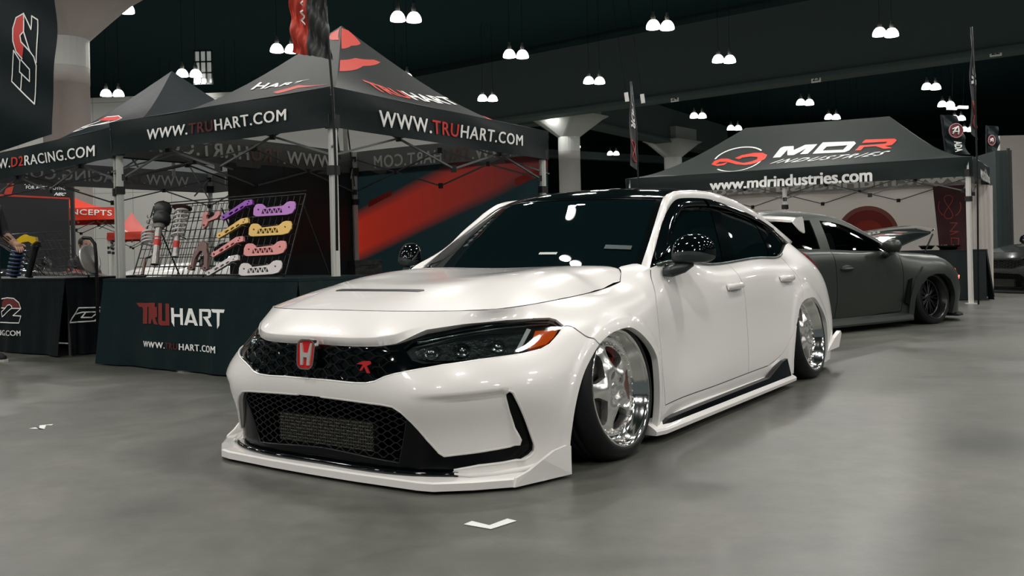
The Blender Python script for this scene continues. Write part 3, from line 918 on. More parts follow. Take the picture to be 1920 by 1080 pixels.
# --- added dark inner core so that no light passes through the shell
mb = MB(); mb.box((-1.5, 0, .35), (3.7, 1.06, .46)); mb.box((-1.36, 0, .45), (1.5, 1.60, .5)); mb.box((-1.7, 0, .75), (1.3, 1.0, .35)); mb.box((.50, 0, .33), (.20, 1.0, .4)); mb.box((-3.35, 0, .40), (.30, 1.3, .5))
mb.build('dark_inner_core', WELL, car)
for xw in (0, -2.735):
    for m in (1, -1):
        mb = MB()
        pr = [(.37 * math.cos(a), .335 * math.sin(a)) for a in np.linspace(-.2, PI + .2, 26)]
        vs = [(xw + x, m * yy, .27 + z) for yy in (.54, .90) for x, z in pr]
        n = len(pr); mb.mesh(vs, [(i, i + 1, n + i + 1, n + i) for i in range(n - 1)], 0, True)
        mb.face([(xw + x, m * .54, .27 + z) for x, z in pr])
        mb.build('wheel_well', WELL, car)

# --- door handles
for (u0, v0_, nm) in ((1376, 537.5, 'door_handle'), (1473, 523, 'door_handle')):
    s, t = WB.trace([(u0, v0_)], CW, SKN[8], SKN[13])[0]
    for mir, dr in ((False, 0), (True, 1)):
        par = (drF if u0 < 1400 else drR)[dr]
        mb = MB(); rows = []
        for a, w in ((-.105, .3), (-.095, .8), (-.06, 1), (0, 1), (.07, 1), (.098, .8), (.105, .3)):
            ring = []
            for b, o in ((-.016, .0), (-.014, .022), (-.004, .034), (.008, .034), (.016, .022), (.018, .0)):
                ring.append(on(WB, s + a, t + b * (w * .4 + .6), o * w + (.004 if w < 1 else 0), mir))
            rows.append(ring)
        vs = [p for r in rows for p in r]; k = 6
        fs = [(i * k + j, i * k + j + 1, (i + 1) * k + j + 1, (i + 1) * k + j) for i in range(6) for j in range(5)]
        mb.mesh(vs, fs, 0, True); mb.face(rows[0]); mb.face(rows[-1][::-1])
        mb.build(nm, PAINT, par)
        mb = MB(); 
        pl = [np.array([s + .062 * math.cos(a) , t - .004 + .026 * math.sin(a)]) for a in np.linspace(0, 2 * PI, 20)[:-1]]
        surf_patch(mb, WB, pl, .0012, mir, 0, .02); mb.build('handle_cup_shade', M('handle_recess_shade', (.55, .53, .51), .3, coat=.5), par)  # flat patch on the door skin, shade of the recess put into its colour

# --- mirrors
def mirror_part(mir):
    m = -1 if mir else 1
    g = MB()
    # shell: lofted ellipses along Y
    secs = [(.862, -.775, .872, .010, .012), (.872, -.765, .875, .050, .045), (.895, -.765, .884, .082, .074), (.94, -.775, .893, .092, .086), (1.00, -.800, .895, .090, .085), (1.045, -.830, .887, .076, .068), (1.068, -.855, .875, .045, .036), (1.074, -.866, .868, .004, .004)]
    secs = [(.862 + (q[0] - .862) * .86, q[1] - .015, *q[2:]) for q in secs]
    secs = [tuple(q) for q in crom(secs, 4)]
    rings = []
    for (y, x, z, rx, rz) in secs:
        ring = []
        for k in range(32):
            a = 2 * PI * k / 32; cx_ = math.cos(a); sx_ = math.sin(a)
            e = .75
            dx = math.copysign(abs(cx_) ** e, cx_) * rx; dz = math.copysign(abs(sx_) ** e, sx_) * rz
            if dx < 0: dx *= .55
            if dz < 0: dz *= .75
            ring.append(Vector((x + dx - dz * .25, m * y, z + dz)))
        rings.append(ring)
    return rings
for mir in (False, True):
    m = -1 if mir else 1
    rings = mirror_part(mir)
    up, lo = MB(), MB()
    for i in range(len(rings) - 1):
        for k in range(32):
            q = [rings[i][k], rings[i][(k + 1) % 32], rings[i + 1][(k + 1) % 32], rings[i + 1][k]]
            if mir: q = q[::-1]
            tgt = up if k < 16 else lo
            j = len(tgt.v); tgt.v += [tuple(p) for p in q]; tgt.f.append((j, j + 1, j + 2, j + 3)); tgt.n.append(None); tgt.m.append(0); tgt.sm.append(True)
    mo = up.build('door_mirror', GLOSSB, car)
    lo.build('mirror_lower_shell', M('mirror_dark', (.020, .028, .028), .35), mo)
    ft = MB(); pts = [Vector((-.68, m * .845, .792)), Vector((-.695, m * .88, .795)), Vector((-.74, m * .925, .812)), Vector((-.775, m * .96, .835))]
    ft.tube(pts, [.022, .032, .030, .02], 10); ft.build('mirror_foot', M('mirror_dark'), mo)
    for ob in (mo, mo.children[0]):
        me = ob.data; bm = bmesh.new(); bm.from_mesh(me); bmesh.ops.remove_doubles(bm, verts=bm.verts, dist=1e-4); bm.to_mesh(me); bm.free()

# --- front splitter
SPL = [(.930, 0), (.926, .25), (.908, .56), (.893, .625), (.80, .745), (.69, .850), (.55, .902), (.405, .932)]
mb = MB(); L = [Vector((x, y, 0)) for x, y in [(a, -b) for a, b in SPL[:0:-1]] + SPL]
inn = [Vector((max(.40, p.x - .13), p.y * .90, 0)) for p in L]
def ring(p, q): return [Vector((p.x, p.y, .014)), Vector((p.x + .0, p.y, .042)), Vector((p.x - .008, p.y * .992, .047)), Vector((q.x, q.y, .056)), Vector((q.x, q.y, .012))]
rows = [ring(p, q) for p, q in zip(L, inn)]
vs = [v for r in rows for v in r]
for i in range(len(rows) - 1):
    for j in range(5):
        a, b, c_, d = rows[i][j], rows[i][(j + 1) % 5], rows[i + 1][(j + 1) % 5], rows[i + 1][j]
        mb.face([a, b, c_, d])
mb.face(rows[0]); mb.face(rows[-1])
spm = mb.build('front_splitter', PAINT, car)
for m in (1, -1):   # end plates rising in front of each wheel
    mb = MB(); prof = [(.405, .014), (.69, .014), (.68, .048), (.62, .068), (.56, .100), (.50, .124), (.43, .134), (.405, .128)]
    def emap(x, z, d, m=m):
        y = .985 - .0 * x; y = np.interp(x, [.405, .55, .69], [.930, .900, .848]); return Vector((x, m * (y + d), z))
    mb.prism(prof if m > 0 else prof[::-1], emap, .012); mb.build('splitter_end_plate', PAINT, spm)
    # black rubber under-lip, white sub lip above the splitter
    mb = MB(); pts = [on(WB, s, t, .012, m < 0) for s, t in WB.trace([(852, 887), (880, 889.5), (930, 886), (985, 877), (1020, 866), (1045, 852)], CW, 0, S_(6))]
    mb.tube(pts, [.004, .009, .011, .011, .010, .004], 8); mb.build('lower_lip', PAINT, car)
mb = MB(); pts = [Vector((p.x - .03, p.y * .97, .010)) for p in L]; mb.tube(pts, .006, 8); mb.build('splitter_underside', GAPB, spm)
mb = MB(); pts = [on(WB, s, .018, -.006) for s in np.linspace(-_e - .02, _e + .02, 60)]; mb.tube(pts, .010, 8); mb.build('lower_black_lip', GLOSSB, car)

# --- side skirts: white sill blade with black garnish
for m in (1, -1):
    mb = MB(); xs = np.linspace(-.31, -2.30, 30); rows = []
    for i, x in enumerate(xs):
        k = min(1, i / 2) 
        o = .985 - .02 * (i == 0)
        rows.append([Vector((x, m * (o + .003), .040)), Vector((x, m * (o + .006), .058)), Vector((x, m * (o - .004), .068)), Vector((x, m * .900, .105)), Vector((x, m * .900, .040))])
    for i in range(29):
        for j in range(5):
            q = [rows[i][j], rows[i][(j + 1) % 5], rows[i + 1][(j + 1) % 5], rows[i + 1][j]]
            mb.face(q if m < 0 else q[::-1])
    mb.face(rows[0]); mb.face(rows[-1]); sk = mb.build('side_skirt', PAINT, car)
    mb = MB(); rows = []
    for x in np.linspace(-.40, -2.27, 26):
        h = .030 + .008 * math.sin((x + .4) * 3.2) * 0
        h = np.interp(x, [-2.27, -2.2, -2.05, -1.9, -.9, -.45, -.40], [.105, .10, .065, .028, .022, .018, .002])
        rows.append([Vector((x, m * .968, .072)), Vector((x, m * (.955 - .15 * (h - .03)), .076 + h)), Vector((x, m * (.925 - .2 * (h - .02)), .079 + h))])
    for i in range(25):
        for j in range(2):
            q = [rows[i][j], rows[i][j + 1], rows[i + 1][j + 1], rows[i + 1][j]]
            mb.face(q if m < 0 else q[::-1], None, 0, False)
    mb.build('skirt_garnish', FRAMEB, sk)

# --- rear spoiler and tail lights
for m in (1, -1):
    pl = WB.trace([(1511, 492), (1522, 496), (1527, 512), (1521, 516), (1513, 503)], CW, SKN[12], SKN[15])
    mb = MB(); pl = [np.array([SKN[14] - .02, .62]), np.array([SKN[14] + .10, .66]), np.array([SKN[15] + .3, .64]), np.array([SKN[15] + .3, .56]), np.array([SKN[14] + .03, .53])]
    surf_patch(mb, WB, pl, .02, m < 0, .04, .05); mb.build('tail_light', M('tail_red', (.16, .02, .02), .15, coat=1), car)
SPW = M('spoiler_white', (.87, .85, .825), .28, coat=1.0)
mb = MB()
for i, (ya, yb) in enumerate([(-.66, .66)]):
    prof = [(0, -.006), (.01, .010), (-.10, .028), (-.20, .034), (-.205, .022), (-.10, .006)]
    n = 12; rows = []
    for y in np.linspace(-.665, .665, n):
        z = 1.125 - .045 * (y / .7) ** 2; rows.append([Vector((-3.26 + p[0], y, z + p[1])) for p in prof])
    for a in range(n - 1):
        for j in range(6): mb.face([rows[a][j], rows[a][(j + 1) % 6], rows[a + 1][(j + 1) % 6], rows[a + 1][j]])
    mb.face(rows[0]); mb.face(rows[-1])
sp = mb.build('rear_spoiler', SPW, car)
for m in (1, -1):
    mb = MB(); mb.prism([(-3.27, 1.085), (-3.34, 1.115), (-3.50, 1.125), (-3.53, 1.10), (-3.56, 1.01), (-3.545, .998), (-3.46, 1.015), (-3.31, 1.07)][::m], lambda x, z, d, m=m: Vector((x, m * (.665 + d), z)), .012)
    mb.build('spoiler_end_plate', SPW, sp)
    mb = MB(); mb.tube([Vector((-3.28, m * .40, .95)), Vector((-3.34, m * .40, 1.02)), Vector((-3.36, m * .40, 1.08))], .014, 8); mb.build('spoiler_stand', SPW, sp)
# antenna pin
mb = MB(); mb.bar((-2.5, 0, 1.26), (-2.56, 0, 1.33), .006, 6); mb.build('roof_antenna', SATINB, car)
# rear lower corner fin
for m in (1, -1):
    mb = MB(); mb.prism([(-3.10, .14), (-3.40, .145), (-3.47, .24), (-3.45, .26), (-3.30, .22)], lambda x, z, d, m=m: Vector((x, m * (.93 + d), z)), .03); mb.build('rear_corner_fin', PAINT, car)

# ---------------------------------------------------------------- wheels
def rim_face(R=.207):
    """five spoke face as a height sheet with rounded windows; returns MB in local axes (Z = outward)"""
    windows = []
    for k in range(5):
        a0 = 2 * PI * k / 5 + math.radians(18)
        w = []
        ro, ri = .182, .092
        pts = [(ri, -.05), (ri + .018, -.25), (.135, -.40), (.165, -.43), (ro, -.33), (ro + .004, 0), (ro, .33), (.165, .43), (.135, .40), (ri + .018, .25), (ri, .05)]
        w = [np.array([r * math.cos(a0 + d), r * math.sin(a0 + d)]) for r, d in pts]
        windows.append(crom(w, 4, True))
    pockets = []
    for k in range(5):
        a0 = 2 * PI * k / 5 + math.radians(54)
        pockets.append([np.array([.058 * math.cos(a0) + .017 * math.cos(t) * math.cos(a0) - .022 * math.sin(t) * math.sin(a0), .058 * math.sin(a0) + .017 * math.cos(t) * math.sin(a0) + .022 * math.sin(t) * math.cos(a0)]) for t in np.linspace(0, 2 * PI, 15)[:-1]])
    circ = [np.array([R * math.cos(t), R * math.sin(t)]) for t in np.linspace(0, 2 * PI, 73)[:-1]]
    vs = []; es = []
    for pl in [circ] + windows + pockets:
        b = len(vs); vs += [Vector(p) for p in pl]; es += [(b + i, b + (i + 1) % len(pl)) for i in range(len(pl))]
    for r in np.arange(.01, R, .012):
        n = max(6, int(2 * PI * r / .012))
        for k in range(n): vs.append(Vector((r * math.cos(2 * PI * k / n + r), r * math.sin(2 * PI * k / n + r))))
    rr_ = delaunay_2d_cdt(vs, es, [], 0, 1e-6)
    V = np.array([[p[0], p[1]] for p in rr_[0]]); F = [tuple(f) for f in rr_[2]]
    C = np.array([V[list(f)].mean(0) for f in F]); ok = pip(circ, C)
    for w in windows: ok &= ~pip(w, C)
    pk = np.zeros(len(F), bool)
    for w in pockets: pk |= pip(w, C)
    return V, [f for f, k, q in zip(F, ok, pk) if k and not q], [f for f, k, q in zip(F, ok, pk) if k and q], windows
_RV, _RF, _RP, _RW = rim_face()
class RimS:
    out = 1
    def h(s, a, b):
        r = np.hypot(a, b); th = np.arctan2(b, a)
        base = .012 - .030 * np.exp(-(r / .030) ** 2) * 0 + .020 * np.exp(-((r - .075) / .04) ** 2) - .016 * np.clip((r - .10) / .09, 0, 1)
        # spokes rounded across
        ph = np.mod((th - math.radians(18)) / (2 * PI / 5) + .5, 1) - .5   # 0 at a window
        base = base - .010 * np.cos(2 * PI * ph) * np.clip((r - .05) / .05, 0, 1) * np.clip((.2 - r) / .03, 0, 1)
        base = base + .010 * np.exp(-(r / .022) ** 4)
        return base
    def ev(s, a, b): a = np.atleast_1d(a); b = np.atleast_1d(b); return np.stack([a, b, s.h(a, b)], 1)
    def nr(s, a, b):
        e = 1e-3; a = np.atleast_1d(np.asarray(a, float)); b = np.atleast_1d(np.asarray(b, float))
        dx = (s.h(a + e, b) - s.h(a - e, b)) / (2 * e); dy = (s.h(a, b + e) - s.h(a, b - e)) / (2 * e)
        n = np.stack([-dx, -dy, np.ones(len(a))], 1); return n / np.linalg.norm(n, axis=1)[:, None]
RS_ = RimS()
RT_ = .318
def make_wheel(parent, pos, side, camber, steer=0.0, proto=None, spin=0.0, rimr=.252):
    Rm = Matrix.Translation(pos) @ Matrix.Rotation(steer, 4, 'Z') @ Matrix.Rotation(side * math.radians(camber), 4, 'X') @ Matrix.Rotation(-side * PI / 2, 4, 'X')
    if proto is not None:
        w = proto.copy(); COL.objects.link(w); w.parent = parent; w.matrix_local = Rm @ Matrix.Rotation(spin, 4, 'Z')
        for ch in proto.children:
            c = ch.copy(); COL.objects.link(c); c.parent = w; c.matrix_local = Matrix.Identity(4)
        return w
    mb = MB()
    ty = [(.246, -.012), (.254, .004), (.262, .010), (.275, .009), (.292, -.002), (.306, -.020), (RT_ - .004, -.040), (RT_, -.060)]
    gro = []
    for k in range(5):
        y = -.075 - k * .035; gro += [(RT_, y), (RT_ - .006, y - .003), (RT_ - .006, y - .008), (RT_, y - .011)]
    ty += gro + [(RT_ - .002, -.245), (.300, -.268), (.262, -.268), (.246, -.255)]
    mb.lathe(ty, 72); w = mb.build('wheel', RUBBER, parent)
    w.matrix_local = Rm @ Matrix.Rotation(spin, 4, 'Z')
    mb = MB()   # stepped polished lip and barrel
    lp = [(.243, -.020), (.250, -.004), (.2545, .004), (.2560, .0), (.2560, .006), (.252, .009), (.246, .006), (.242, -.002), (.240, -.012), (.236, -.016), (.234, -.030), (.229, -.036), (.226, -.050), (.222, -.056), (.205, -.058), (.186, -.062), (.184, -.075), (.190, -.090), (.20, -.24), (.24, -.262)]
    mb.lathe(lp, 96); mb.build('rim_lip', CHROME, w)
    mb = MB(); zf = -.052
    class Off: pass
    sheet(mb, RS_, _RV, _RF, 0, 0)
    # spoke side walls going back
    cnt = {}
    for f in _RF + _RP:
        for a, b in ((f[0], f[1]), (f[1], f[2]), (f[2], f[0])): cnt[(a, b)] = 1
    P3 = RS_.ev(_RV[:, 0], _RV[:, 1])
    for (a, b) in cnt:
        if (b, a) not in cnt:
            mb.face([P3[b], P3[a], P3[a] * np.array([.97, .97, 1]) - np.array([0, 0, .035]), P3[b] * np.array([.97, .97, 1]) - np.array([0, 0, .035])])
    sheet(mb, RS_, _RV, _RP, -.026, .0)
    cp = {}
    for f in _RP:
        for a, b in ((f[0], f[1]), (f[1], f[2]), (f[2], f[0])): cp[(a, b)] = 1
    N3 = RS_.nr(_RV[:, 0], _RV[:, 1])
    for (a, b) in cp:
        if (b, a) not in cp: mb.face([P3[a], P3[b], P3[b] - N3[b] * .026, P3[a] - N3[a] * .026])
    fc = mb.build('rim_face', ALU, w, Matrix.Translation((0, 0, zf)))
    mb = MB()
    for k in range(40):
        a = 2 * PI * k / 40; T = Matrix.Translation((.196 * math.cos(a), .196 * math.sin(a), zf - .001))
        mb.lathe([(.0052, 0), (.0052, .006), (.003, .008), (.0001, .0085)], 8, 0, T)
    o = mb.build('rim_bolts', ALU, w); o['kind'] = 'stuff'
    mb = MB()
    for k in range(5):
        a = 2 * PI * k / 5 + math.radians(54); T = Matrix.Translation((.058 * math.cos(a), .058 * math.sin(a), zf - .012))
        mb.lathe([(.009, 0), (.009, .014), (.004, .016), (.0001, .016)], 6, 0, T, False)
    mb.build('lug_nuts', SATINB, w)
    mb = MB(); mb.lathe([(.0001, -.125), (.165, -.125), (.165, -.145), (.05, -.145)], 48); mb.build('brake_disc', M('brake_steel', (.18, .18, .18), .3, metal=1), w)
    mb = MB()
    cl = [(.10 * math.cos(a), .10 * math.sin(a)) for a in np.linspace(2.6, 3.7, 8)] + [(.172 * math.cos(a), .172 * math.sin(a)) for a in np.linspace(3.7, 2.6, 8)]
    mb.prism(cl, lambda x, y, d: Vector((x, y, -.120 + d)), .035); mb.build('brake_caliper', M('caliper_red', (.30, .03, .02), .4), w)
    return w
wf = make_wheel(car, (0, .955, .308), 1, 6.5, steer=0.0, spin=.27)
make_wheel(car, (-2.735, .955, .308), 1, 7.5, 0, wf, 1.0)
make_wheel(car, (0, -.955, .308), -1, 6.5, 0, wf, .1)
make_wheel(car, (-2.735, -.955, .308), -1, 7.5, 0, wf, .5)

# ================================================================ SETTING
IDW = np.eye(4)
def struct(o): o['kind'] = 'structure'; return o
def gridq(a, b, c, d, n=2, m=2, out=None, fn=None, toward=(0, 0, CH)):
    """bilinear grid surface: a bottom-left, b bottom-right, c top-right, d top-left"""
    a, b, c, d = [np.array(p, float) for p in (a, b, c, d)]
    sk = np.linspace(0, 1, max(n, 3)); tk = np.linspace(0, 1, max(m, 3)); G = []
    for s in sk:
        G.append([(a * (1 - s) + b * s) * (1 - t) + (d * (1 - s) + c * s) * t + (fn(s, t) if fn else 0) for t in tk])
    g = Grid(G, sk, tk)
    mid = g.ev([.5], [.5])[0]; nn = g.nr([.5], [.5])[0]
    if nn @ (np.array(toward) - mid) < 0: g.out = -1
    return g
def gsheet(name, g, mat, parent=None, ns=24, nt=12, back=None, thick=0.004, s0=0, s1=1, t0=0, t1=1):
    mb = MB(); ss = np.linspace(s0, s1, ns + 1); tt = np.linspace(t0, t1, nt + 1)
    A, B = np.meshgrid(ss, tt, indexing='ij'); P = g.ev(A.ravel(), B.ravel()).reshape(ns + 1, nt + 1, 3); N = g.nr(A.ravel(), B.ravel()).reshape(ns + 1, nt + 1, 3)
    Q = P - N * thick
    for i in range(ns):
        for j in range(nt):
            for X, sg, mi in ((P, 1, 0), (Q, -1, 0))[:2 if thick > 0 else 1]:
                ix = [(i, j), (i + 1, j), (i + 1, j + 1), (i, j + 1)]
                f = [X[k] for k in ix]; n = [N[k] * sg for k in ix]
                if (np.cross(f[1] - f[0], f[2] - f[0]) @ n[0]) < 0: f = f[::-1]; n = n[::-1]
                mb.face(f, n, mi, True)
    bd = [(i, 0) for i in range(ns)] + [(ns, j) for j in range(nt)] + [(i, nt) for i in range(ns, 0, -1)] + [(0, j) for j in range(nt, 0, -1)]
    for k in range(len(bd) if thick > 0 else 0):
        a, b = bd[k], bd[(k + 1) % len(bd)]; mb.face([P[a], P[b], Q[b], Q[a]])
    return mb.build(name, mat, parent)

_fc = {}
def text2d(s, bold=0.0, shear=0.0, space=1.0):
    """triangulated lettering: (verts Nx2 , faces, per-char x limits) in font units"""
    key = (s, bold, shear, space)
    if key in _fc: return _fc[key]
    def mk(q):
        cu = bpy.data.curves.new('t', 'FONT'); cu.body = q; cu.offset = bold; cu.space_character = space; cu.fill_mode = 'FRONT'; cu.resolution_u = 3
        o = bpy.data.objects.new('t', cu); me = bpy.data.meshes.new_from_object(o)
        v = np.array([tuple(p.co)[:2] for p in me.vertices]) if len(me.vertices) else np.zeros((0, 2)); f = [tuple(p.vertices) for p in me.polygons]
        bpy.data.objects.remove(o); bpy.data.curves.remove(cu); bpy.data.meshes.remove(me); return v, f
    bb = bold
    if 'M' in s or 'm' in s: bold = 0.0          # the outline offset breaks this letter: thicken it with shifted copies instead
    v, f = mk(s)
    if bb > 0 and bold == 0.0:
        v0, f0 = v, f; v = np.concatenate([v0 + np.array(d) * bb for d in ((-1, -.6), (1, -.6), (1, .6), (-1, .6))]); f = [tuple(k + len(v0) * q for k in g) for q in range(4) for g in f0]
    lim = []
    for k in range(1, len(s) + 1):
        q = s[:k].rstrip(); vv, _ = mk(q) if q else (np.zeros((0, 2)), 0); lim.append(vv[:, 0].max() if len(vv) else 0)
    x0, y0 = v.min(0); x1, y1 = v.max(0)
    w = (v - [x0, y0]) / [x1 - x0, y1 - y0]; lim = [(l - x0) / (x1 - x0) for l in lim]
    if shear: w[:, 0] = (w[:, 0] + shear * w[:, 1]) / (1 + shear)
    _fc[key] = (w, f, lim, 4 if (bb > 0 and bold == 0.0) else 1); return _fc[key]
def lettering(name, s, fmap, mats, parent, bold=0.0, shear=0.0, colors=None, flip=False, space=1.0, lift=.007):
    """fmap(x in 0..1, y in 0..1, lift) -> 3-D point; colors = list of (start,end,material index)"""
    w, f, lim, nc = text2d(s, bold, shear, space)
    lf = [lift + .0012 * (i // (len(w) // nc)) for i in range(len(w))]; w = [tuple(p) for p in w]; P = [fmap(p[0], p[1], l) for p, l in zip(w, lf)]
    work = []; mb = MB()
    for g in f: work += [(g[0], g[k], g[k + 1]) for k in range(1, len(g) - 1)]
    out = []
    while work:
        g = work.pop(); e = [(P[g[k]] - P[g[(k + 1) % 3]]).length for k in range(3)]; k = int(np.argmax(e))
        if e[k] > .09 and len(P) < 6000:
            a, b, c = g[k], g[(k + 1) % 3], g[(k + 2) % 3]; m_ = ((w[a][0] + w[b][0]) / 2, (w[a][1] + w[b][1]) / 2); w.append(m_); lf.append(lf[a]); P.append(fmap(m_[0], m_[1], lf[a])); i = len(w) - 1
            work += [(a, i, c), (i, b, c)]
        else: out.append(g)
    for g in out:
        c = np.mean([w[k][0] for k in g]) * (1 + shear) - shear * np.mean([w[k][1] for k in g])
        ch = next((k for k, l in enumerate(lim) if c <= l + 1e-3), len(s) - 1); mi = 0
        for a, b, m in (colors or []):
            if a <= ch < b: mi = m
        mb.face([P[k] for k in g], None, mi)
    return mb.build(name, mats, parent)
def gmap(g, px):
    """text frame from four photo corners (bl, br, tr, tl) on grid g"""
    st = g.trace(px, IDW, g.S.k[0], g.S.k[-1])
    a, b, c, d = st
    def f(x, y, lift):
        q = (a * (1 - x) + b * x) * (1 - y) + (d * (1 - x) + c * x) * y
        p = g.ev([q[0]], [q[1]])[0] + g.nr([q[0]], [q[1]])[0] * lift
        return Vector(p)
    return f
def gpoly(name, g, pxs, mat, parent, lift=.004, step=.08):
    for px in pxs:
        mb = MB(); st = g.trace(px, IDW, g.S.k[0], g.S.k[-1]); surf_patch(mb, g, st, lift, False, 0, step)
        o = mb.build(name, mat, parent)
    return o
def gline(name, g, lines, mat, parent, w=.012, lift=.004, closed=False):
    """printed outlines: flat ribbons"""
    mb = MB()
    for px in lines:
        st = g.trace(px, IDW, g.S.k[0], g.S.k[-1])
        P = np.array([g.ev([q[0]], [q[1]])[0] + g.nr([q[0]], [q[1]])[0] * lift for q in resample(st, .04, False)]); N = np.array([g.nr([q[0]], [q[1]])[0] for q in resample(st, .04, False)])
        for i in range(len(P) - 1):
            d = P[i + 1] - P[i]; n = np.cross(N[i], d); n = n / (np.linalg.norm(n) + 1e-9) * w / 2; e = d / (np.linalg.norm(d) + 1e-9) * w * .35
            mb.face([P[i] - n - e, P[i + 1] - n + e, P[i + 1] + n + e, P[i] + n - e])
    return mb.build(name, mat, parent)

# --- floor: polished concrete with cloudy stains
fl = bpy.data.materials.new('polished_concrete'); fl.use_nodes = True
nt = fl.node_tree; bs = nt.nodes['Principled BSDF']; tc = nt.nodes.new('ShaderNodeTexCoord')
def N_(t, **k):
    n = nt.nodes.new(t)
    for a, b in k.items(): n.inputs[a].default_value = b
    return n
n1 = N_('ShaderNodeTexNoise', Scale=.9, Detail=9.0, Roughness=.62, Distortion=.8); n2 = N_('ShaderNodeTexNoise', Scale=7.0, Detail=8.0, Roughness=.7); n3 = N_('ShaderNodeTexNoise', Scale=45.0, Detail=4.0)
for n in (n1, n2, n3): nt.links.new(tc.outputs['Object'], n.inputs['Vector'])
r1 = nt.nodes.new('ShaderNodeValToRGB'); r1.color_ramp.elements[0].position = .30; r1.color_ramp.elements[1].position = .72
r1.color_ramp.elements[0].color = (.062, .066, .058, 1); r1.color_ramp.elements[1].color = (.132, .132, .116, 1)
r2 = nt.nodes.new('ShaderNodeValToRGB'); r2.color_ramp.elements[0].position = .34; r2.color_ramp.elements[1].position = .66
r2.color_ramp.elements[0].color = (.82, .82, .80, 1); r2.color_ramp.elements[1].color = (1.12, 1.12, 1.10, 1)
nt.links.new(n1.outputs['Fac'], r1.inputs[0]); nt.links.new(n2.outputs['Fac'], r2.inputs[0])
mm = nt.nodes.new('ShaderNodeMix'); mm.data_type = 'RGBA'; mm.blend_type = 'MULTIPLY'; mm.inputs[0].default_value = 1
nt.links.new(r1.outputs[0], mm.inputs[6]); nt.links.new(r2.outputs[0], mm.inputs[7]); nt.links.new(mm.outputs[2], bs.inputs['Base Color'])
rr1 = nt.nodes.new('ShaderNodeMapRange'); rr1.inputs['To Min'].default_value = .30; rr1.inputs['To Max'].default_value = .52
nt.links.new(n1.outputs['Fac'], rr1.inputs['Value']); nt.links.new(rr1.outputs[0], bs.inputs['Roughness'])
bs.inputs['Coat Weight'].default_value = 0.12; bs.inputs['Coat Roughness'].default_value = .22
bp = nt.nodes.new('ShaderNodeBump'); bp.inputs['Strength'].default_value = .10; bp.inputs['Distance'].default_value = .01
nt.links.new(n2.outputs['Fac'], bp.inputs['Height']); nt.links.new(bp.outputs['Normal'], bs.inputs['Normal'])
f = MB(); f.mesh([(-45, -20, 0), (60, -20, 0), (60, 95, 0), (-45, 95, 0), (-45, -20, -.2), (60, -20, -.2), (60, 95, -.2), (-45, 95, -.2)], [(0, 1, 2, 3), (7, 6, 5, 4), (0, 4, 5, 1), (1, 5, 6, 2), (2, 6, 7, 3), (3, 7, 4, 0)])
struct(f.build('floor', fl))

# --- ceiling, far walls, girders, columns
CEIL = M('ceiling_black', (.016, .045, .048), .9, spec=.1)
f = MB(); f.box((7, 38, 11.2), (104, 116, .3)); struct(f.build('ceiling', CEIL))
WALLD = M('far_wall_dark', (.012, .032, .034), .9, spec=.1)
f = MB(); f.box((7, 92, 5.5), (104, .4, 11)); struct(f.build('wall_back', WALLD))
PANEL = bpy.data.materials.new('wall_panels'); PANEL.use_nodes = True
nt = PANEL.node_tree; bs = nt.nodes['Principled BSDF']; tc = nt.nodes.new('ShaderNodeTexCoord'); br = nt.nodes.new('ShaderNodeTexBrick')
br.offset = 0; br.inputs['Color1'].default_value = (.42, .425, .40, 1); br.inputs['Color2'].default_value = (.44, .44, .41, 1); br.inputs['Mortar'].default_value = (.22, .23, .215, 1)
br.inputs['Scale'].default_value = 1; br.inputs['Mortar Size'].default_value = .012; br.inputs['Brick Width'].default_value = 1.55; br.inputs['Row Height'].default_value = 1.75
mp = nt.nodes.new('ShaderNodeMapping'); mp.inputs['Rotation'].default_value = (PI / 2, 0, 0); nt.links.new(tc.outputs['Object'], mp.inputs['Vector']); nt.links.new(mp.outputs[0], br.inputs['Vector'])
nt.links.new(br.outputs['Color'], bs.inputs['Base Color']); bs.inputs['Roughness'].default_value = .7
f = MB(); f.box((0, 0, 3.6), (24, .3, 7.2)); o = struct(f.build('wall_left', PANEL)); o.location = (-21.0, 36, 0); o.rotation_euler = (0, 0, -.10)
f = MB(); f.box((0, 0, 2.6), (16, .3, 5.6)); o = struct(f.build('wall_right', M('wall_right_panel', (.50, .47, .43), .7))); o.location = (29.0, 40, 0)
f = MB(); f.box((0, 0, 3.15), (30, .3, .8)); o = struct(f.build('trim_1', M('far_trim', (.20, .20, .175), .7))); o.location = (5, 70, 1.5)
# bright gridded opening high on the left
wn = empty('wall_window', (-11.6, 34.0, 8.0), 0, 'small bright multi-pane window high in the dark far wall', 'window')
f = MB(); 
for i in range(4): f.box((-.33 + i * .22, 0, 0), (.05, .06, 1.30))
for j in range(4): f.box((0, 0, -.62 + j * .41), (.72, .06, .05))
f.build('window_bars', M('window_bars', (.01, .015, .015), .6), wn)
f = MB(); f.box((0, .06, 0), (.68, .02, 1.26)); f.build('pane', M('window_glow', (.3, .3, .28), .5, emit=(.55, .6, .55), es=.35, var=.5, vscale=5), wn)
GIRD = M('girder_concrete', (.080, .115, .112), .8)
def girder(name, a, b, z0, z1, th, lipw=.25):
    a = Vector((a[0], a[1], 0)); b = Vector((b[0], b[1], 0)); d = (b - a); L = d.length; ang = math.atan2(d.y, d.x); mid = (a + b) / 2
    f = MB(); f.box((0, 0, 0), (L, th, z1 - z0)); f.box((0, 0, -(z1 - z0) / 2 - .10), (L, th + lipw, .20))
    o = struct(f.build(name, GIRD)); o.location = (mid.x, mid.y, (z0 + z1) / 2); o.rotation_euler = (0, 0, ang); return o
gA = PW(1920, 97, z=7.45); gB = PW(1150, 203, z=7.45)
dd = (gA - gB).normalized(); gA2 = gA + dd * 14; gB2 = gB - dd * 26
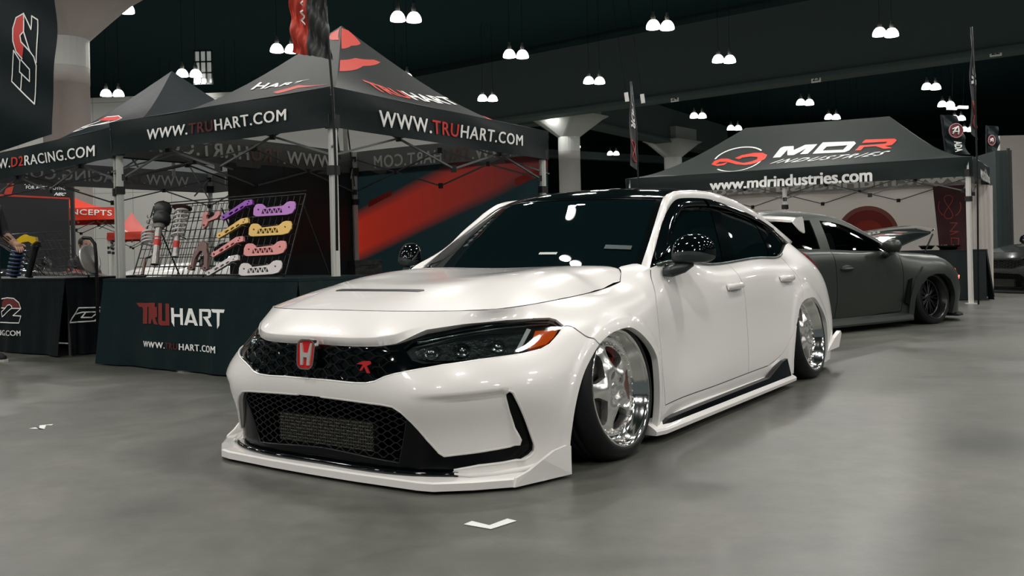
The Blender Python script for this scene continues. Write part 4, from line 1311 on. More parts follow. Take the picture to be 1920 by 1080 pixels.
girder('trim_2', (gB2.x, gB2.y), (gA2.x, gA2.y), 7.65, 10.6, .8)
cm = Vector((2.65, 47.0, 0)); c2 = Vector((10.0, 59.0, 0))
girder('trim_3', (cm.x, cm.y), (c2.x + 5, c2.y + 8.2), 7.65, 9.6, .9)
girder('trim_4', (-2, 62), (20, 78), 7.65, 8.0, .5)
girder('trim_5', (cm.x, cm.y), (-20, 60), 7.65, 8.6, .8)
# number plates on the girder
nrm = Vector((dd.y, -dd.x, 0)); nrm = nrm if nrm.y < 0 else -nrm
for (u, v, s) in ((1867, 97, '22'), (1530, 147, '23'), (1265, 184, '24')):
    a, b = ray(u, v); den = nrm.x * a + nrm.y; p0 = gB + nrm * .47; t = (nrm.x * p0.x + nrm.y * p0.y) / den; c = Vector((a * t, t, CH + b * t))
    pl = MB(); ux = Vector((-nrm.y, nrm.x, 0)); ux = ux if ux.x > 0 else -ux
    cs = [c + ux * x + Vector((0, 0, z)) for x, z in ((-.19, -.16), (.19, -.16), (.19, .16), (-.19, .16))]
    pl.face(cs); pl.face([q - nrm * .03 for q in cs[::-1]])
    for i in range(4): pl.face([cs[i], cs[i] - nrm * .03, cs[(i + 1) % 4] - nrm * .03, cs[(i + 1) % 4]])
    o = pl.build('number_sign', M('sign_plate', (.85, .86, .80), .6)); tag(o, 'small grey plate with the number %s on the concrete girder' % s, 'sign', 'bay number plates on the girder')
    lettering('numerals', s, lambda x, y, l, c=c, ux=ux: c + ux * (-.14 + .28 * x) + Vector((0, 0, -.10 + .20 * y)) + nrm * (.004 + l), M('numeral_black', (.01, .01, .01), .6), o, bold=.02)
CONC = M('column_concrete', (.33, .33, .31), .75, var=.10, vscale=1.2); CAPM = M('column_capital', (.40, .42, .40), .7, var=.05, vscale=1.5)
def column(name, c, r, ang, ztop=6.65):
    f = MB(); T = Matrix.Translation((c.x, c.y, 0))
    f.lathe([(r * 1.02, 0), (r, .3), (r * .985, ztop - 1.15), (r * 1.0, ztop - 1.15), (r, ztop - .75), (r, ztop - .7)], 32, 0, T)
    o = struct(f.build(name, CONC))
    f = MB(); n = 24; rings = []
    for z, hx, hy, e in ((ztop - .72, r * 1.01, r * 1.01, 1), (ztop, r * 1.01, r * 1.01, 1), (ztop + .85, 1.55, 1.2, .35), (ztop + 1.0, 1.75, 1.35, .2), (ztop + 1.02, 1.75, 1.35, .2)):
        ring = []
        for k in range(n):
            a = 2 * PI * k / n; cx_, sx_ = math.cos(a), math.sin(a)
            x = math.copysign(abs(cx_) ** e, cx_) * hx; y = math.copysign(abs(sx_) ** e, sx_) * hy
            ring.append(Vector((c.x + x * math.cos(ang) - y * math.sin(ang), c.y + x * math.sin(ang) + y * math.cos(ang), z)))
        rings.append(ring)
    f.mesh([p for q in rings for p in q], [(i * n + k, i * n + (k + 1) % n, (i + 1) * n + (k + 1) % n, (i + 1) * n + k) for i in range(4) for k in range(n)])
    f.box((c.x, c.y, ztop + 1.42), (2.7, 2.0, .80), Matrix.Rotation(ang, 3, 'Z'))
    f.build(name + '_capital', CAPM, o); return o
angG = math.atan2(dd.y, dd.x)
column('trim_6', cm, .56, angG); column('trim_7', c2, .56, angG + PI / 2)
column('trim_8', Vector((-11.45, 23.3, 0)), .56, angG, 6.55)
f = MB(); f.box((-13.5, 24.5, 9.0), (9.5, 2.8, 2.6), Matrix.Rotation(angG, 3, 'Z')); struct(f.build('trim_9', CAPM))

# --- high-bay lamps, in pairs
SHADE = bpy.data.materials.new('lamp_glass'); SHADE.use_nodes = True
nt = SHADE.node_tree; em = nt.nodes.new('ShaderNodeEmission'); em.inputs[0].default_value = (1, .97, .92, 1)
tc = nt.nodes.new('ShaderNodeTexCoord'); sp_ = nt.nodes.new('ShaderNodeSeparateXYZ'); mr = nt.nodes.new('ShaderNodeMapRange')
mr.inputs['From Min'].default_value = 0; mr.inputs['From Max'].default_value = .30; mr.inputs['To Min'].default_value = 7.0; mr.inputs['To Max'].default_value = .7
nt.links.new(tc.outputs['Object'], sp_.inputs[0]); nt.links.new(sp_.outputs['Z'], mr.inputs['Value']); nt.links.new(mr.outputs[0], em.inputs[1])
nt.links.new(em.outputs[0], nt.nodes['Material Output'].inputs[0])
BULB = M('lamp_bulb', (1, 1, 1), .5, emit=(1, .97, .92), es=18)
LCAP = M('lamp_cap', (.30, .31, .29), .4, metal=.6)
def make_lamp():
    t = empty('ceiling_lamp')
    f = MB(); f.lathe([(.215, 0), (.222, .03), (.205, .12), (.165, .20), (.11, .262), (.05, .28)], 24); f.build('lamp_shade', SHADE, t)
    f = MB(); f.lathe([(.0001, .02), (.20, .02)], 24); f.build('bulb', BULB, t)
    f = MB(); f.lathe([(.055, .27), (.07, .30), (.075, .36), (.06, .42), (.04, .45), (.045, .52), (.0001, .54)], 12); f.build('ballast_housing', LCAP, t)
    f = MB(); f.bar((0, 0, .50), (0, 0, 3.45), .006, 5); f.build('suspension_rod', GAPB, t)
    return t
def dup(root):
    r = root.copy(); COL.objects.link(r)
    for ch in root.children:
        c = ch.copy(); COL.objects.link(c); c.parent = r
        for g in ch.children:
            d = g.copy(); COL.objects.link(d); d.parent = c
    return r
lamp0 = make_lamp(); nl = 0
La, Lb, L0 = Vector((7.6, 1.70)), Vector((3.15, 5.35)), Vector((-3.13, 26.4))
extra = []
pos = []
for i in range(-9, 10):
    for j in range(-8, 9):
        p = L0 + La * i + Lb * j
        if -24 < p.x < 30 and -9 < p.y < 72: pos.append(p)
AREA = None
for p in pos:
    for sgn in (-1, 1):
        q = Vector((p.x + sgn * .235 * .96, p.y + sgn * .235 * .28, LAMP_Z))
        l = lamp0 if nl == 0 else dup(lamp0); nl += 1
        l.location = q
        side = 'left' if sgn < 0 else 'right'
        uv = proj(np.array([[q.x, max(q.y, .5), q.z]]))[0]
        inview = q.y > 4 and 0 < uv[0] < 1920 and uv[1] > 0
        tag(l, 'glowing bell-shaped high-bay lamp hanging in a pair from the dark ceiling', 'lamp', 'high-bay ceiling lamps')
        if q.y < 60 and abs(q.x) < 20:
            if AREA is None:
                AREA = bpy.data.lights.new('lamp_light', 'AREA'); AREA.shape = 'DISK'; AREA.size = .40; AREA.energy = LAMP_W; AREA.color = LAMP_COL
            lo = bpy.data.objects.new('lamp_light', AREA); COL.objects.link(lo); lo.location = (0, 0, -.01); lo.parent = l
# a pair of flat strip lights and a pair of upright panels far back
for (u, v, w, h, y, nm) in ((1785, 203, 18, 5, 34, 'strip'), (1806, 201, 18, 5, 34, 'strip'), (1175, 182, 7, 17, 26, 'panel'), (1205, 185, 7, 17, 26, 'panel')):
    c = PW(u, v, y=y); k = y / CF; f = MB(); f.box((0, 0, 0), (w * k, .08, h * k)); pass
    o = f.build('ceiling_lamp' if nm == 'strip' else 'hanging_sign', M('strip_lamp_white', (1, 1, 1), .5, emit=(1, 1, .97), es=3) if nm == 'strip' else M('panel_white', (.62, .62, .58), .6))
    g_ = MB(); g_.bar((0, 0, 0), (0, 0, 11.05 - c.z), .006, 4); g_.build('suspension_cord', GAPB, o)
    o.location = c; o.rotation_euler = (0, .05 if nm == 'strip' else -.12, 0)
    lab = {1785: 'left one of two flat white strip lights above the flags by the right tent', 1806: 'right one of two flat white strip lights above the flags by the right tent', 1175: 'small white upright panel left of the narrow feather flag', 1205: 'small white upright panel right of the narrow feather flag'}[u]
    tag(o, lab, 'lamp' if nm == 'strip' else 'sign')

# ================================================================ TENTS
def cloth2(name, outer, inner, tf, tcol, rough=.52):
    """thin two-sided tent cloth: its outside and its inside have their own colour, and some lamp light passes through"""
    m = bpy.data.materials.new(name); m.use_nodes = True; nt = m.node_tree; b = nt.nodes['Principled BSDF']; b.inputs['Roughness'].default_value = rough; b.inputs['Specular IOR Level'].default_value = .18
    g = nt.nodes.new('ShaderNodeNewGeometry'); mx = nt.nodes.new('ShaderNodeMix'); mx.data_type = 'RGBA'; mx.inputs[6].default_value = (*outer, 1); mx.inputs[7].default_value = (*inner, 1)
    nt.links.new(g.outputs['Backfacing'], mx.inputs[0]); nt.links.new(mx.outputs[2], b.inputs['Base Color'])
    tc = nt.nodes.new('ShaderNodeTexCoord'); n = nt.nodes.new('ShaderNodeTexNoise'); n.inputs['Scale'].default_value = 5; n.inputs['Detail'].default_value = 4; bp = nt.nodes.new('ShaderNodeBump'); bp.inputs['Strength'].default_value = .12; bp.inputs['Distance'].default_value = .05
    nt.links.new(tc.outputs['Object'], n.inputs['Vector']); nt.links.new(n.outputs['Fac'], bp.inputs['Height']); nt.links.new(bp.outputs[0], b.inputs['Normal'])
    t = nt.nodes.new('ShaderNodeBsdfTranslucent'); t.inputs[0].default_value = (*tcol, 1); ms = nt.nodes.new('ShaderNodeMixShader'); ms.inputs[0].default_value = tf
    nt.links.new(b.outputs[0], ms.inputs[1]); nt.links.new(t.outputs[0], ms.inputs[2]); nt.links.new(ms.outputs[0], nt.nodes['Material Output'].inputs[0]); MATS[name] = m; return m
CLOTH = cloth2('tent_valance_shaded', (.0028, .0095, .0105), (.12, .125, .125), .06, (.30, .32, .32))  # valances: same cloth as the roof, with shade put into the colour
CLOTH_T = cloth2('tent_roof_lit', (.032, .038, .039), (.20, .21, .20), .34, (.34, .345, .33))  # roof: same cloth as the valances, with lamp light put into the colour
CLOTH_IN = None
POLE = M('tent_pole_aluminium', (.62, .63, .60), .35, metal=.35)
TRUSS = M('truss_grey', (.14, .15, .15), .4, metal=.4)
JOINT = M('joint_black', (.008, .009, .010), .5)
REDC = M('tent_print_red', (.50, .040, .025), .6)
def canopy(root, C, apexes, hb, hv, mat_roof, mat_val, mat_in, sag=.19, vsag=.0, legs=True, legmat=None, pole_r=.024, walls=None, mid=None):
    """C: four eave corners in order (xy); apexes: one or two peak points; valance from hb to hv"""
    n = 4; Cs = [np.array([c[0], c[1]]) for c in C]
    cen = np.mean(Cs, axis=0); G = {}
    for i in range(n):
        a, b = Cs[i], Cs[(i + 1) % n]
        if len(apexes) == 1: A = B = np.array(apexes[0])
        else:
            da = [np.linalg.norm(a - np.array(p)[:2]) for p in apexes]; db = [np.linalg.norm(b - np.array(p)[:2]) for p in apexes]
            A = np.array(apexes[int(np.argmin(da))]); B = np.array(apexes[int(np.argmin(db))])
        ea = np.array([a[0], a[1], hv]); eb = np.array([b[0], b[1], hv])
        sk = np.linspace(0, 1, 7); tk = np.linspace(0, 1, 7); gg = []
        for s in sk:
            row = []
            for t in tk:
                e = ea * (1 - s) + eb * s; p = A * (1 - s) + B * s
                if len(apexes) == 1: p = A + (e - A) * 1e-3
                q = e * (1 - t) + p * t
                q = q - np.array([0, 0, sag * math.sin(PI * t ** .8) * (1 + .25 * math.sin(PI * s))])
                row.append(q)
            gg.append(row)
        g = Grid(gg, sk, tk); nn = g.nr([.5], [.4])[0]
        if nn[2] < 0: g.out = -1
        G['roof%d' % i] = g
        r = gsheet('roof_panel', g, mat_roof, root, 16, 14, mat_in, 0)
        def vf(s, t, i=i):
            return np.array([*(cen - (a + b) / 2), 0]) / np.linalg.norm(cen - (a + b) / 2) * (.012 * math.sin(9 * t) * (.4 + .6 * math.sin(PI * s)) + .008 * math.sin(13 * s + 4 * t))
        out = np.array([*( (a + b) / 2 + ((a + b) / 2 - cen)), 1.0])
        g = gridq((a[0], a[1], hb), (b[0], b[1], hb), (b[0], b[1], hv), (a[0], a[1], hv), 7, 4, fn=vf, toward=out)
        G['val%d' % i] = g
        G['vobj%d' % i] = gsheet('valance', g, mat_val, root, 16, 4, mat_in, 0)
    if legs:
        for i, c in enumerate(Cs + (mid or [])):
            c = c + (cen - c) / np.linalg.norm(cen - c) * .075
            f = MB(); f.box((c[0], c[1], hv / 2), (.052, .052, hv - .02), Matrix.Rotation(.6, 3, 'Z'))
            for q in range(4):
                an = .6 + q * PI / 2; f.box((c[0] + .027 * math.cos(an), c[1] + .027 * math.sin(an), hv / 2), (.006, .018, hv - .02), Matrix.Rotation(an, 3, 'Z'))
            f.box((c[0], c[1], .006), (.12, .12, .012)); lg = f.build('leg', legmat or POLE, root)
            f = MB(); f.box((c[0], c[1], hb + .05), (.085, .085, .10), Matrix.Rotation(.6, 3, 'Z')); f.build('leg_bracket', JOINT, lg); f = MB(); f.box((c[0], c[1], hb - .32), (.075, .075, .07), Matrix.Rotation(.6, 3, 'Z')); f.build('leg_bracket', JOINT, lg)
    # scissor trusses along each side and to the centre
    for i in range(n):
        a, b = Cs[i], Cs[(i + 1) % n]; a = a + (cen - a) * .05; b = b + (cen - b) * .05
        k = 2 if np.linalg.norm(b - a) < 4.2 else 4
        for j in range(k):
            p = a + (b - a) * j / k; q = a + (b - a) * (j + 1) / k
            f = MB(); z1, z0 = hv - .10, hb - .20
            f.bar((p[0], p[1], z1), (q[0], q[1], z0), .011, 4, 0); f.bar((p[0], p[1], z0), (q[0], q[1], z1), .011, 4, 0)
            tr_ = f.build('truss', TRUSS, root)
            m_ = (p + q) / 2
            for jc, js in (((m_[0], m_[1], (z0 + z1) / 2), (.04, .04, .05)), ((q[0], q[1], z0), (.05, .05, .06)), ((q[0], q[1], z1), (.05, .05, .06))): f = MB(); f.box(jc, js); f.build('truss_joint', JOINT, tr_)
    for i, c in enumerate(Cs if len(apexes) == 1 else []):
        f = MB(); A = apexes[0]; f.bar((c[0], c[1], hv - .06), (cen[0] + (c[0] - cen[0]) * .5, cen[1] + (c[1] - cen[1]) * .5, hb - .12), .010, 4); f.bar((c[0], c[1], hb - .15), (cen[0], cen[1], hv + .22), .010, 4); f.build('truss', TRUSS, root)
    if len(apexes) == 1:
        f = MB(); f.bar((cen[0], cen[1], hv - .25), (apexes[0][0], apexes[0][1], apexes[0][2] - .06), .022, 8); f.build('centre_pole', POLE, root)
    return G

# ---- main tent
TF, TL, TR = np.array([-1.393, 6.883]), np.array([-3.755, 8.44]), np.array([.332, 9.80]); TB = TL + TR - TF
HB, HV = 1.88, 2.185
ap = PW(640, 48, y=9.15)
tent = empty('canopy_tent', (0, 0, 0), 0, 'black pop-up canopy tent with red streaks at its peak, directly behind the white car', 'tent', None)
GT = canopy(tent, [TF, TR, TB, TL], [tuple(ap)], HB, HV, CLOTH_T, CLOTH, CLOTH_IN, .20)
# side 0: F-R (right front), 1: R-B, 2: B-L, 3: L-F (left front)
WWW = 'WWW.TRUHART.COM'
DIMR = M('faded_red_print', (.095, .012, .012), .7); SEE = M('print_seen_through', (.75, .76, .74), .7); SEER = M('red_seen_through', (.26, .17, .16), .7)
lettering('lettering', WWW, gmap(GT['val0'], [(709, 237), (979, 274), (979, 254), (709, 206)]), [WHITE_T, RED_T], GT['vobj0'], bold=.018, colors=[(4, 7, 1)], space=1.12)
lettering('lettering', WWW, gmap(GT['val3'], [(277, 263), (538, 226), (538, 204), (277, 243)]), [WHITE_T, DIMR], GT['vobj3'], bold=.018, colors=[(4, 7, 1)], space=1.12)
lettering('lettering', 'TRUHART', gmap(GT['roof0'], [(705, 170), (868, 192), (835, 183), (678, 150)]), [M('logo_white', (.8, .8, .78), .5), M('logo_red', (.6, .05, .03), .5)], tent, bold=.03, colors=[(0, 3, 1)])
lettering('lettering', 'HART', gmap(GT['roof3'], [(470, 169), (565, 154), (582, 149), (488, 155)]), M('logo_white'), tent, bold=.02)
gpoly('red_print', GT['roof0'], [[(639, 52), (652, 57), (676, 82), (658, 86), (640, 92)], [(637, 113), (665, 109), (700, 112), (713, 117), (680, 124), (636, 134)], [(905, 217), (925, 219), (960, 228), (985, 240), (950, 234), (920, 227)]], REDC, tent)
gpoly('red_print', GT['roof3'], [[(638, 52), (622, 62), (618, 74), (636, 75)], [(512, 173), (560, 160), (615, 158), (560, 165), (520, 176)]], REDC, tent)
def inside_map(g, s0, s1, t0, t1):
    return lambda x, y, lift: Vector(g.ev([s0 + (s1 - s0) * x], [t0 + (t1 - t0) * y])[0] - g.nr([s0 + (s1 - s0) * x], [t0 + (t1 - t0) * y])[0] * (lift + .002))
lettering('lettering', WWW, inside_map(GT['val1'], .12, .88, .25, .75), [SEE, SEER], GT['vobj1'], bold=.02, colors=[(4, 7, 1)], flip=False, space=1.12)
lettering('lettering', WWW, inside_map(GT['val2'], .12, .88, .25, .75), [SEE, SEER], GT['vobj2'], bold=.02, colors=[(4, 7, 1)], flip=False, space=1.12)
# rear walls
WALLC = M('tent_wall_black', (.012, .022, .024), .55, bump=.25, bscale=2.5)
def fold(s, t): return np.array([.012 * math.sin(17 * s + 2 * t), .02 * math.sin(11 * s) + .01 * math.sin(23 * s + 4 * t), 0])
# red fading print of the right rear wall: one cloth with a painted diagonal design
WR = bpy.data.materials.new('tent_wall_print'); WR.use_nodes = True
nt = WR.node_tree; bs = nt.nodes['Principled BSDF']; bs.inputs['Roughness'].default_value = .6
tc = nt.nodes.new('ShaderNodeTexCoord'); mp = nt.nodes.new('ShaderNodeMapping'); sx = nt.nodes.new('ShaderNodeSeparateXYZ')
# wall-aligned coordinate: x along R->B, z up
dRB = (TB - TR) / np.linalg.norm(TB - TR)
dt = nt.nodes.new('ShaderNodeVectorMath'); dt.operation = 'DOT_PRODUCT'; dt.inputs[1].default_value = (-dRB[0], -dRB[1], 0)
nt.links.new(tc.outputs['Object'], dt.inputs[0]); nt.links.new(tc.outputs['Object'], sx.inputs[0])
wB = -(TB @ dRB); L_ = np.linalg.norm(TB - TR)
def math_(op, a, b=None):
    m = nt.nodes.new('ShaderNodeMath'); m.operation = op
    for i, q in enumerate((a, b)):
        if q is None: continue
        if isinstance(q, (int, float)): m.inputs[i].default_value = q
        else: nt.links.new(q, m.inputs[i])
    return m.outputs[0]
xx = math_('SUBTRACT', dt.outputs['Value'], float(wB))          # 0 at pole B .. L at R
zz = sx.outputs['Z']
dg = math_('SUBTRACT', zz, math_('MULTIPLY', xx, .33))            # distance across the diagonal band
up_ = nt.nodes.new('ShaderNodeMapRange'); up_.inputs['From Min'].default_value = .80; up_.inputs['From Max'].default_value = .94; nt.links.new(dg, up_.inputs['Value'])
dn_ = nt.nodes.new('ShaderNodeMapRange'); dn_.inputs['From Min'].default_value = 1.46; dn_.inputs['From Max'].default_value = 1.30; nt.links.new(dg, dn_.inputs['Value'])
fx = nt.nodes.new('ShaderNodeMapRange'); fx.inputs['From Min'].default_value = 0; fx.inputs['From Max'].default_value = L_ * .92; fx.inputs['To Min'].default_value = 1.0; fx.inputs['To Max'].default_value = .22; nt.links.new(xx, fx.inputs['Value'])
fac = math_('MULTIPLY', math_('MULTIPLY', up_.outputs[0], dn_.outputs[0]), fx.outputs[0])
mx = nt.nodes.new('ShaderNodeMix'); mx.data_type = 'RGBA'; mx.inputs[6].default_value = (.016, .040, .046, 1); mx.inputs[7].default_value = (.80, .055, .030, 1)
nt.links.new(fac, mx.inputs[0]); nt.links.new(mx.outputs[2], bs.inputs['Base Color'])
t_ = nt.nodes.new('ShaderNodeBsdfTranslucent'); nt.links.new(mx.outputs[2], t_.inputs[0]); ms_ = nt.nodes.new('ShaderNodeMixShader'); ms_.inputs[0].default_value = .40
nt.links.new(bs.outputs[0], ms_.inputs[1]); nt.links.new(t_.outputs[0], ms_.inputs[2]); nt.links.new(ms_.outputs[0], nt.nodes['Material Output'].inputs[0])
ins = lambda p, k=.006: p + (((TF + TB) / 2) - p) * k
gW1 = gridq((*ins(TB), .02), (*ins(TR), .02), (*ins(TR), HB + .06), (*ins(TB), HB + .06), 24, 5, fn=fold)
gsheet('rear_wall', gW1, WR, tent, 48, 10, None, 0)
gpoly('red_print', gW1, [[(966, 335), (1015, 315), (1016, 329), (966, 350)], [(691, 378), (735, 356), (735, 366), (691, 389)]], M('bright_red_print', (.55, .04, .03), .6), tent)
pm = TB + (TL - TB) * .60
gW2 = gridq((*ins(pm), .02), (*ins(TB), .02), (*ins(TB), HB + .04), (*ins(pm), HB + .04), 16, 5, fn=fold)
gsheet('rear_wall', gW2, WALLC, tent, 32, 8, None, .004)

# ---- left tent
D0 = TL + np.array([-.04, .17]); D1 = D0 + np.array([-2.55, 2.22]); D3 = D0 + np.array([1.75, 2.85]); D2 = D1 + (D3 - D0)
tent2 = empty('canopy_tent', (0, 0, 0), 0, 'black pop-up canopy tent with an outlined red logo, at the left edge', 'tent', None)
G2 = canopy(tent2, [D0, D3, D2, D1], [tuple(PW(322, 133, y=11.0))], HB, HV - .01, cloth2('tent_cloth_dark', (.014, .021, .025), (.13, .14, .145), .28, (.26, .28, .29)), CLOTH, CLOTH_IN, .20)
lettering('lettering', 'WWW.D2RACING.COM', gmap(G2['val3'], [(-40, 323), (179, 293), (179, 272), (-40, 305)]), [WHITE_T, RED_T], G2['vobj3'], bold=.012, colors=[(4, 6, 1)], space=1.08)
lettering('lettering', 'WWW.D2RACING.COM', inside_map(G2['val2'], .12, .88, .25, .75), [SEE, SEER], G2['vobj2'], bold=.012, colors=[(4, 6, 1)], space=1.08)
lettering('lettering', 'WWW.D2RACING.COM', inside_map(G2['val1'], .12, .88, .25, .75), [SEE, SEER], G2['vobj1'], bold=.012, colors=[(4, 6, 1)], space=1.08)
gpoly('logo_red_area', G2['roof3'], [[(185, 226), (197, 220), (222, 218), (228, 222), (215, 226)]], RED_T, tent2)
gline('logo_outline', G2['roof3'], [[(120, 248), (150, 238), (185, 228), (200, 219.5), (222, 217.5), (228, 222), (216, 227), (200, 231), (170, 236), (150, 244), (120, 248)], [(150, 240), (205, 228)]], WHITE_T, tent2, .018)

# ---- right long tent
MA, MBr = np.array([1.84, 15.7]), np.array([6.46, 13.0]); MR = np.array([7.80, 15.15]); ML = MA + (MR - MBr)
HB3, HV3 = 1.82, 2.10
tent3 = empty('canopy_tent', (0, 0, 0), 0, 'long black canopy tent with a looped red logo on its roof, right of centre', 'tent', None)
ra, rb = PW(1398, 240, y=16.0), PW(1668, 218, y=14.85)
MC = cloth2('tent_cloth_green_black', (.019, .033, .034), (.34, .33, .31), .36, (.55, .53, .50)); MI = None
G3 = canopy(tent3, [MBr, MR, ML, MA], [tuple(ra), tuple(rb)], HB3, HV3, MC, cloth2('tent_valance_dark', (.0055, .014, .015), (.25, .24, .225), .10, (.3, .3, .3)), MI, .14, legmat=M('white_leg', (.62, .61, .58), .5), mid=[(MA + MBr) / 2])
WWM = 'www.mdrindustries.com'
lettering('lettering', WWM, gmap(G3['val3'], [(1331, 358.5), (1636, 341), (1636, 315), (1331, 338)]), WHITE_T, G3['vobj3'], bold=.032, space=.98)
lettering('lettering', WWM, inside_map(G3['val1'], .05, .95, .2, .8), SEE, G3['vobj1'], bold=.03)
lettering('lettering', WWM, inside_map(G3['val2'], .10, .90, .2, .8), SEE, G3['vobj2'], bold=.03)
lettering('lettering', WWM, gmap(G3['val0'], [(1838, 334), (1863, 350), (1863, 328), (1838, 308)]), SEE, G3['vobj0'], bold=.03)
g3 = G3['roof3']
q38 = lambda p: [(1320 + x / 3.83, 240 + y / 3.83) for x, y in p]
M_ = [q38([(495, 215), (550, 145), (575, 135), (645, 131), (645, 160), (728, 122), (815, 118), (745, 187), (690, 190), (735, 147), (645, 196), (600, 198), (600, 158), (548, 212)])]
D_ = [q38([(780, 187), (838, 122), (855, 105), (1080, 98), (1092, 112), (1045, 162), (1010, 176)])]
D_in = q38([(852, 164), (882, 136), (1032, 125), (1000, 158)])
R_ = [q38([(1085, 163), (1120, 128), (1305, 114), (1316, 100), (1135, 110), (1160, 85), (1370, 78), (1386, 90), (1350, 124), (1300, 131), (1352, 146), (1292, 152), (1235, 132), (1150, 138), (1126, 163)])]
gpoly('logo_letters', g3, M_, WHITE_T, tent3, .006); 
mb = MB(); st = g3.trace(D_[0], IDW, 0, 1); si = g3.trace(D_in, IDW, 0, 1)
tv, tf = tri(st, [si]); 
for f_ in tf: mb.face([Vector(g3.ev([tv[k][0]], [tv[k][1]])[0] + g3.nr([tv[k][0]], [tv[k][1]])[0] * .006) for k in f_])
mb.build('logo_letters', WHITE_T, tent3)
gpoly('logo_letters', g3, R_, M('logo_bright_red', (.75, .06, .035), .5), tent3, .006)
lettering('lettering', 'INDUSTRIES', gmap(g3, [(1443, 307.5), (1668, 290.5), (1673, 283), (1449, 300)]), WHITE_T, tent3, bold=.01, shear=.1, space=1.35)
ell = [(1385 + 47 * math.cos(a) * 1.0, 299 - 21.5 * math.sin(a) - 8 * math.cos(a)) for a in np.linspace(.45, 2.75, 20)]
ell2 = [(1385 + 47 * math.cos(a), 299 - 21.5 * math.sin(a) - 8 * math.cos(a)) for a in np.linspace(3.75, 5.75, 20)]
gline('logo_ring', g3, [ell], WHITE_T, tent3, .028, .006); gline('logo_ring', g3, [ell2], WHITE_T, tent3, .028, .006)
gpoly('logo_loop', g3, [[(1334, 309), (1340, 302), (1352, 298), (1365, 298), (1380, 303), (1393, 306), (1410, 305), (1400, 310), (1382, 309), (1364, 304), (1350, 304), (1342, 308), (1352, 308), (1366, 304), (1358, 310), (1345, 312)],
     [(1378, 297), (1392, 291), (1415, 287), (1430, 287), (1439, 291), (1435, 298), (1424, 304), (1407, 309), (1392, 310), (1396, 306), (1410, 303), (1420, 299), (1421, 295), (1408, 294), (1393, 296), (1386, 299)]], M('logo_bright_red'), tent3, .007, .05)
# light back wall with red ring print, gathered side curtain, hanging banner
WL = M('tent_wall_light', (.58, .55, .52), .75, bump=.2, bscale=1.5, tl=(.35, (.70, .66, .62)))
i3 = lambda p, k=.03: p + (((MA + MR) / 2) - p) * k
gB3 = gridq((*i3(ML), .05), (*i3(MR), .05), (*i3(MR), HB3 + .02), (*i3(ML), HB3 + .02), 20, 4, fn=lambda s, t: np.array([0, .02 * math.sin(19 * s), 0]))
gsheet('rear_wall', gB3, WL, tent3, 40, 8, None, 0)
for r0, r1, mt in ((0, 28, M('ring_red_core', (.42, .045, .035), .7)), (28, 46, M('ring_red', (.26, .030, .028), .7)), (46, 54, M('ring_red_light', (.34, .12, .10), .7))):
    an = np.linspace(PI * .02, PI * .98, 18); c0 = (1628, 440)
    o_ = [(c0[0] + r1 * 1.08 * math.cos(a), c0[1] - r1 * math.sin(a)) for a in an]; i_ = [(c0[0] + r0 * 1.08 * math.cos(a), c0[1] - r0 * math.sin(a)) for a in an[::-1]]
    gpoly('ring_print', gB3, [o_ + (i_ if r0 else [])], mt, tent3, .006 , .06)
cs0 = PW(1819, 400, y=14.35); cs1 = PW(1861, 400, y=15.1)
gC = gridq((cs0.x, cs0.y, .12), (cs1.x, cs1.y, .06), (cs1.x, cs1.y, HB3 - .02), (cs0.x, cs0.y, HB3 - .02), 30, 5, fn=lambda s, t: np.array([.0, .035 * math.sin(34 * s + 1.5 * t), 0]))
gsheet('side_curtain', gC, WL, tent3, 60, 8, None, 0)
bn0, bn1 = PW(1749, 350, y=14.6), PW(1813, 346, y=14.2)
gN = gridq((bn0.x + .10, bn0.y, .55), (bn1.x, bn1.y, .55), (bn1.x, bn1.y, bn1.z), (bn0.x, bn0.y, bn0.z), 8, 4, fn=lambda s, t: np.array([0, .012 * math.sin(9 * s), 0]))
BAN = M('banner_dark_red', (.055, .012, .016), .6)
o = gsheet('hanging_banner', gN, BAN, None, 12, 8); tag(o, 'dark red vertical banner with a looped logo, hung inside the right tent', 'banner')
gline('logo_outline', gN, [[(1779 + 8 * math.sin(2 * a), 366 + 22 * (1 - math.cos(a)) / 1.0) for a in np.linspace(0, 2 * PI, 30)], [(1781 + 21 * math.cos(a), 387 + 20 * math.sin(a)) for a in np.linspace(-.4, 1.0, 12)], [(1781 + 21 * math.cos(a), 387 + 20 * math.sin(a)) for a in np.linspace(2.2, 3.6, 12)],
   [(1782, 418), (1795, 418), (1782, 434), (1797, 434), (1783, 440)], [(1784, 446), (1798, 447), (1797, 464), (1785, 462), (1784, 446)]], M('logo_dull_red', (.32, .05, .05), .6), o, .016)

# ---- background red tents, dark banner tent, pale dome, black booth wall
def small_tent(label, A, B, depth, hb, hv, ap_, roof, val, inn):
    A = np.array(A); B = np.array(B); n_ = B / np.linalg.norm(B) * depth
    if n_[1] < 0: n_ = -n_
    t = empty('canopy_tent', (0, 0, 0), 0, label, 'tent'); return t, canopy(t, [A, B, B + n_, A + n_], [tuple(ap_)], hb, hv, roof, val, inn, .15)
REDT = M('red_tent_cloth', (.68, .035, .012), .5); 
a_ = PW(60, 360, y=19.0); b_ = PW(221, 380, y=19.0)
t4, G4 = small_tent('bright red canopy tent with white lettering, seen behind the left table', (a_.x, 19.0), (b_.x, 19.0), 3, PW(221, 411, y=19.0).z, PW(221, 388, y=19.0).z, PW(95, 345, y=20.5), REDT, REDT, M('red_tent_inside', (.10, .02, .015), .7))
lettering('lettering', 'CONCEPTS', gmap(G4['val0'], [(98, 401), (210, 404.5), (210, 394), (98, 384)]), WHITE_T, G4['vobj0'], bold=.01, space=1.05)
a_ = PW(200, 420, y=24); b_ = PW(306, 430, y=24)
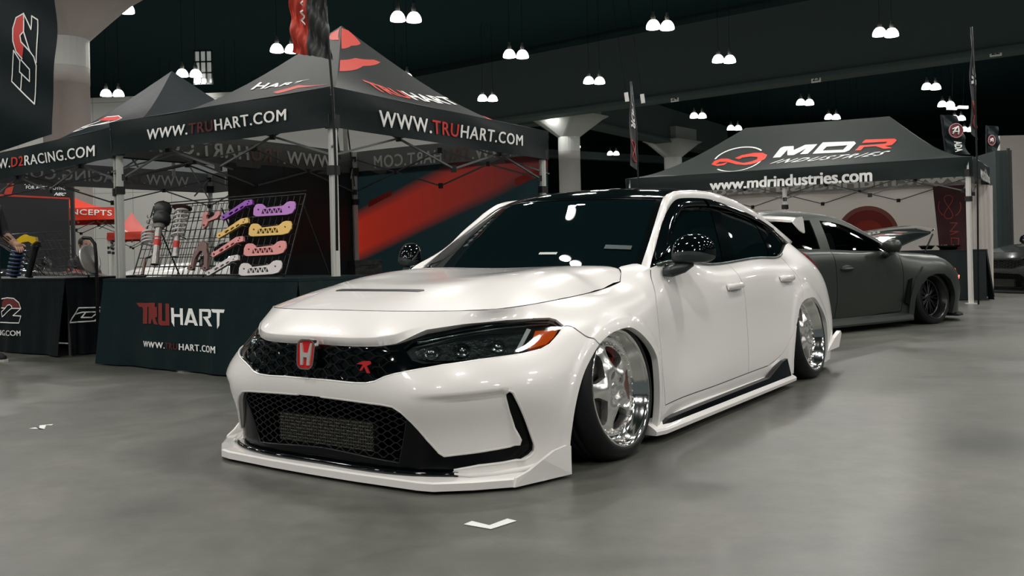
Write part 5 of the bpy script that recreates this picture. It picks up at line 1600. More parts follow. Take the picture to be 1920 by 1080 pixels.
t5, G5 = small_tent('small red canopy tent with white script, behind the hanging springs', (a_.x, 24), (b_.x, 23.4), 3, PW(300, 448, y=24).z, PW(300, 434, y=24).z, PW(247, 398, y=25.3), M('red_tent_small', (.55, .05, .03), .55), M('red_tent_small'), M('red_tent_inside'))
lettering('lettering', 'FRESH LIMITED', gmap(G5['roof0'], [(215, 431), (300, 433), (290, 425), (222, 422)]), WHITE_T, t5, bold=.01, shear=.15)
SY = 16.2
bk = empty('market_stall', (0, 0, 0), 0, 'black draped stall with a red-striped header reading FOR AUTOMOTIVE, behind the left table', 'stall')
gK = gridq(PW(-60, 371, y=SY), PW(138, 374, y=SY), PW(138, 343, y=SY), PW(-60, 335, y=SY), 3, 3)
hd_ = gsheet('header', gK, M('stall_black', (.006, .008, .009), .6), bk, 6, 3, None, .02)
lettering('lettering', 'PASSION', gmap(gK, [(46, 346.5), (112, 347.5), (112, 340), (46, 339)]), WHITE_T, hd_, bold=.02)
lettering('lettering', 'FOR AUTOMOTIVE', gmap(gK, [(49, 354), (123, 356.5), (123, 350.0), (49, 348)]), WHITE_T, hd_, bold=.012)
lettering('lettering', 'NEC', gmap(gK, [(101, 366.5), (125, 367.5), (125, 361.5), (101, 360.5)]), WHITE_T, hd_, bold=.05, shear=.25)
gpoly('red_stripe', gK, [[(14, 343), (27, 343), (21, 367), (7, 366)], [(-10, 363.5), (137, 371), (137, 374), (-10, 367)]], REDC, hd_, .004, .3)
for (x, y0_, y1_) in ((PW(136, 400, y=SY).x, SY, SY + 2),):
    f = MB(); f.box((x, y0_, 1.12), (.06, .05, 2.24)); f.build('post', JOINT, bk)
f = MB(); f.box((-10.75, SY + 2.0, 1.15), (3.6, .05, 2.3)); f.box((-12.5, SY + 1, 1.15), (.05, 2.0, 2.3)); f.build('back_drape', M('stall_black'), bk)
ds = empty('booth_wall', (0, 0, 0), 0, 'tall plain black booth wall standing right of the long tent', 'wall panel')
p0 = PW(1888, 541, z=0); p1 = PW(1826, 300, y=18.5)
f = MB(); d_ = Vector((p0.x, p0.y)); e_ = Vector((p1.x, p1.y)); vv_ = (e_ - d_); L2_ = vv_.length; an_ = math.atan2(vv_.y, vv_.x)
f.box(((d_.x + e_.x) / 2, (d_.y + e_.y) / 2, 1.27), (L2_, .28, 2.54), Matrix.Rotation(an_, 3, 'Z')); f.build('panel', M('booth_black', (.008, .022, .022), .5), ds)
f = MB(); f.bar((d_.x, d_.y - .16, 0), (d_.x, d_.y - .16, 2.56), .03, 4); f.build('corner_post', JOINT, ds)

# ================================================================ TABLES
DRAPE = M('drape_black_green', (.0045, .0145, .0165), .42, bump=.35, bscale=3.0, spec=.2)
DRAPE2 = M('drape_black', (.0025, .0055, .0075), .45, bump=.35, bscale=3.0, spec=.2)
def draped_table(label, A, B, depth, h, mat, name='table'):
    """A left, B right end of the front edge (xy); cloth skirt to the floor with folds"""
    A = np.array(A); B = np.array(B); d = (B - A); L = np.linalg.norm(d); e = d / L; n_ = np.array([-e[1], e[0]]); n_ = n_ if n_[1] > 0 else -n_
    t = empty(name, (0, 0, 0), 0, label, 'table')
    def skirt(P, Q, out, seed):
        def fn(s, t_):
            k = (1 - t_); w = .5 * math.sin(s * 19 + seed) + .3 * math.sin(s * 37 + 2 * seed + 2 * k) + .2 * math.sin(s * 61 + seed)
            c = abs(2 * s - 1) ** 6 * .05 * k
            return np.array([out[0], out[1], 0]) * (.028 * k * w + .035 * k + c) + np.array([0, 0, 0])
        g = gridq((*P, .012), (*Q, .012), (*Q, h), (*P, h), 30, 7, fn=fn, toward=(P[0] + out[0] * 9, P[1] + out[1] * 9, .5))
        return g
    C, D = B + n_ * depth, A + n_ * depth
    gs = [skirt(A, B, -n_, 1.0), skirt(B, C, e, 2.0), skirt(C, D, n_, 3.0), skirt(D, A, -e, 4.0)]
    os_ = [gsheet('tablecloth_skirt', g, mat, t, 70 if i in (0, 2) else 30, 10, None, .003) for i, g in enumerate(gs)]
    f = MB(); m_ = (A + C) / 2; f.box((m_[0], m_[1], h - .008), (L + .01, depth + .01, .022), Matrix.Rotation(math.atan2(e[1], e[0]), 3, 'Z')); f.build('tabletop', mat, t)
    for P, sx_, sy_ in ((A, 1, 1), (B, -1, 1), (C, -1, -1), (D, 1, -1)):
        q = P + e * .08 * sx_ + n_ * .08 * sy_; f = MB(); f.bar((q[0], q[1], 0), (q[0], q[1], h - .02), .014, 8); f.build('leg', TRUSS, t)
    return t, gs, os_
TA, TBb = np.array([-3.70, 8.12]), np.array([-1.60, 6.58])
tabl, gs1, os1 = draped_table('table under a dark cloth with a red and white logo, below the parts rack', TA, TBb, .75, .752, DRAPE)
lg = gs1[0]
# red and white logo letters (traced outlines)
def q5(pts): return [(180 + x / 5.4, 520 + y / 5.4) for x, y in pts]
logo_red = [q5([(412, 258), (600, 258), (598, 300), (525, 300), (522, 470), (478, 470), (480, 325), (470, 300), (440, 300)]), q5([(560, 300), (620, 300), (622, 400), (600, 408), (628, 480), (590, 474), (570, 415), (560, 470), (535, 470), (535, 300)]),
            q5([(634, 260), (672, 262), (674, 440), (708, 444), (706, 264), (744, 268), (748, 488), (660, 488), (634, 470)])]
logo_white = [q5([(762, 308), (790, 310), (794, 372), (852, 374), (852, 313), (882, 315), (884, 484), (858, 480), (856, 402), (796, 400), (796, 502), (768, 452)]),
              q5([(940, 314), (976, 316), (1036, 490), (1004, 488), (992, 462), (938, 458), (926, 486), (896, 482)]), q5([(1048, 320), (1150, 322), (1168, 336), (1168, 398), (1152, 414), (1136, 416), (1180, 497), (1146, 495), (1084, 400), (1138, 396), (1140, 350), (1076, 346), (1080, 492), (1050, 490)]),
              q5([(1168, 322), (1306, 326), (1296, 360), (1256, 358), (1252, 486), (1230, 524), (1226, 360), (1184, 356)])]
gpoly('logo_letters', lg, logo_red, M('cloth_print_red', (.20, .018, .014), .6), os1[0], .004, .03)
gpoly('logo_letters', lg, logo_white, WHITE_T, os1[0], .004, .03)
gpoly('logo_counter', lg, [q5([(948, 430), (984, 434), (962, 366)])], DRAPE, os1[0], .006, .03)
lettering('lettering', WWW, gmap(lg, [(270.5, 650), (405, 663), (405, 649.5), (270.5, 639)]), [WHITE_T, DIMR], os1[0], bold=.02, colors=[(4, 7, 1)], space=1.15)
tab2, gs2, os2 = draped_table('black cloth table with an outlined logo, left of the parts rack table', (-6.55, 10.20), (-4.38, 8.80), .75, .752, DRAPE2)
l2 = gs2[0]; l2b = gs2[1]
def q4(pts): return [(x / 4.154, 440 + y / 4.154) for x, y in pts]
gpoly('logo_red_area', l2, [q4([(15, 570), (20, 520), (40, 497), (80, 491), (120, 502), (148, 528), (162, 572), (100, 570), (78, 547), (60, 552), (44, 572)])], M('cloth_print_dark_red', (.15, .016, .018), .6), os2[0], .004, .05)
gline('logo_outline', l2, [q4([(-20, 570), (44, 572), (60, 550), (80, 545), (96, 560), (92, 574), (166, 575), (104, 630), (166, 634), (150, 688), (-20, 682)]), q4([(15, 500), (60, 491), (110, 497), (150, 530), (164, 572)]), q4([(92, 574), (20, 640), (15, 600), (44, 572)])], WHITE_T, os2[0], .010, .006)
lettering('lettering', 'D2RACING.COM', gmap(l2, [(-48, 628.5), (40, 630), (40, 620), (-48, 618)]), WHITE_T, os2[0], bold=.015, space=1.05)
gline('logo_outline', l2b, [q4([(528, 688), (610, 570), (780, 566), (815, 575)]), q4([(528, 688), (730, 672), (815, 668)]), q4([(590, 618), (640, 604), (815, 600)]), q4([(632, 645), (665, 604)]), q4([(632, 645), (710, 645), (760, 604)]), q4([(730, 672), (812, 610)]), q4([(740, 604), (815, 575)])], WHITE_T, os2[1], .012, .006)

# ================================================================ PARTS RACK
E1v = np.array([.805, -.594]); Nv = np.array([.594, .805])
K0 = np.array([-3.52, 8.32]); LR = 2.12; ZB = .775; ZT = 1.405; lean = .22
def rp(a, h, off=0.0):
    """point on the rack: a along (m), h height share 0..1, off = toward the viewer"""
    p = K0 + E1v * a + Nv * (lean * h) ; nn = np.array([-Nv[0], -Nv[1], 0]) * (ZT - ZB) + np.array([0, 0, lean]); nn /= np.linalg.norm(nn)
    return np.array([p[0], p[1], ZB + (ZT - ZB) * h]) + nn * off
gR = gridq(rp(-.2, -.1), rp(LR + .2, -.1), rp(LR + .2, 1.15), rp(-.2, 1.15))
RACKM = M('rack_wire_black', (.010, .011, .012), .3, metal=.3)
rack = empty('display_rack', (0, 0, 0), 0, 'leaning black wire grid rack holding coloured suspension parts on the logo table', 'rack')
f = MB()
for a in np.arange(0, LR + .01, .0765): f.bar(rp(a, 0), rp(a, 1), .0032, 5)
for h in (0, .12, .245, .37, .495, .62, .745, .87, 1.0): f.bar(rp(0, h), rp(LR, h), .0042 if h not in (0, 1.0) else .007, 6)
f.bar(rp(0, 0), rp(0, 1), .006, 6); f.bar(rp(LR, 0), rp(LR, 1), .006, 6); f.bar(rp(0, 1.04), rp(LR, 1.04), .006, 6)
f.build('wire_grid', RACKM, rack)
f = MB()
for a in np.arange(.05, 1.0, .0765): f.bar(rp(a, 0, -.16), rp(a + .12, .98, -.02), .003, 5)
for h in np.linspace(.02, .98, 7): f.bar(rp(.05, h, -.16 + .14 * h), rp(1.1, h, -.16 + .14 * h), .003, 5)
f.build('rear_wire_grid', RACKM, rack)
for a in (.02, LR * .5, LR - .02):
    f = MB(); f.bar(rp(a, .9), rp(a, .9) + np.array([Nv[0] * .26, Nv[1] * .26, -.567 - .014]), .007, 6); f.bar(rp(a, 0), rp(a, 0) - np.array([0, 0, .024]), .008, 6); f.build('stay', RACKM, rack)

def q54(pts, dx=0, dy=0, sc=1.0, o=(1500, 290)): return [(240 + ((x - o[0]) * sc + o[0] + dx) / 5.4, 340 + ((y - o[1]) * sc + o[1] + dy) / 5.4) for x, y in pts]
def plate(name, outline, holes, mat, label, cat, group, off=.022, th=.010, extra=None):
    st = gR.trace(outline, IDW, 0, 1); hs = [gR.trace(h, IDW, 0, 1) for h in holes]
    tv, tf = tri(st, hs)
    def P(a, b, o): p = gR.ev([a], [b])[0] + gR.nr([a], [b])[0] * o; return p
    base = P(*np.mean(np.array(st), 0), off); f = MB()
    top = [P(a, b, off + th) - base for a, b in tv]; bot = [P(a, b, off) - base for a, b in tv]
    f.mesh(top, tf); f.mesh(bot, [t[::-1] for t in tf])
    for lp in [st] + hs:
        for i in range(len(lp)):
            a, b = lp[i], lp[(i + 1) % len(lp)]; f.face([P(*a, off) - base, P(*b, off) - base, P(*b, off + th) - base, P(*a, off + th) - base])
    # two hook pegs to the grid
    for k in (.2, .8):
        q = st[0] * (1 - k) + st[len(st) // 2] * k; f.bar(P(*q, -.004) - base, P(*q, off + th * .5) - base, .003, 6)
    o = f.build(name, mat); o.location = base; tag(o, label, cat, group); return o
brace = [(1298, 350), (1302, 290), (1322, 252), (1345, 242), (1390, 244), (1422, 270), (1425, 282), (1590, 262), (1600, 258), (1640, 224), (1670, 215), (1715, 218), (1722, 240), (1720, 290), (1690, 335), (1640, 350), (1620, 352), (1345, 368), (1320, 366)]
bholes = []
for k in range(5):
    x = 1395 + k * 46; y = 296 - k * 3
    bholes.append([(x, y), (x + 14, y + 46), (x - 16, y + 46)]); bholes.append([(x + 8, y - 2), (x + 38, y - 4), (x + 24, y + 40)])
bholes = bholes[:9]
circ_ = lambda x, y, r: [(x + r * math.cos(a), y + r * math.sin(a)) for a in np.linspace(0, 2 * PI, 9)[:-1]]
bholes += [circ_(1349, 300, 9), circ_(1660, 275, 9)]
cols = [('purple', (.42, .17, .50), 0, 0, 1.0), ('gold', (.72, .47, .13), -43, 200, 1.02), ('pink', (.68, .27, .26), -95, 400, 1.01), ('silver', (.62, .58, .57), -142, 598, 1.02)]
names = {'purple': 'topmost', 'gold': 'second from the top', 'pink': 'third from the top', 'silver': 'lowest'}
for nm, c, dx, dy, sc in cols:
    mt = M('anodised_' + nm, c, .32, metal=.35)
    plate('subframe_brace', q54(brace, dx, dy, sc), [q54(h, dx, dy, sc) for h in bholes], mt, '%s brace plate with cut-outs, %s in the right column of the rack' % (nm, names[nm]), 'car part', 'subframe braces in the right-hand column')
bar = [(985, 372), (1000, 352), (1020, 350), (1225, 212), (1290, 200), (1298, 212), (1298, 250), (1285, 255), (1225, 268), (1205, 288), (1010, 404), (990, 408), (984, 395)]
bh = [[(1060, 340), (1090, 322), (1108, 330), (1078, 358), (1062, 358)], [(1118, 312), (1148, 290), (1160, 300), (1132, 326), (1118, 328)], [(1172, 282), (1200, 264), (1212, 272), (1186, 296), (1174, 298)], circ_(1008, 380, 11), circ_(1262, 222, 8), circ_(1250, 246, 8)]
for nm, c, dx, dy, sc in [('purple', 0, 0, 0, 1.0), ('gold', 0, -42, 184, 1.0), ('pink', 0, -95, 372, 1.02), ('silver', 0, -145, 560, 1.02)]:
    mt = MATS['anodised_' + nm] if nm != 'purple' else M('anodised_deep_purple', (.25, .06, .42), .3, metal=.35)
    plate('control_arm', q54(bar, dx, dy, sc, (1140, 300)), [q54(h, dx, dy, sc, (1140, 300)) for h in bh], mt, '%s slotted arm slanting up to the right, %s of its column' % (nm, names[nm]), 'car part', 'slanted control arms on the rack', th=.02)
# fork arm and wishbone
PNK = M('fork_pink', (.50, .20, .19), .35, metal=.4); BRZ = M('wishbone_bronze', (.17, .10, .09), .35, metal=.5)
plate('fork_arm', q54([(788, 470), (790, 400), (800, 345), (820, 322), (848, 325), (846, 350), (830, 362), (836, 395), (870, 395), (910, 362), (925, 330), (950, 312), (972, 325), (966, 355), (940, 390), (900, 404), (850, 422), (830, 470), (805, 492)]), [q54(circ_(808, 462, 12))], PNK, 'pink forked suspension arm hanging left of the purple slanted arm', 'car part', None, th=.02)
plate('wishbone_arm', q54([(640, 895), (660, 870), (682, 860), (690, 790), (730, 720), (760, 660), (775, 628), (830, 632), (842, 660), (838, 700), (850, 760), (846, 870), (852, 900), (830, 915), (782, 905), (785, 885), (812, 868), (815, 780), (795, 722), (770, 722), (735, 775), (722, 800), (706, 870), (706, 895), (690, 912), (650, 910)]), [q54(circ_(684, 890, 9)), q54(circ_(824, 895, 9))], BRZ, 'dark bronze A-shaped wishbone arm hanging below the pink fork arm', 'car part', None, th=.025)
def pr(x, y, off): 
    q = gR.trace(q54([(x, y)]), IDW, 0, 1)[0]; return Vector(gR.ev([q[0]], [q[1]])[0] + gR.nr([q[0]], [q[1]])[0] * off)
def rod_thing(name, label, cat, a, b): 
    t = empty(name, tuple(b), 0, label, cat); return t, Vector(b)
def seg(f, a, b, r, base, r2=None, n=16): f.bar(Vector(a) - base, Vector(b) - base, r, n, 0, r2)
def coil(f, a, b, r, turns, wr, base, n=14):
    a = Vector(a) - base; b = Vector(b) - base; d = (b - a); u = d.normalized(); x = u.cross(Vector((0, 1, 0))).normalized(); y = u.cross(x)
    pts = [a + d * (k / (turns * n)) + x * r * math.cos(2 * PI * k / n) + y * r * math.sin(2 * PI * k / n) for k in range(int(turns * n) + 1)]
    f.tube(pts, wr, 6)
STR = M('strut_grey', (.42, .40, .38), .3, metal=.5); BEL = M('bellows_rubber', (.020, .022, .022), .5); SPW_ = M('spring_white', (.62, .60, .60), .35, coat=.5); LBL = M('label_red', (.60, .04, .03), .5); TOPM = M('top_mount', (.16, .06, .05), .4, metal=.4)
# air strut
a0, a1, a2, a3 = pr(440, 275, .09), pr(425, 470, .09), pr(400, 500, .09), pr(340, 868, .07)
t, B_ = rod_thing('air_strut', 'grey air suspension strut with a black rubber bellows on top, hung on the rack', 'car part', a0, a3)
f = MB(); pts = [a1.lerp(a0, k) - B_ for k in (0, .06, .25, .44, .5, .56, .75, .94, 1)]; f.tube(pts, [.058, .070, .078, .072, .062, .072, .078, .070, .058], 20); f.build('air_bellows', BEL, t)
f = MB(); seg(f, a2, a3, .030, B_); seg(f, a2.lerp(a3, .02), a2.lerp(a3, -.08), .045, B_, .055); seg(f, a3, a3.lerp(a2, .20), .036, B_); f.build('strut_body', STR, t)
f = MB(); seg(f, a2.lerp(a3, .26), a2.lerp(a3, .30), .0315, B_); seg(f, a2.lerp(a3, .34), a2.lerp(a3, .50), .0312, B_); f.build('strut_label', LBL, t)
f = MB(); seg(f, a0, a0.lerp(a1, -.06), .068, B_, .055); seg(f, a0, a0.lerp(a1, -.22), .008, B_); f.build('top_mount', TOPM, t)
f = MB(); f.bar(a2 - B_, pr(400, 500, 0) - B_, .004, 5); f.build('hook', RACKM, t)
# coilover
c0, c1, c2_, c3 = pr(635, 305, .09), pr(590, 590, .09), pr(585, 580, .09), pr(545, 792, .07)
t, B_ = rod_thing('coilover', 'white-sprung coilover with a red label, hung right of the air strut', 'car part', c0, c3)
f = MB(); coil(f, c1, c0, .050, 6, .0095, B_); f.build('spring', SPW_, t)
f = MB(); seg(f, c2_, c3, .026, B_); seg(f, c1, c0, .012, B_); seg(f, c3, c3.lerp(c2_, .2), .030, B_); f.build('strut_body', STR, t)
f = MB(); seg(f, c2_.lerp(c3, .28), c2_.lerp(c3, .58), .0272, B_); f.build('strut_label', LBL, t)
f = MB(); seg(f, c0, c0.lerp(c1, -.06), .085, B_, .05, 20); f.build('top_mount', TOPM, t)
f = MB(); f.bar(c2_ - B_, pr(585, 580, 0) - B_, .004, 5); f.build('hook', RACKM, t)
# loose springs
for (x, y0, y1, r, lab) in ((275, 660, 530, .060, 'fat white coil spring hung on the left edge of the rack'), (300, 500, 370, .040, 'thin white coil spring above the fat one at the left edge of the rack')):
    p0_, p1_ = pr(x, y0, .07), pr(x + 8, y1, .07); f = MB(); coil(f, p0_, p1_, r, 4 if y0 > 600 else 2.2, .009 if y0 > 600 else .005, p0_); f.bar(Vector((0, 0, 0)), pr(x + 60, y0 - 10, 0) - p0_, .004, 5)
    o = f.build('coil_spring', SPW_); o.location = p0_; tag(o, lab, 'spring')
# small drop link standing at the rack's lower left
p0_, p1_ = pr(205, 965, .06), pr(235, 800, .06); t, B_ = rod_thing('drop_link', 'small dark bronze drop link leaning at the lower left corner of the rack', 'car part', p1_, p0_)
f = MB(); seg(f, p0_, p1_, .014, B_, .010); f.build('rod', BRZ, t)
f = MB(); seg(f, p0_ + Vector((-.05, 0, -.012)), p0_ + Vector((.03, 0, -.012)), .012, B_); seg(f, p1_ + Vector((0, 0, 0)), p1_ + Vector((.06, 0, .02)), .008, B_); f.build('ball_joint', JOINT, t)

# ---- second rack on the left table
K2 = PW(60, 519, y=9.55); K3 = PW(166, 519, y=9.0)
t = empty('display_rack', (0, 0, 0), 0, 'black wire grid rack on the left table, bars slanting down to the right', 'rack')
f = MB(); dv = (K3 - K2); up2 = Vector((-.30, .10, .44))
K2.z = K3.z = .775
for k in range(13): f.bar(K2 + dv * k / 12, K2 + dv * k / 12 + up2, .004, 5)
for h in (0, .2, .4, .6, .8, 1): f.bar(K2 + up2 * h, K3 + up2 * h, .004, 5)
f.build('wire_grid', RACKM, t)
f = MB(); f.bar(K2, K2 - Vector((0, 0, .022)), .01, 6); f.bar(K3, K3 - Vector((0, 0, .022)), .01, 6); f.bar(K2 + up2, Vector((K2.x - .05, K2.y + .35, .765)), .006, 6); f.build('stay', RACKM, t)
BLUE = M('spring_blue', (.02, .045, .13), .3, coat=.6)
for (ub, ut, vb, vt, y, lab, nm, mt) in ((25, 36, 520, 466, 9.35, 'dark blue coil-sprung strut standing on the left table, nearest the person', 'coilover', BLUE), (52, 68, 520, 462, 9.2, 'slim black damper leaning beside the blue spring', 'damper', SATINB)):
    p0_, p1_ = PW(ub, vb, y=y), PW(ut, vt, y=y); p0_.z = .766; t = empty(nm, tuple(p0_), 0, lab, 'car part')
    f = MB(); seg(f, p0_, p1_, .030 if nm == 'damper' else .034, p0_); f.build('strut_body', SATINB, t)
    if nm == 'coilover': f = MB(); coil(f, p0_ + Vector((0, 0, .02)), p1_, .062, 7, .012, p0_); f.build('spring', mt, t)
    f = MB(); seg(f, p1_, p1_ + Vector((.01, 0, .05)), .055, p0_, .03); f.build('top_mount', JOINT, t)
yc = PW(47, 449, y=9.1); f = MB(); f.prism([(-.105, -.03), (-.09, .0), (-.05, .03), (-.01, .05), (.02, .035), (.10, .02), (.105, -.02), (.07, -.045), (.03, -.02), (-.03, -.028), (-.07, -.05)], lambda x, y_, d: Vector((x, d, y_)), .05)
o = f.build('brake_caliper_bracket', M('bright_yellow_metal', (.80, .52, .01), .3, coat=.5)); o.location = yc; tag(o, 'bright yellow bracket part held up beside the person at the left edge', 'car part')
# bent black pole with a round silver disc
t = empty('disc_stand', tuple(PW(181, 519, y=8.95)), 0, 'bent black pole carrying a round silver disc, between the two tables', 'stand'); o_ = Vector(t.location); o_.z = 0; t.location = o_
f = MB(); k = 8.95 / CF
f.tube([Vector((0, 0, 0)), Vector((0, 0, .95)), Vector((-.01, 0, 1.08)), Vector((-.05, 0, 1.135)), Vector((-.13, 0, 1.145))], .017, 8); f.build('pole', SATINB, t)
f = MB(); T = Matrix.Translation((-.045, -.03, .93)) @ Matrix.Rotation(math.radians(75), 4, 'Y') @ Matrix.Rotation(.2, 4, 'X'); f.lathe([(.0001, .012), (.13, .008), (.152, 0), (.13, -.012), (.0001, -.012)], 28, 0, T); f.build('disc', M('disc_silver', (.55, .55, .54), .3, metal=.6), t)

# dark draped side table under the long tent, with bowls
t6, g6, o6 = draped_table('low black draped table under the right tent with dark bowls on it', (5.70, 14.42), (6.98, 13.72), .7, .76, M('drape_right', (.003, .008, .009), .5, spec=.3))
for (u, v, r, y, lab) in ((1738, 474, .13, 14.75, 'shallow dark bowl of pale snacks at the left of the draped table'), (1779, 472, .19, 14.45, 'wide black tray at the right of the draped table')):
    c = PW(u, v, y=y); c.z = .774; t = empty('bowl', tuple(c), 0, lab, 'bowl'); f = MB(); f.lathe([(.0001, 0), (r * .6, 0), (r, .06), (r * .96, .062), (r * .6, .012), (.0001, .012)], 24); f.build('dish', GLOSSB, t)
    f = MB()
    for k in range(24): f.lathe([(.0001, -.012), (.016, 0), (.0001, .012)], 5, 0, Matrix.Translation((random.uniform(-.55, .55) * r, random.uniform(-.5, .5) * r, .035 + random.random() * .03)), False)
    f.build('snacks', M('snack_tan', (.35, .22, .12), .7), t)['kind'] = 'stuff'

# ================================================================ FLAGS AND BANNERS
def wrinkle(a, b): return lambda s, t: np.array([a * math.sin(9 * t + 3 * s), b * math.sin(14 * t + 5 * s), 0])
fy = 6.75
t = empty('feather_flag', (PW(632, 330, y=fy).x, fy, 0), 0, 'red and black wrinkled feather flag on a slim pole at the near tent corner', 'flag')
b_ = Vector(t.location)
P_ = lambda u, v, y=fy: PW(u, v, y=y) - b_
f = MB(); f.tube([P_(632, 470), P_(630, 330), P_(624, 180), P_(614, 60), P_(607, -40)], .010, 8); f.build('pole', SATINB, t)
FLG = bpy.data.materials.new('flag_red_black'); FLG.use_nodes = True
nt = FLG.node_tree; bs = nt.nodes['Principled BSDF']; bs.inputs['Roughness'].default_value = .55
tc = nt.nodes.new('ShaderNodeTexCoord'); sx = nt.nodes.new('ShaderNodeSeparateXYZ'); cr = nt.nodes.new('ShaderNodeMapRange'); edge_x = P_(576, 50).x
cr.inputs['From Min'].default_value = edge_x - .006; cr.inputs['From Max'].default_value = edge_x + .006; mx = nt.nodes.new('ShaderNodeMix'); mx.data_type = 'RGBA'
mx.inputs[6].default_value = (.52, .055, .035, 1); mx.inputs[7].default_value = (.040, .045, .045, 1)
nt.links.new(tc.outputs['Object'], sx.inputs[0]); nt.links.new(sx.outputs['X'], cr.inputs['Value']); nt.links.new(cr.outputs[0], mx.inputs[0]); nt.links.new(mx.outputs[2], bs.inputs['Base Color'])
def loc(g): return g
gF = gridq(P_(548, 98), P_(622, 112), P_(607, -40), P_(540, -40), 14, 16, fn=lambda s, t: np.array([.008 * math.sin(17 * t + 8 * s), .028 * math.sin(13 * t + 7 * s) + .015 * math.sin(31 * s - 12 * t), 0]), toward=tuple(Vector((0, 0, CH)) - b_))
gsheet('flag_cloth', gF, FLG, t, 30, 40, None, .002)
st_ = lambda u, v: np.array([(u - 545) / 72, (105 - v) / 145])
def fmapF(s0, s1, t0, t1): return lambda x, y, l: Vector(gF.ev([s0 + (s1 - s0) * (1 - y)], [t1 + (t0 - t1) * x])[0] + gF.nr([.5], [.5])[0] * .012)
lettering('lettering', 'WWM', lambda x, y, l: Vector(gF.ev([.36 + .11 * y], [.40 + .55 * x])[0] + gF.nr([.5], [.5])[0] * .02), WHITE_T, t, bold=.02)
# tall narrow flags of the right tent
for (u0, u1, vt, vb, vp, y, lab, word) in ((1181, 1196, 152, 322, 352, 15.5, 'narrow dark feather flag on a pole at the left end of the long tent', 'MDR'), (1820, 1831, 50, 262, 345, 12.9, 'narrow dark feather flag on a pole at the right end of the long tent', 'MDR')):
    x0 = PW((u0 + u1) / 2 + 4, vp, y=y).x; t = empty('feather_flag', (x0, y, 0), 0, lab, 'flag', 'narrow feather flags of the long tent'); b_ = Vector(t.location)
    f = MB(); f.tube([Vector((0, 0, 0)), PW(u1 + 2, vp, y=y) - b_, PW(u1, vb, y=y) - b_, PW(u1 - 3, (vb + vt) / 2, y=y) - b_, PW(u0 + 2, vt, y=y) - b_], .013, 8); f.build('pole', SATINB, t)
    g_ = gridq(PW(u0 + 1, vb - 12, y=y) - b_, PW(u1 + 1, vb, y=y + .25) - b_, PW(u0 + 4, vt + 2, y=y + .1) - b_, PW(u0, vt, y=y) - b_, 6, 12, fn=wrinkle(.01, .02), toward=tuple(Vector((0, 0, CH)) - b_))
    gsheet('flag_cloth', g_, M('flag_charcoal', (.060, .062, .068), .55), t, 6, 30, None, .003)
    gm_ = lambda a, b2, c, d: (lambda x, y_, l: Vector(g_.ev([a + (b2 - a) * y_], [d + (c - d) * x])[0] + g_.nr([.5], [.5])[0] * .012))
    lettering('lettering', word, gm_(.25, .85, .45, .75), WHITE_T, t, bold=.04, shear=.1)
    f = MB(); f.tube([Vector(g_.ev([.5 + .32 * math.sin(2 * a)], [.2 + .12 * math.cos(a)])[0] + g_.nr([.5], [.5])[0] * .012) for a in np.linspace(0, 2 * PI, 24)], .010, 4); f.build('red_loop', M('flag_red', (.42, .05, .05), .6), t)
# two dark flags with round emblem
for (us, vt, vb, y, sc, lab, word) in (((1765, 1775, 1818, 1790), 215, 290, 19.0, 1.0, 'large dark flag with a red emblem and the letters ADA', 'ADA'), ((1850, 1851, 1873, 1868), 235, 292, 23.0, .5, 'smaller dark flag with a round red emblem above the black booth wall', '')):
    x0 = PW(us[3], 400, y=y).x; t = empty('feather_flag', (x0, y, 0), 0, lab, 'flag'); b_ = Vector(t.location)
    g_ = gridq(PW(us[1], vb, y=y) - b_, PW(us[2], vb, y=y) - b_, PW(us[3] + 5, vt + 2, y=y) - b_, PW(us[0], vt, y=y) - b_, 6, 8, fn=wrinkle(.02, .04), toward=tuple(Vector((0, 0, CH)) - b_))
    gsheet('flag_cloth', g_, M('flag_navy', (.010, .020, .024), .6), t, 10, 16, None, .003)
    f = MB(); f.bar((0, 0, 0), PW(us[1] - 1, vb, y=y) - b_, .02, 6); f.bar(PW(us[1] - 1, vb, y=y) - b_, PW(us[0], vt, y=y) - b_, .02, 6); f.build('pole', SATINB, t)
    cu, cv = (1793, 245) if sc == 1 else (1860, 263); r_ = 14 * sc if sc == 1 else 10
    ring_ = lambda rr__, yy: [PW(cu + rr__ * math.cos(a) * (1 if sc == 1 else .7), cv + rr__ * math.sin(a), y=yy) - b_ for a in np.linspace(0, 2 * PI, 25)[:-1]]
    f = MB(); f.face(ring_(r_, y - .08)); f.build('emblem', M('emblem_red', (.16, .03, .04), .6), t)
    f = MB(); f.tube(ring_(r_ * .93, y - .09), .012, 4, 0, True); f.build('emblem_ring', M('emblem_pink', (.45, .22, .25), .6), t)
    c_ = lambda dx, dy: PW(cu + dx * sc, cv + dy * sc, y=y - .10) - b_
    f = MB(); f.tube([c_(-6, 6), c_(-1, -3), c_(4, -8), c_(5, 0), c_(4, 7)], .018 * (1 if sc == 1 else .7), 5); f.tube([c_(-7, -3), c_(0, -6), c_(4, -8)], .014, 5); f.tube([c_(-6, 2), c_(6, 1)], .012, 5); f.build('emblem_letter', WHITE_T, t)
    if word:
        lettering('lettering', word, lambda x, y_, l: PW(1789 + 14 * y_ + 2.5 * x, 265 + 20 * x - 1.0 * y_, y=y - .10) - b_, WHITE_T, t, bold=.03)
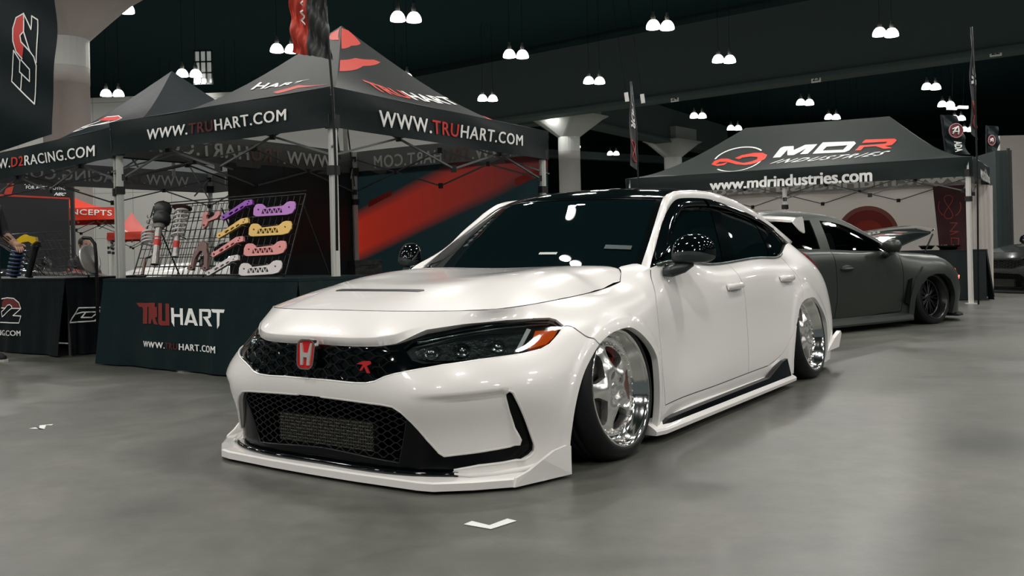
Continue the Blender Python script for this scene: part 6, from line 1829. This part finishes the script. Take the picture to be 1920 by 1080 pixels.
# tall dark banner on the far left
gy = 12.6
g_ = gridq(PW(-60, 300, y=gy), PW(98, 252, y=gy - .6), PW(106, -60, y=gy - .6), PW(-60, -60, y=gy), 10, 10, fn=wrinkle(.02, .03))
o = gsheet('hanging_banner', g_, M('banner_black', (.0025, .0085, .011), .6, bump=.2, bscale=1.5, spec=.15), None, 24, 24, None, .006); tag(o, 'tall black hanging banner with a sideways outlined logo at the top left', 'banner')
q3 = lambda pts: [(x / 3, y / 3) for x, y in pts]
gpoly('logo_red_area', g_, [q3([(132, 76), (134, 178), (116, 196), (116, 226), (134, 262), (126, 330), (92, 290), (76, 230), (78, 150), (98, 96)])], RED_T, o, .006, .3)
gline('logo_outline', g_, [q3([(134, 76), (92, 100), (74, 160), (74, 230), (92, 290), (126, 330)]), q3([(134, 76), (176, 166), (180, 90), (214, 112), (206, 352)]), q3([(134, 76), (134, 178), (170, 290), (192, 320), (206, 370), (196, 586), (68, 458), (78, 284), (114, 340), (112, 404), (168, 458), (168, 390), (120, 336)]), q3([(134, 178), (114, 200), (120, 236), (170, 290)]), q3([(124, 420), (118, 504)])], WHITE_T, o, .018, .008)
f = MB(); f.bar(PW(-60, -60, y=gy) + Vector((0, 0, .02)), PW(106, -60, y=gy - .6) + Vector((0, 0, .02)), .03, 8)
for uu in (-55, 100): pz = PW(uu, -60, y=gy - .3); f.bar(pz, (pz.x, pz.y, 11.0), .008, 5)
f.build('hanging_rail', SATINB, o)

# ================================================================ TAPE MARKS
TAPE = M('white_tape', (.72, .73, .70), .5)
for pts, w, lab in (([(877, 981), (919, 989.5), (960, 975.5)], .022, 'white tape corner mark on the floor in front of the car'), ([(60, 803), (78, 805), (80, 798), (98, 797)], .018, 'small white tape mark on the floor at the left')):
    P3 = [PW(u, v, z=0) for u, v in pts]; f = MB(); n_ = []
    for i, p in enumerate(P3):
        d = (P3[min(i + 1, len(P3) - 1)] - P3[max(i - 1, 0)]).normalized(); n_.append(Vector((-d.y, d.x, 0)) * w)
    for z0, z1 in ((.002, .002),):
        for i in range(len(P3) - 1): f.face([P3[i] - n_[i] + Vector((0, 0, z0)), P3[i + 1] - n_[i + 1] + Vector((0, 0, z0)), P3[i + 1] + n_[i + 1] + Vector((0, 0, z0)), P3[i] + n_[i] + Vector((0, 0, z0))])
    o = f.build('floor_tape', TAPE); tag(o, lab, 'tape')
# black case inside the tent
c = PW(684, 500, y=9.6); f = MB(); f.box((0, 0, .40), (.28, .34, .80)); t = empty('equipment_case', (c.x, 9.6, 0), .4, 'black case standing by the rear leg inside the main tent', 'case'); f.build('body', M('case_black', (.006, .007, .007), .5, bump=.4, bscale=12), t)
f = MB(); f.box((0, 0, .83), (.29, .35, .05)); f.build('lid', M('case_black'), t)

# ================================================================ DARK CAR (right background)
DG = M('matte_grey_green_paint', (.050, .057, .052), .36, metal=.55)
DC = (4.05, 10.86); DA = math.radians(33)
def side_car():
    root = empty('car', (DC[0], DC[1], 0), DA, 'matte dark grey wide-body car with its hood raised, parked behind the white car', 'car')
    cs, sn = math.cos(DA), math.sin(DA); W = np.array([[cs, -sn, 0, DC[0]], [sn, cs, 0, DC[1]], [0, 0, 1, 0], [0, 0, 0, 1.0]])
    B = [
     [(.93, 0, .10), (.95, 0, .25), (.96, 0, .42), (.94, 0, .55), (.90, 0, .64), (.82, 0, .70)],
     [(.88, .42, .10), (.89, .42, .25), (.90, .42, .42), (.87, .42, .56), (.82, .40, .66), (.76, .38, .71)],
     [(.74, .72, .10), (.75, .73, .25), (.75, .74, .42), (.70, .72, .58), (.64, .66, .68), (.60, .58, .725)],
     [(.52, .86, .10), (.52, .88, .25), (.50, .90, .42), (.46, .88, .58), (.40, .78, .71), (.38, .66, .745)],
     [(.30, .90, .10), (.30, .93, .25), (.28, .95, .42), (.26, .94, .58), (.24, .84, .725), (.22, .68, .765)],
     [(-.02, .92, .10), (-.02, .95, .25), (-.02, .965, .42), (-.02, .95, .60), (-.02, .84, .745), (-.02, .68, .785)],
     [(-.34, .90, .10), (-.34, .92, .25), (-.34, .93, .42), (-.34, .91, .60), (-.34, .83, .755), (-.34, .70, .80)],
     [(-.50, .86, .10), (-.50, .88, .25), (-.50, .89, .42), (-.50, .88, .60), (-.50, .84, .74), (-.48, .79, .80)],
     [(-1.1, .86, .10), (-1.1, .88, .25), (-1.1, .89, .42), (-1.1, .88, .62), (-1.1, .85, .77), (-1.1, .79, .815)],
     [(-1.6, .86, .10), (-1.6, .88, .25), (-1.6, .89, .42), (-1.6, .88, .64), (-1.6, .85, .79), (-1.6, .78, .84)],
     [(-2.15, .87, .10), (-2.15, .90, .25), (-2.15, .91, .42), (-2.15, .90, .66), (-2.15, .84, .81), (-2.15, .76, .86)],
     [(-2.65, .92, .10), (-2.65, .95, .25), (-2.65, .96, .42), (-2.65, .94, .62), (-2.65, .82, .83), (-2.65, .72, .89)],
     [(-3.1, .88, .10), (-3.1, .90, .25), (-3.1, .90, .42), (-3.1, .88, .64), (-3.1, .78, .85), (-3.05, .66, .92)],
     [(-3.42, .68, .10), (-3.44, .70, .25), (-3.44, .70, .42), (-3.44, .68, .66), (-3.40, .60, .88), (-3.34, .52, .95)],
     [(-3.52, 0, .10), (-3.54, 0, .25), (-3.54, 0, .42), (-3.52, 0, .66), (-3.46, 0, .90), (-3.40, 0, .97)]]
    full = [[(x, -y, z) for x, y, z in c] for c in B[:0:-1]] + B
    r2 = np.array([c[2] for c in B]); sk = np.concatenate([[0], np.cumsum(np.linalg.norm(np.diff(r2, axis=0), axis=1))])
    g = Grid(full, np.concatenate([-sk[:0:-1], sk]), TK)
    if g.nr([2.2], [.3])[0][1] < 0: g.out = -1
    # (X,Z) -> (s,t) on the left half
    ss, tt = np.meshgrid(np.linspace(0, sk[-1], 400), np.linspace(0, .7, 90), indexing='ij'); PP = g.ev(ss.ravel(), tt.ravel())
    okm = ss.ravel() > sk[2]
    def xz(pts): 
        out = []
        for x, z in pts:
            d = (PP[:, 0] - x) ** 2 + (PP[:, 2] - z) ** 2 + np.where(okm, 0, 9); k = np.argmin(d); out.append(np.array([ss.ravel()[k], tt.ravel()[k] if z > .105 else -.01]))
        return out
    def arch(x0, r, zt): return xz([(x0 + r * .97, .05)] + [(x0 + r * math.cos(a), max(.10, .22 + (zt - .22) * math.sin(a))) for a in np.linspace(0, PI, 18)] + [(x0 - r * .97, .05)])
    af, ar = arch(-.01, .36, .555), arch(-2.65, .36, .555)
    gap = [strip(xz([(-.47, .79), (-.49, .60), (-.50, .40), (-.52, .16)]), .008), strip(xz([(-.52, .16), (-1.0, .15), (-1.66, .15), (-2.2, .17)]), .007), strip(xz([(-1.60, .83), (-1.60, .5), (-1.62, .16)]), .008), strip(xz([(-2.2, .17), (-2.32, .4), (-2.38, .70), (-2.45, .86)]), .007)]
    lamp = xz([(.52, .64), (.74, .60), (.80, .54), (.78, .48), (.66, .50), (.50, .58)])
    side = 1
    V, R = paneling(g, (0, sk[-1], 0, .7), [('archf', af), ('archr', ar), ('lamp', lamp)] + [('gap', q) for q in gap] + [('ff', grow(af, .07)), ('fr', grow(ar, .07)), ('df', xz([(-.47, .81), (-.52, .15), (-1.62, .15), (-1.60, .86)])), ('dr', xz([(-1.60, .86), (-1.62, .15), (-2.2, .17), (-2.32, .4), (-2.45, .88)]))], .05)
    def bo(nm, key, mat, off=0., dp=.02, one=True):
        res = []
        mb = MB()
        for m in (False, True):
            if not one: mb = MB()
            sheet(mb, g, V, R.get(key, []), off, dp, m)
            if not one: res.append(mb.build(nm, mat, root))
        if one: res = [mb.build(nm, mat, root)]
        return res
    bo('body_shell', 'rest', DG, 0, .03); bo('panel_gap', 'gap', GAPB, -.008, 0); bo('wide_arch', 'ff', DG, .022, .05, False); bo('wide_arch', 'fr', DG, .022, .05, False)
    dF = bo('front_door', 'df', DG, one=False); bo('rear_door', 'dr', DG, one=False)
    hl_ = bo('headlight', 'lamp', M('dark_car_lamp', (.015, .015, .015), .1, coat=1), .004, .02, False)
    for m in (1, -1):
        mb = MB(); pts = [g.ev([q[0]], [q[1]])[0] + g.nr([q[0]], [q[1]])[0] * .012 for q in [lamp[1], lamp[2], lamp[3], lamp[4]]]; mb.tube([Vector((p[0], p[1] * m, p[2])) for p in crom(pts, 4)], .010, 6)
        mb.build('daytime_light', M('red_glow', (.8, .05, .03), .4, emit=(1, .12, .07), es=3.0), hl_[0 if m > 0 else 1])
    # greenhouse
    E2_ = np.array([(-.50, .79, .80), (-.66, .75, .90), (-.85, .70, 1.00), (-1.02, .665, 1.075), (-1.25, .64, 1.15), (-1.55, .63, 1.185), (-1.9, .63, 1.19), (-2.3, .63, 1.17), (-2.65, .63, 1.10), (-2.95, .65, .98), (-3.05, .66, .93)])
    w2 = Spl(-E2_[:, 0]); bp = g.ev(np.linspace(sk[7], sk[12], 200), np.full(200, .7))
    def zb(x): return np.interp(x, bp[::-1, 0], bp[::-1, 1]), np.interp(x, bp[::-1, 0], bp[::-1, 2])
    class SS(SideG):
        def ev(s, a, b):
            a = np.atleast_1d(np.asarray(a, float)); b = np.atleast_1d(np.asarray(b, float)); yb, z0 = zb(a); e = w2.B(-a) @ E2_; k = np.clip((b - z0) / np.maximum(e[:, 2] - z0, .03), -.3, 1.3)
            return np.stack([a, yb + (e[:, 1] - yb) * k + .04 * k * (1 - k), b], 1)
    sg = SS(); xs = np.linspace(-.52, -3.03, 50)
    top = lambda x: (w2.B([-x]) @ E2_)[0][2]
    dlo_ = [np.array([x, top(x)]) for x in xs] + [np.array([x, zb(x)[1]]) for x in xs[::-1]]
    pane = lambda xa, xb, d: [np.array([x, top(x) - .035]) for x in np.linspace(xa, xb, 20)] + [np.array([x, zb(x)[1] + .012]) for x in np.linspace(xb - d * .0, xa + .0, 20)]
    TG_ = bpy.data.materials.new('dark_car_glass'); TG_.use_nodes = True; n_ = TG_.node_tree; a_ = n_.nodes.new('ShaderNodeBsdfTransparent'); a_.inputs[0].default_value = (.5, .55, .55, 1); b2 = n_.nodes.new('ShaderNodeBsdfGlossy'); b2.inputs['Roughness'].default_value = .02
    c_ = n_.nodes.new('ShaderNodeFresnel'); c_.inputs[0].default_value = 1.6; d_ = n_.nodes.new('ShaderNodeMixShader'); n_.links.new(c_.outputs[0], d_.inputs[0]); n_.links.new(a_.outputs[0], d_.inputs[1]); n_.links.new(b2.outputs[0], d_.inputs[2]); n_.links.new(d_.outputs[0], n_.nodes['Material Output'].inputs[0])
    for m in (False, True):
        Vs, Rs = paneling(sg, (-3.08, -.46, .76, 1.24), [('a', pane(-.72, -1.55, 0)), ('b', pane(-1.70, -2.42, 0)), ('c', pane(-2.50, -2.95, 0)), ('f', dlo_)], .06)
        mb = MB(); sheet(mb, sg, Vs, Rs['f'], 0, .02, m); mb.build('side_window_frame', DG, root)
        for k, nm in (('a', 'front_side_window'), ('b', 'rear_side_window'), ('c', 'quarter_window')):
            mb = MB(); sheet(mb, sg, Vs, Rs[k], -.008, 0, m); mb.build(nm, TG_, root)
    TC = [((-.48, .74, .79), (-.22, 0, .81)), ((-.66, .70, .90), (-.42, 0, .92)), ((-.85, .64, 1.01), (-.63, 0, 1.04)), ((-1.02, .60, 1.10), (-.82, 0, 1.13)), ((-1.22, .57, 1.175), (-1.05, 0, 1.215)), ((-1.55, .56, 1.225), (-1.5, 0, 1.27)), ((-1.95, .56, 1.235), (-1.95, 0, 1.285)), ((-2.35, .56, 1.21), (-2.4, 0, 1.26)), ((-2.75, .57, 1.12), (-2.8, 0, 1.17)), ((-3.1, .60, .97), (-3.15, 0, 1.01)), ((-3.34, .56, .93), (-3.40, 0, .96))]
    G_ = [[(c[0] + (e[0] - c[0]) * q * q, e[1] * q, c[2] + (e[2] - c[2]) * (q * q * .55 + .45 * q ** 4)) for q in QK] for e, c in TC]
    ts = Grid(G_, list(range(len(TC))), QK)
    if ts.nr([5], [0])[0][2] < 0: ts.out = -1
    Vt, Rt = paneling(ts, (0, 10, -1, 1), [('w', rect(.1, 3.9, -.94, .94)), ('r', rect(4.1, 7.4, -.97, .97)), ('b', rect(7.6, 9.6, -.85, .85))], .14, .1)
    mb = MB(); sheet(mb, ts, Vt, Rt['w'], -.003, 0); mb.build('windshield', TG_, root)
    mb = MB(); sheet(mb, ts, Vt, Rt['r'], .002, .02); mb.build('roof', M('dark_car_roof', (.012, .014, .014), .25, coat=.4), root)
    mb = MB(); sheet(mb, ts, Vt, Rt['b'], -.003, 0); mb.build('rear_window', GLASS, root)
    mb = MB(); sheet(mb, ts, Vt, Rt['rest'], 0, .02); mb.build('pillar_frame', DG, root)
    e1 = np.array([e for e, c in TC[:10]])
    for m in (1, -1):
        mb = MB(); e1d = Spl(range(10)).B(np.linspace(0, 9, 60)) @ e1; l1 = np.linspace(0, 1, 60); e2d = w2.B(np.linspace(.50, 3.05, 60)) @ E2_
        # pair by X
        rows = []
        for p in e1d:
            k = np.argmin(np.abs(e2d[:, 0] - p[0])); q = e2d[k]; rows.append([p * (1 - w) + q * w + np.array([0, .5, .85]) * .022 * 4 * w * (1 - w) for w in np.linspace(0, 1, 6)])
        vs = [(p[0], p[1] * m, p[2]) for r in rows for p in r]; fs = [(i * 6 + j, (i + 1) * 6 + j, (i + 1) * 6 + j + 1, i * 6 + j + 1) for i in range(59) for j in range(5)]
        mb.mesh(vs, fs if m > 0 else [f[::-1] for f in fs], 0, True); mb.build('roof_rail', DG, root)
        # mirror
        mb = MB(); pts = [(-.78, .86, .83), (-.79, .90, .86), (-.80, .96, .875), (-.81, 1.04, .87), (-.82, 1.07, .865)]
        mb.tube([Vector((x, y * m, z)) for x, y, z in pts], [.02, .062, .075, .06, .02], 14); mi_ = mb.build('door_mirror', DG, root)
        mb = MB(); mb.tube([Vector((-.74, .83 * m, .76)), Vector((-.78, .93 * m, .80))], .030, 8); mb.build('mirror_foot', DG, mi_)
        # door handles, fender vent, side skirt, canard
        for x0, dr in ((-1.42, 'front'), (-2.15, 'rear')):
            y0 = .885 if x0 > -2 else .90; mb = MB(); mb.tube([Vector((x0 - .10, (y0 - .01) * m, .645)), Vector((x0 - .08, (y0 + .025) * m, .648)), Vector((x0 + .05, (y0 + .025) * m, .648)), Vector((x0 + .08, (y0 - .01) * m, .645))], .013, 8); mb.build('door_handle', DG, root)
            mb = MB(); mb.lathe([(.0001, .004), (.06, .001), (.065, -.004)], 20, 0, Matrix.Translation((x0, (y0 - .004) * m, .648)) @ Matrix.Rotation(-m * PI / 2, 4, 'X') @ Matrix.Diagonal((1.4, .6, 1, 1))); mb.build('handle_cup_shade', M('dark_recess_shade', (.012, .014, .013), .5), root)  # thin disc on the door, darkened to stand for shade behind the handle
        mb = MB(); mb.prism([(-.44, .22), (-.52, .26), (-.44, .50), (-.38, .52)][::m], lambda x, z, d, m=m: Vector((x, (.905 + d) * m, z)), .014); mb.build('fender_vent', GAPB, root)
        mb = MB(); xs2 = np.linspace(-.40, -2.28, 20)
        for i in range(19):
            a, b = xs2[i], xs2[i + 1]; r = lambda x: [Vector((x, .87 * m, .15)), Vector((x, .925 * m, .125)), Vector((x, .94 * m, .085)), Vector((x, .935 * m, .065)), Vector((x, .86 * m, .06))]
            A_, B_ = r(a), r(b)
            for j in range(5): mb.face([A_[j], A_[(j + 1) % 5], B_[(j + 1) % 5], B_[j]])
        mb.build('side_skirt', DG, root)
    # splitter and bumper lip
    mb = MB(); L_ = [(.98, 0), (.94, .4), (.82, .72), (.58, .90), (.44, .93)]; L2 = [(x, -y) for x, y in L_[:0:-1]] + L_
    mb.prism([(x, y) for x, y in L2] + [(.40, .8), (.40, -.8)], lambda x, y, d: Vector((x, y, .060 + d)), .02); mb.build('front_splitter', SATINB, root)
    # raised hood with vents, prop, engine bay
    rot = Matrix.Translation((-.36, 0, .845)) @ Matrix.Rotation(math.radians(-13.5), 4, 'Y')
    hg = []
    for x in (0, .35, .75, 1.10, 1.22):
        w = np.interp(x, [0, .75, 1.22], [.70, .64, .44]); hg.append([tuple(rot @ Vector((x - (.05 * abs(q) ** 2 if x > 1 else 0), w * q, .035 * (1 - q * q) - .06 * (x / 1.22) ** 3))) for q in QK])
    hgG = Grid(hg, [0, .35, .75, 1.10, 1.22], QK)
    if hgG.nr([.5], [0])[0][2] < 0: hgG.out = -1
    Vh_, Rh_ = paneling(hgG, (0, 1.22, -1, 1), [('v', rect(.42, .50, -.62, -.25)), ('v', rect(.56, .64, -.60, -.25)), ('v', rect(.70, .78, -.58, -.25)), ('v', rect(.42, .50, .25, .62)), ('v', rect(.56, .64, .25, .60)), ('v', rect(.70, .78, .25, .58))], .08)
    mb = MB(); sheet(mb, hgG, Vh_, Rh_['rest'], 0, .018); sheet(mb, hgG, Vh_, Rh_['rest'], -.018, 0); ho = mb.build('hood', M('hood_gloss_black', (.012, .014, .015), .08, coat=1), root)
    mb = MB(); sheet(mb, hgG, Vh_, Rh_['v'], -.006, .0); mb.build('hood_vent', M('vent_grey', (.30, .32, .33), .25, metal=.7), ho)
    mb = MB(); mb.bar((.30, -.62, .78), (.50, -.60, .99), .010, 6); mb.build('hood_prop', SATINB, root)
    mb = MB(); mb.box((.20, 0, .60), (.9, 1.1, .16)); mb.box((-1.6, 0, .40), (3.0, 1.5, .5)); mb.box((.2, 0, .35), (1.0, 1.0, .4)); mb.build('dark_inner_core', WELL, root)
    mb = MB(); mb.box((.20, -.1, .73), (.5, .5, .10)); mb.box((.45, .25, .72), (.2, .3, .08)); mb.bar((-.15, -.62, .79), (-.15, .62, .79), .02, 8); mb.build('engine', M('engine_metal', (.28, .28, .28), .35, metal=.8), root)
    # seats seen through the glass
    mb = MB()
    for y in (.36, -.36):
        for x, hh in ((-1.25, 1.02), (-2.1, 1.0)):
            mb.prism([(-.10, .55), (.10, .55), (.02, .92), (-.04, hh), (-.14, hh), (-.16, .9)], lambda a, z, d, x=x, y=y: Vector((x + a, y - .22 + d, z)), .44)
    mb.build('seats', M('seat_dark', (.012, .012, .014), .7), root)
    for xw in (-.01, -2.65):
        for m in (1, -1):
            mb = MB(); pr_ = [(.34 * math.cos(a), .32 * math.sin(a)) for a in np.linspace(-.2, PI + .2, 20)]; n = len(pr_)
            vs = [(xw + x, m * yy, .25 + z) for yy in (.50, .86) for x, z in pr_]; mb.mesh(vs, [(i, i + 1, n + i + 1, n + i) for i in range(n - 1)], 0, True); mb.face([(xw + x, m * .50, .25 + z) for x, z in pr_]); mb.build('wheel_well', WELL, root)
    return root
dcar = side_car()
# its wheels: deep black dish, ten slim spokes
def dark_wheel(parent, pos, side, camber, proto=None, steer=0.0):
    Rm = Matrix.Translation(pos) @ Matrix.Rotation(steer, 4, 'Z') @ Matrix.Rotation(side * math.radians(camber), 4, 'X') @ Matrix.Rotation(-side * PI / 2, 4, 'X')
    if proto is not None:
        w = dup(proto); w.parent = parent; w.matrix_local = Rm; return w
    mb = MB(); mb.lathe([(.232, -.010), (.240, .006), (.262, .008), (.290, -.004), (.302, -.03), (.302, -.24), (.26, -.26), (.232, -.25)], 48); w = mb.build('wheel', RUBBER, parent); w.matrix_local = Rm
    BW = M('wheel_gloss_black', (.006, .007, .008), .28)
    mb = MB(); mb.lathe([(.230, -.012), (.238, .004), (.243, .006), (.243, .012), (.234, .010), (.228, -.006), (.218, -.03), (.200, -.070), (.196, -.24), (.225, -.25)], 64); mb.build('rim_lip', BW, w)
    mb = MB()
    for k in range(10):
        a = 2 * PI * k / 10
        for d in (-.12, .12): mb.bar((.035 * math.cos(a), .035 * math.sin(a), -.075), (.20 * math.cos(a + d), .20 * math.sin(a + d), -.085), .010, 6, 0, .007)
    mb.lathe([(.0001, -.06), (.040, -.062), (.055, -.075), (.055, -.10)], 24); mb.lathe([(.19, -.08), (.20, -.075), (.21, -.07), (.205, -.10)], 48); mb.build('rim_face', BW, w)
    mb = MB(); mb.lathe([(.0001, -.15), (.17, -.15), (.17, -.17)], 32); mb.build('brake_disc', M('brake_dark', (.05, .05, .05), .4, metal=1), w)
    return w
dw = dark_wheel(dcar, (-.01, -.925, .295), -1, 5)
dark_wheel(dcar, (-.01, .925, .295), 1, 5, dw); dark_wheel(dcar, (-2.65, -.925, .295), -1, 5, dw); dark_wheel(dcar, (-2.65, .925, .295), 1, 5, dw)

# ================================================================ OTHER CARS, glimpsed: re-use the white car's body in other paint
def copy_car(src, loc, rz, label, remap):
    cache = {}
    def cp(o, parent):
        if o.name.split('.')[0] in ('front_badge', 'red_badge'): return
        c = o.copy()
        if o.type == 'MESH':
            if o.data.name not in cache:
                me = o.data.copy(); cache[o.data.name] = me
                for i, m in enumerate(me.materials):
                    if m and m.name in remap: me.materials[i] = remap[m.name]
            c.data = cache[o.data.name]
        COL.objects.link(c); c.parent = parent
        for ch in o.children: cp(ch, c)
        return c
    r = cp(src, None); r.location = loc; r.rotation_euler = (0, 0, rz); r.name = 'car'; tag(r, label, 'car'); return r
for (u, v, y, rz, z, lab, col_) in ((318, 500, 18.0, math.radians(192), 0, 'white car half hidden behind the parts rack table', ('bg_white_paint', (.70, .70, .68), .3, 0)), (88, 500, 12.9, math.radians(-12), 0, 'glossy black car half hidden behind the left table', ('bg_black_paint', (.010, .013, .014), .12, 0)), (1945, 500, 15.9, math.radians(200), 0, 'dark grey car cut by the right edge of the photo', ('bg_grey_paint', (.035, .04, .04), .25, .3))):
    pt = M(col_[0], col_[1], col_[2], metal=col_[3], coat=.8); P = PW(u, v, y=y)
    copy_car(car, (P.x, y, 0), rz, lab, {'white_paint': pt, 'spoiler_white': pt, 'badge_red': GLOSSB, 'letter_silver': GLOSSB, 'small_badge_red': GLOSSB})

# ================================================================ PEOPLE
def person(loc, rz, label, joints, radii, bones, shirt_z, parts):
    root = empty('person', loc, rz, label, 'person')
    me = bpy.data.meshes.new('body'); me.from_pydata(joints, bones, []); o = bpy.data.objects.new('body', me); COL.objects.link(o); o.parent = root
    m = o.modifiers.new('skin', 'SKIN'); 
    for i, r in enumerate(radii): me.skin_vertices[0].data[i].radius = (r, r) if not isinstance(r, tuple) else r
    me.skin_vertices[0].data[0].use_root = True; m.use_smooth_shade = True
    s_ = o.modifiers.new('sub', 'SUBSURF'); s_.levels = 2; s_.render_levels = 2
    me.materials.append(parts); return root, o
def cloth_mat(name, rules):
    """one skin surface coloured by height zones: list of (z, colour) steps in object space"""
    m = bpy.data.materials.new(name); m.use_nodes = True; nt = m.node_tree; b = nt.nodes['Principled BSDF']; b.inputs['Roughness'].default_value = .7
    b.inputs['Base Color'].default_value = (*rules, 1); return m
SKIN = cloth_mat('skin_tone', (.30, .17, .115)); BLK = cloth_mat('clothes_black', (.008, .009, .010)); PANTS = cloth_mat('trousers_dark', (.014, .015, .018)); HAIR = cloth_mat('hair_black', (.008, .007, .006))
def head(root, c, yaw, r=.105):
    T = Matrix.Translation(c) @ Matrix.Rotation(yaw, 4, 'Z'); f = MB()
    prof = [(.0001, -.125), (.045, -.118), (.062, -.09), (.074, -.05), (.080, 0), (.082, .04), (.078, .08), (.058, .112), (.03, .125), (.0001, .128)]
    f.lathe(prof, 20, 0, T @ Matrix.Diagonal((1.0, 1.18, 1, 1)))
    f.tube([T @ Vector((0, -.085, .03)), T @ Vector((0, -.108, -.012)), T @ Vector((0, -.092, -.022))], [.008, .015, .008], 8)
    for s in (1, -1): f.tube([T @ Vector((s * .078, .005, .025)), T @ Vector((s * .092, .012, .01)), T @ Vector((s * .080, .004, -.028))], [.008, .012, .006], 6)
    h = f.build('head', SKIN, root)
    f = MB()
    for s in (1, -1): f.lathe([(.0001, .008), (.009, .003), (.011, -.002)], 10, 0, T @ Matrix.Translation((s * .032, -.088, .018)) @ Matrix.Rotation(PI / 2, 4, 'X'))
    f.build('eyes', M('eye_dark', (.02, .015, .012), .2), h)
    f = MB(); f.tube([T @ Vector((-.022, -.087, -.055)), T @ Vector((0, -.094, -.057)), T @ Vector((.022, -.087, -.055))], .005, 6); f.build('mouth', M('lips', (.22, .08, .07), .5), h)
    f = MB(); f.lathe([(.088, .01), (.091, .045), (.087, .085), (.066, .120), (.034, .136), (.0001, .14)], 20, 0, T @ Matrix.Translation((0, .014, 0)) @ Matrix.Diagonal((1.0, 1.15, 1, 1))); f.build('hair', HAIR, h)
def hand(root, wrist, dirv, up_v, side, curl=.5):
    """palm, four fingers, thumb"""
    d = Vector(dirv).normalized(); u = Vector(up_v); u = (u - d * u.dot(d)).normalized(); x = d.cross(u)
    f = MB(); w = Vector(wrist); f.tube([w - d * .02, w + d * .03, w + d * .075, w + d * .09], [.026, .034, .036, .022], 10)
    for k, L in enumerate((.072, .082, .076, .058)):
        b = w + d * .082 + x * (.028 - k * .0185); p1 = b + d * L * .45 - u * .012 * curl; p2 = p1 + (d * (1 - curl * .6) - u * curl).normalized() * L * .32; p3 = p2 + (d * (1 - curl) - u * curl * 1.2).normalized() * L * .25
        f.tube([b, p1, p2, p3], [.010, .009, .008, .006], 7)
    b = w + d * .02 + x * side * .03; f.tube([b, b + (d * .6 + x * side * .8).normalized() * .035, b + (d * .85 + x * side * .4).normalized() * .07], [.013, .011, .008], 7)
    f.build('hand', SKIN, root)
# standing person cut by the left edge, forearms forward over the table
J = [(0, 0, .98), (0, 0, 1.20), (0, -.01, 1.38), (0, -.01, 1.50), (.17, 0, 1.43), (.24, -.02, 1.17), (.19, -.24, 1.09), (-.17, 0, 1.43), (-.24, -.02, 1.17), (-.18, -.22, 1.08), (.10, 0, .92), (.11, -.02, .50), (.11, .01, .10), (-.10, 0, .92), (-.12, .0, .50), (-.13, .03, .10)]
Bn = [(0, 1), (1, 2), (2, 3), (2, 4), (4, 5), (5, 6), (2, 7), (7, 8), (8, 9), (0, 10), (10, 11), (11, 12), (0, 13), (13, 14), (14, 15)]
Rr = [(.16, .12), (.15, .11), (.15, .10), .055, .062, .050, .036, .062, .050, .036, .10, .068, .046, .10, .068, .046]
P0 = PW(-34, 680, z=0)
pr_, pb = person((P0.x, P0.y, 0), math.radians(62), 'person in black clothes cut by the left edge, forearm reaching over the table', J, Rr, Bn, 0, BLK)
head(pr_, Vector((0, -.03, 1.64)), 0)
for s, w in ((1, (.19, -.24, 1.09)), (-1, (-.18, -.22, 1.08))):
    f = MB(); e = Vector((s * .24, -.02, 1.17)); f.tube([e, Vector(w)], [.047, .034], 10); f.build('forearm', SKIN, pr_); hand(pr_, w, Vector(w) - e, (0, 0, 1), -s)
    f = MB(); bx = s * (.11 if s > 0 else .13); by = .01 if s > 0 else .03
    f.tube([Vector((bx, by + .09, .045)), Vector((bx, by + .02, .055)), Vector((bx, by - .08, .050)), Vector((bx, by - .17, .034))], [.038, .050, .044, .028], 10); sh = f.build('shoe', BLK, pr_)
    f = MB(); f.prism([(bx - .040, by + .12), (bx + .040, by + .12), (bx + .045, by), (bx + .046, by - .12), (bx + .02, by - .20), (bx - .02, by - .20), (bx - .046, by - .12), (bx - .045, by)], lambda x, y, d: Vector((x, y, d)), .022); f.build('shoe_sole', M('sole_white', (.5, .48, .44), .6), sh)
# seated person far behind, head bowed
J = [(0, 0, .50), (0, -.02, .72), (0, -.06, .94), (0, -.08, 1.02), (.18, -.05, .90), (.24, -.12, .66), (.14, -.34, .64), (-.18, -.05, .90), (-.24, -.12, .66), (-.14, -.34, .64), (.10, -.05, .48), (.13, -.44, .50), (.12, -.42, .08), (-.10, -.05, .48), (-.13, -.44, .50), (-.12, -.42, .08)]
P1 = PW(152, 500, y=14.6)
pr2, pb2 = person((P1.x, 14.6, 0), math.radians(55), 'seated person in black with short dark hair, looking down, far behind the left table', J, Rr, Bn, 0, BLK)
head(pr2, Vector((0, -.13, 1.16)), 0)
for s, w in ((1, (.14, -.34, .64)), (-1, (-.14, -.34, .64))):
    hand(pr2, w, (0, -1, -.1), (0, 0, 1), -s)
    f = MB(); f.tube([Vector((s * .12, -.36, .04)), Vector((s * .12, -.46, .05)), Vector((s * .12, -.60, .03))], [.036, .044, .026], 8); f.build('shoe', BLK, pr2)
f = MB(); f.box((0, 0, .42), (.40, .40, .05)); o = empty('stool', (P1.x, 14.65, 0), .2, 'low black stool under the seated person', 'stool'); f.build('seat', SATINB, o)
for a in range(4):
    f = MB(); f.bar((.16 * (1 if a % 2 else -1), .16 * (1 if a > 1 else -1), .40), (.18 * (1 if a % 2 else -1), .18 * (1 if a > 1 else -1), 0), .014, 6); f.build('leg', SATINB, o)
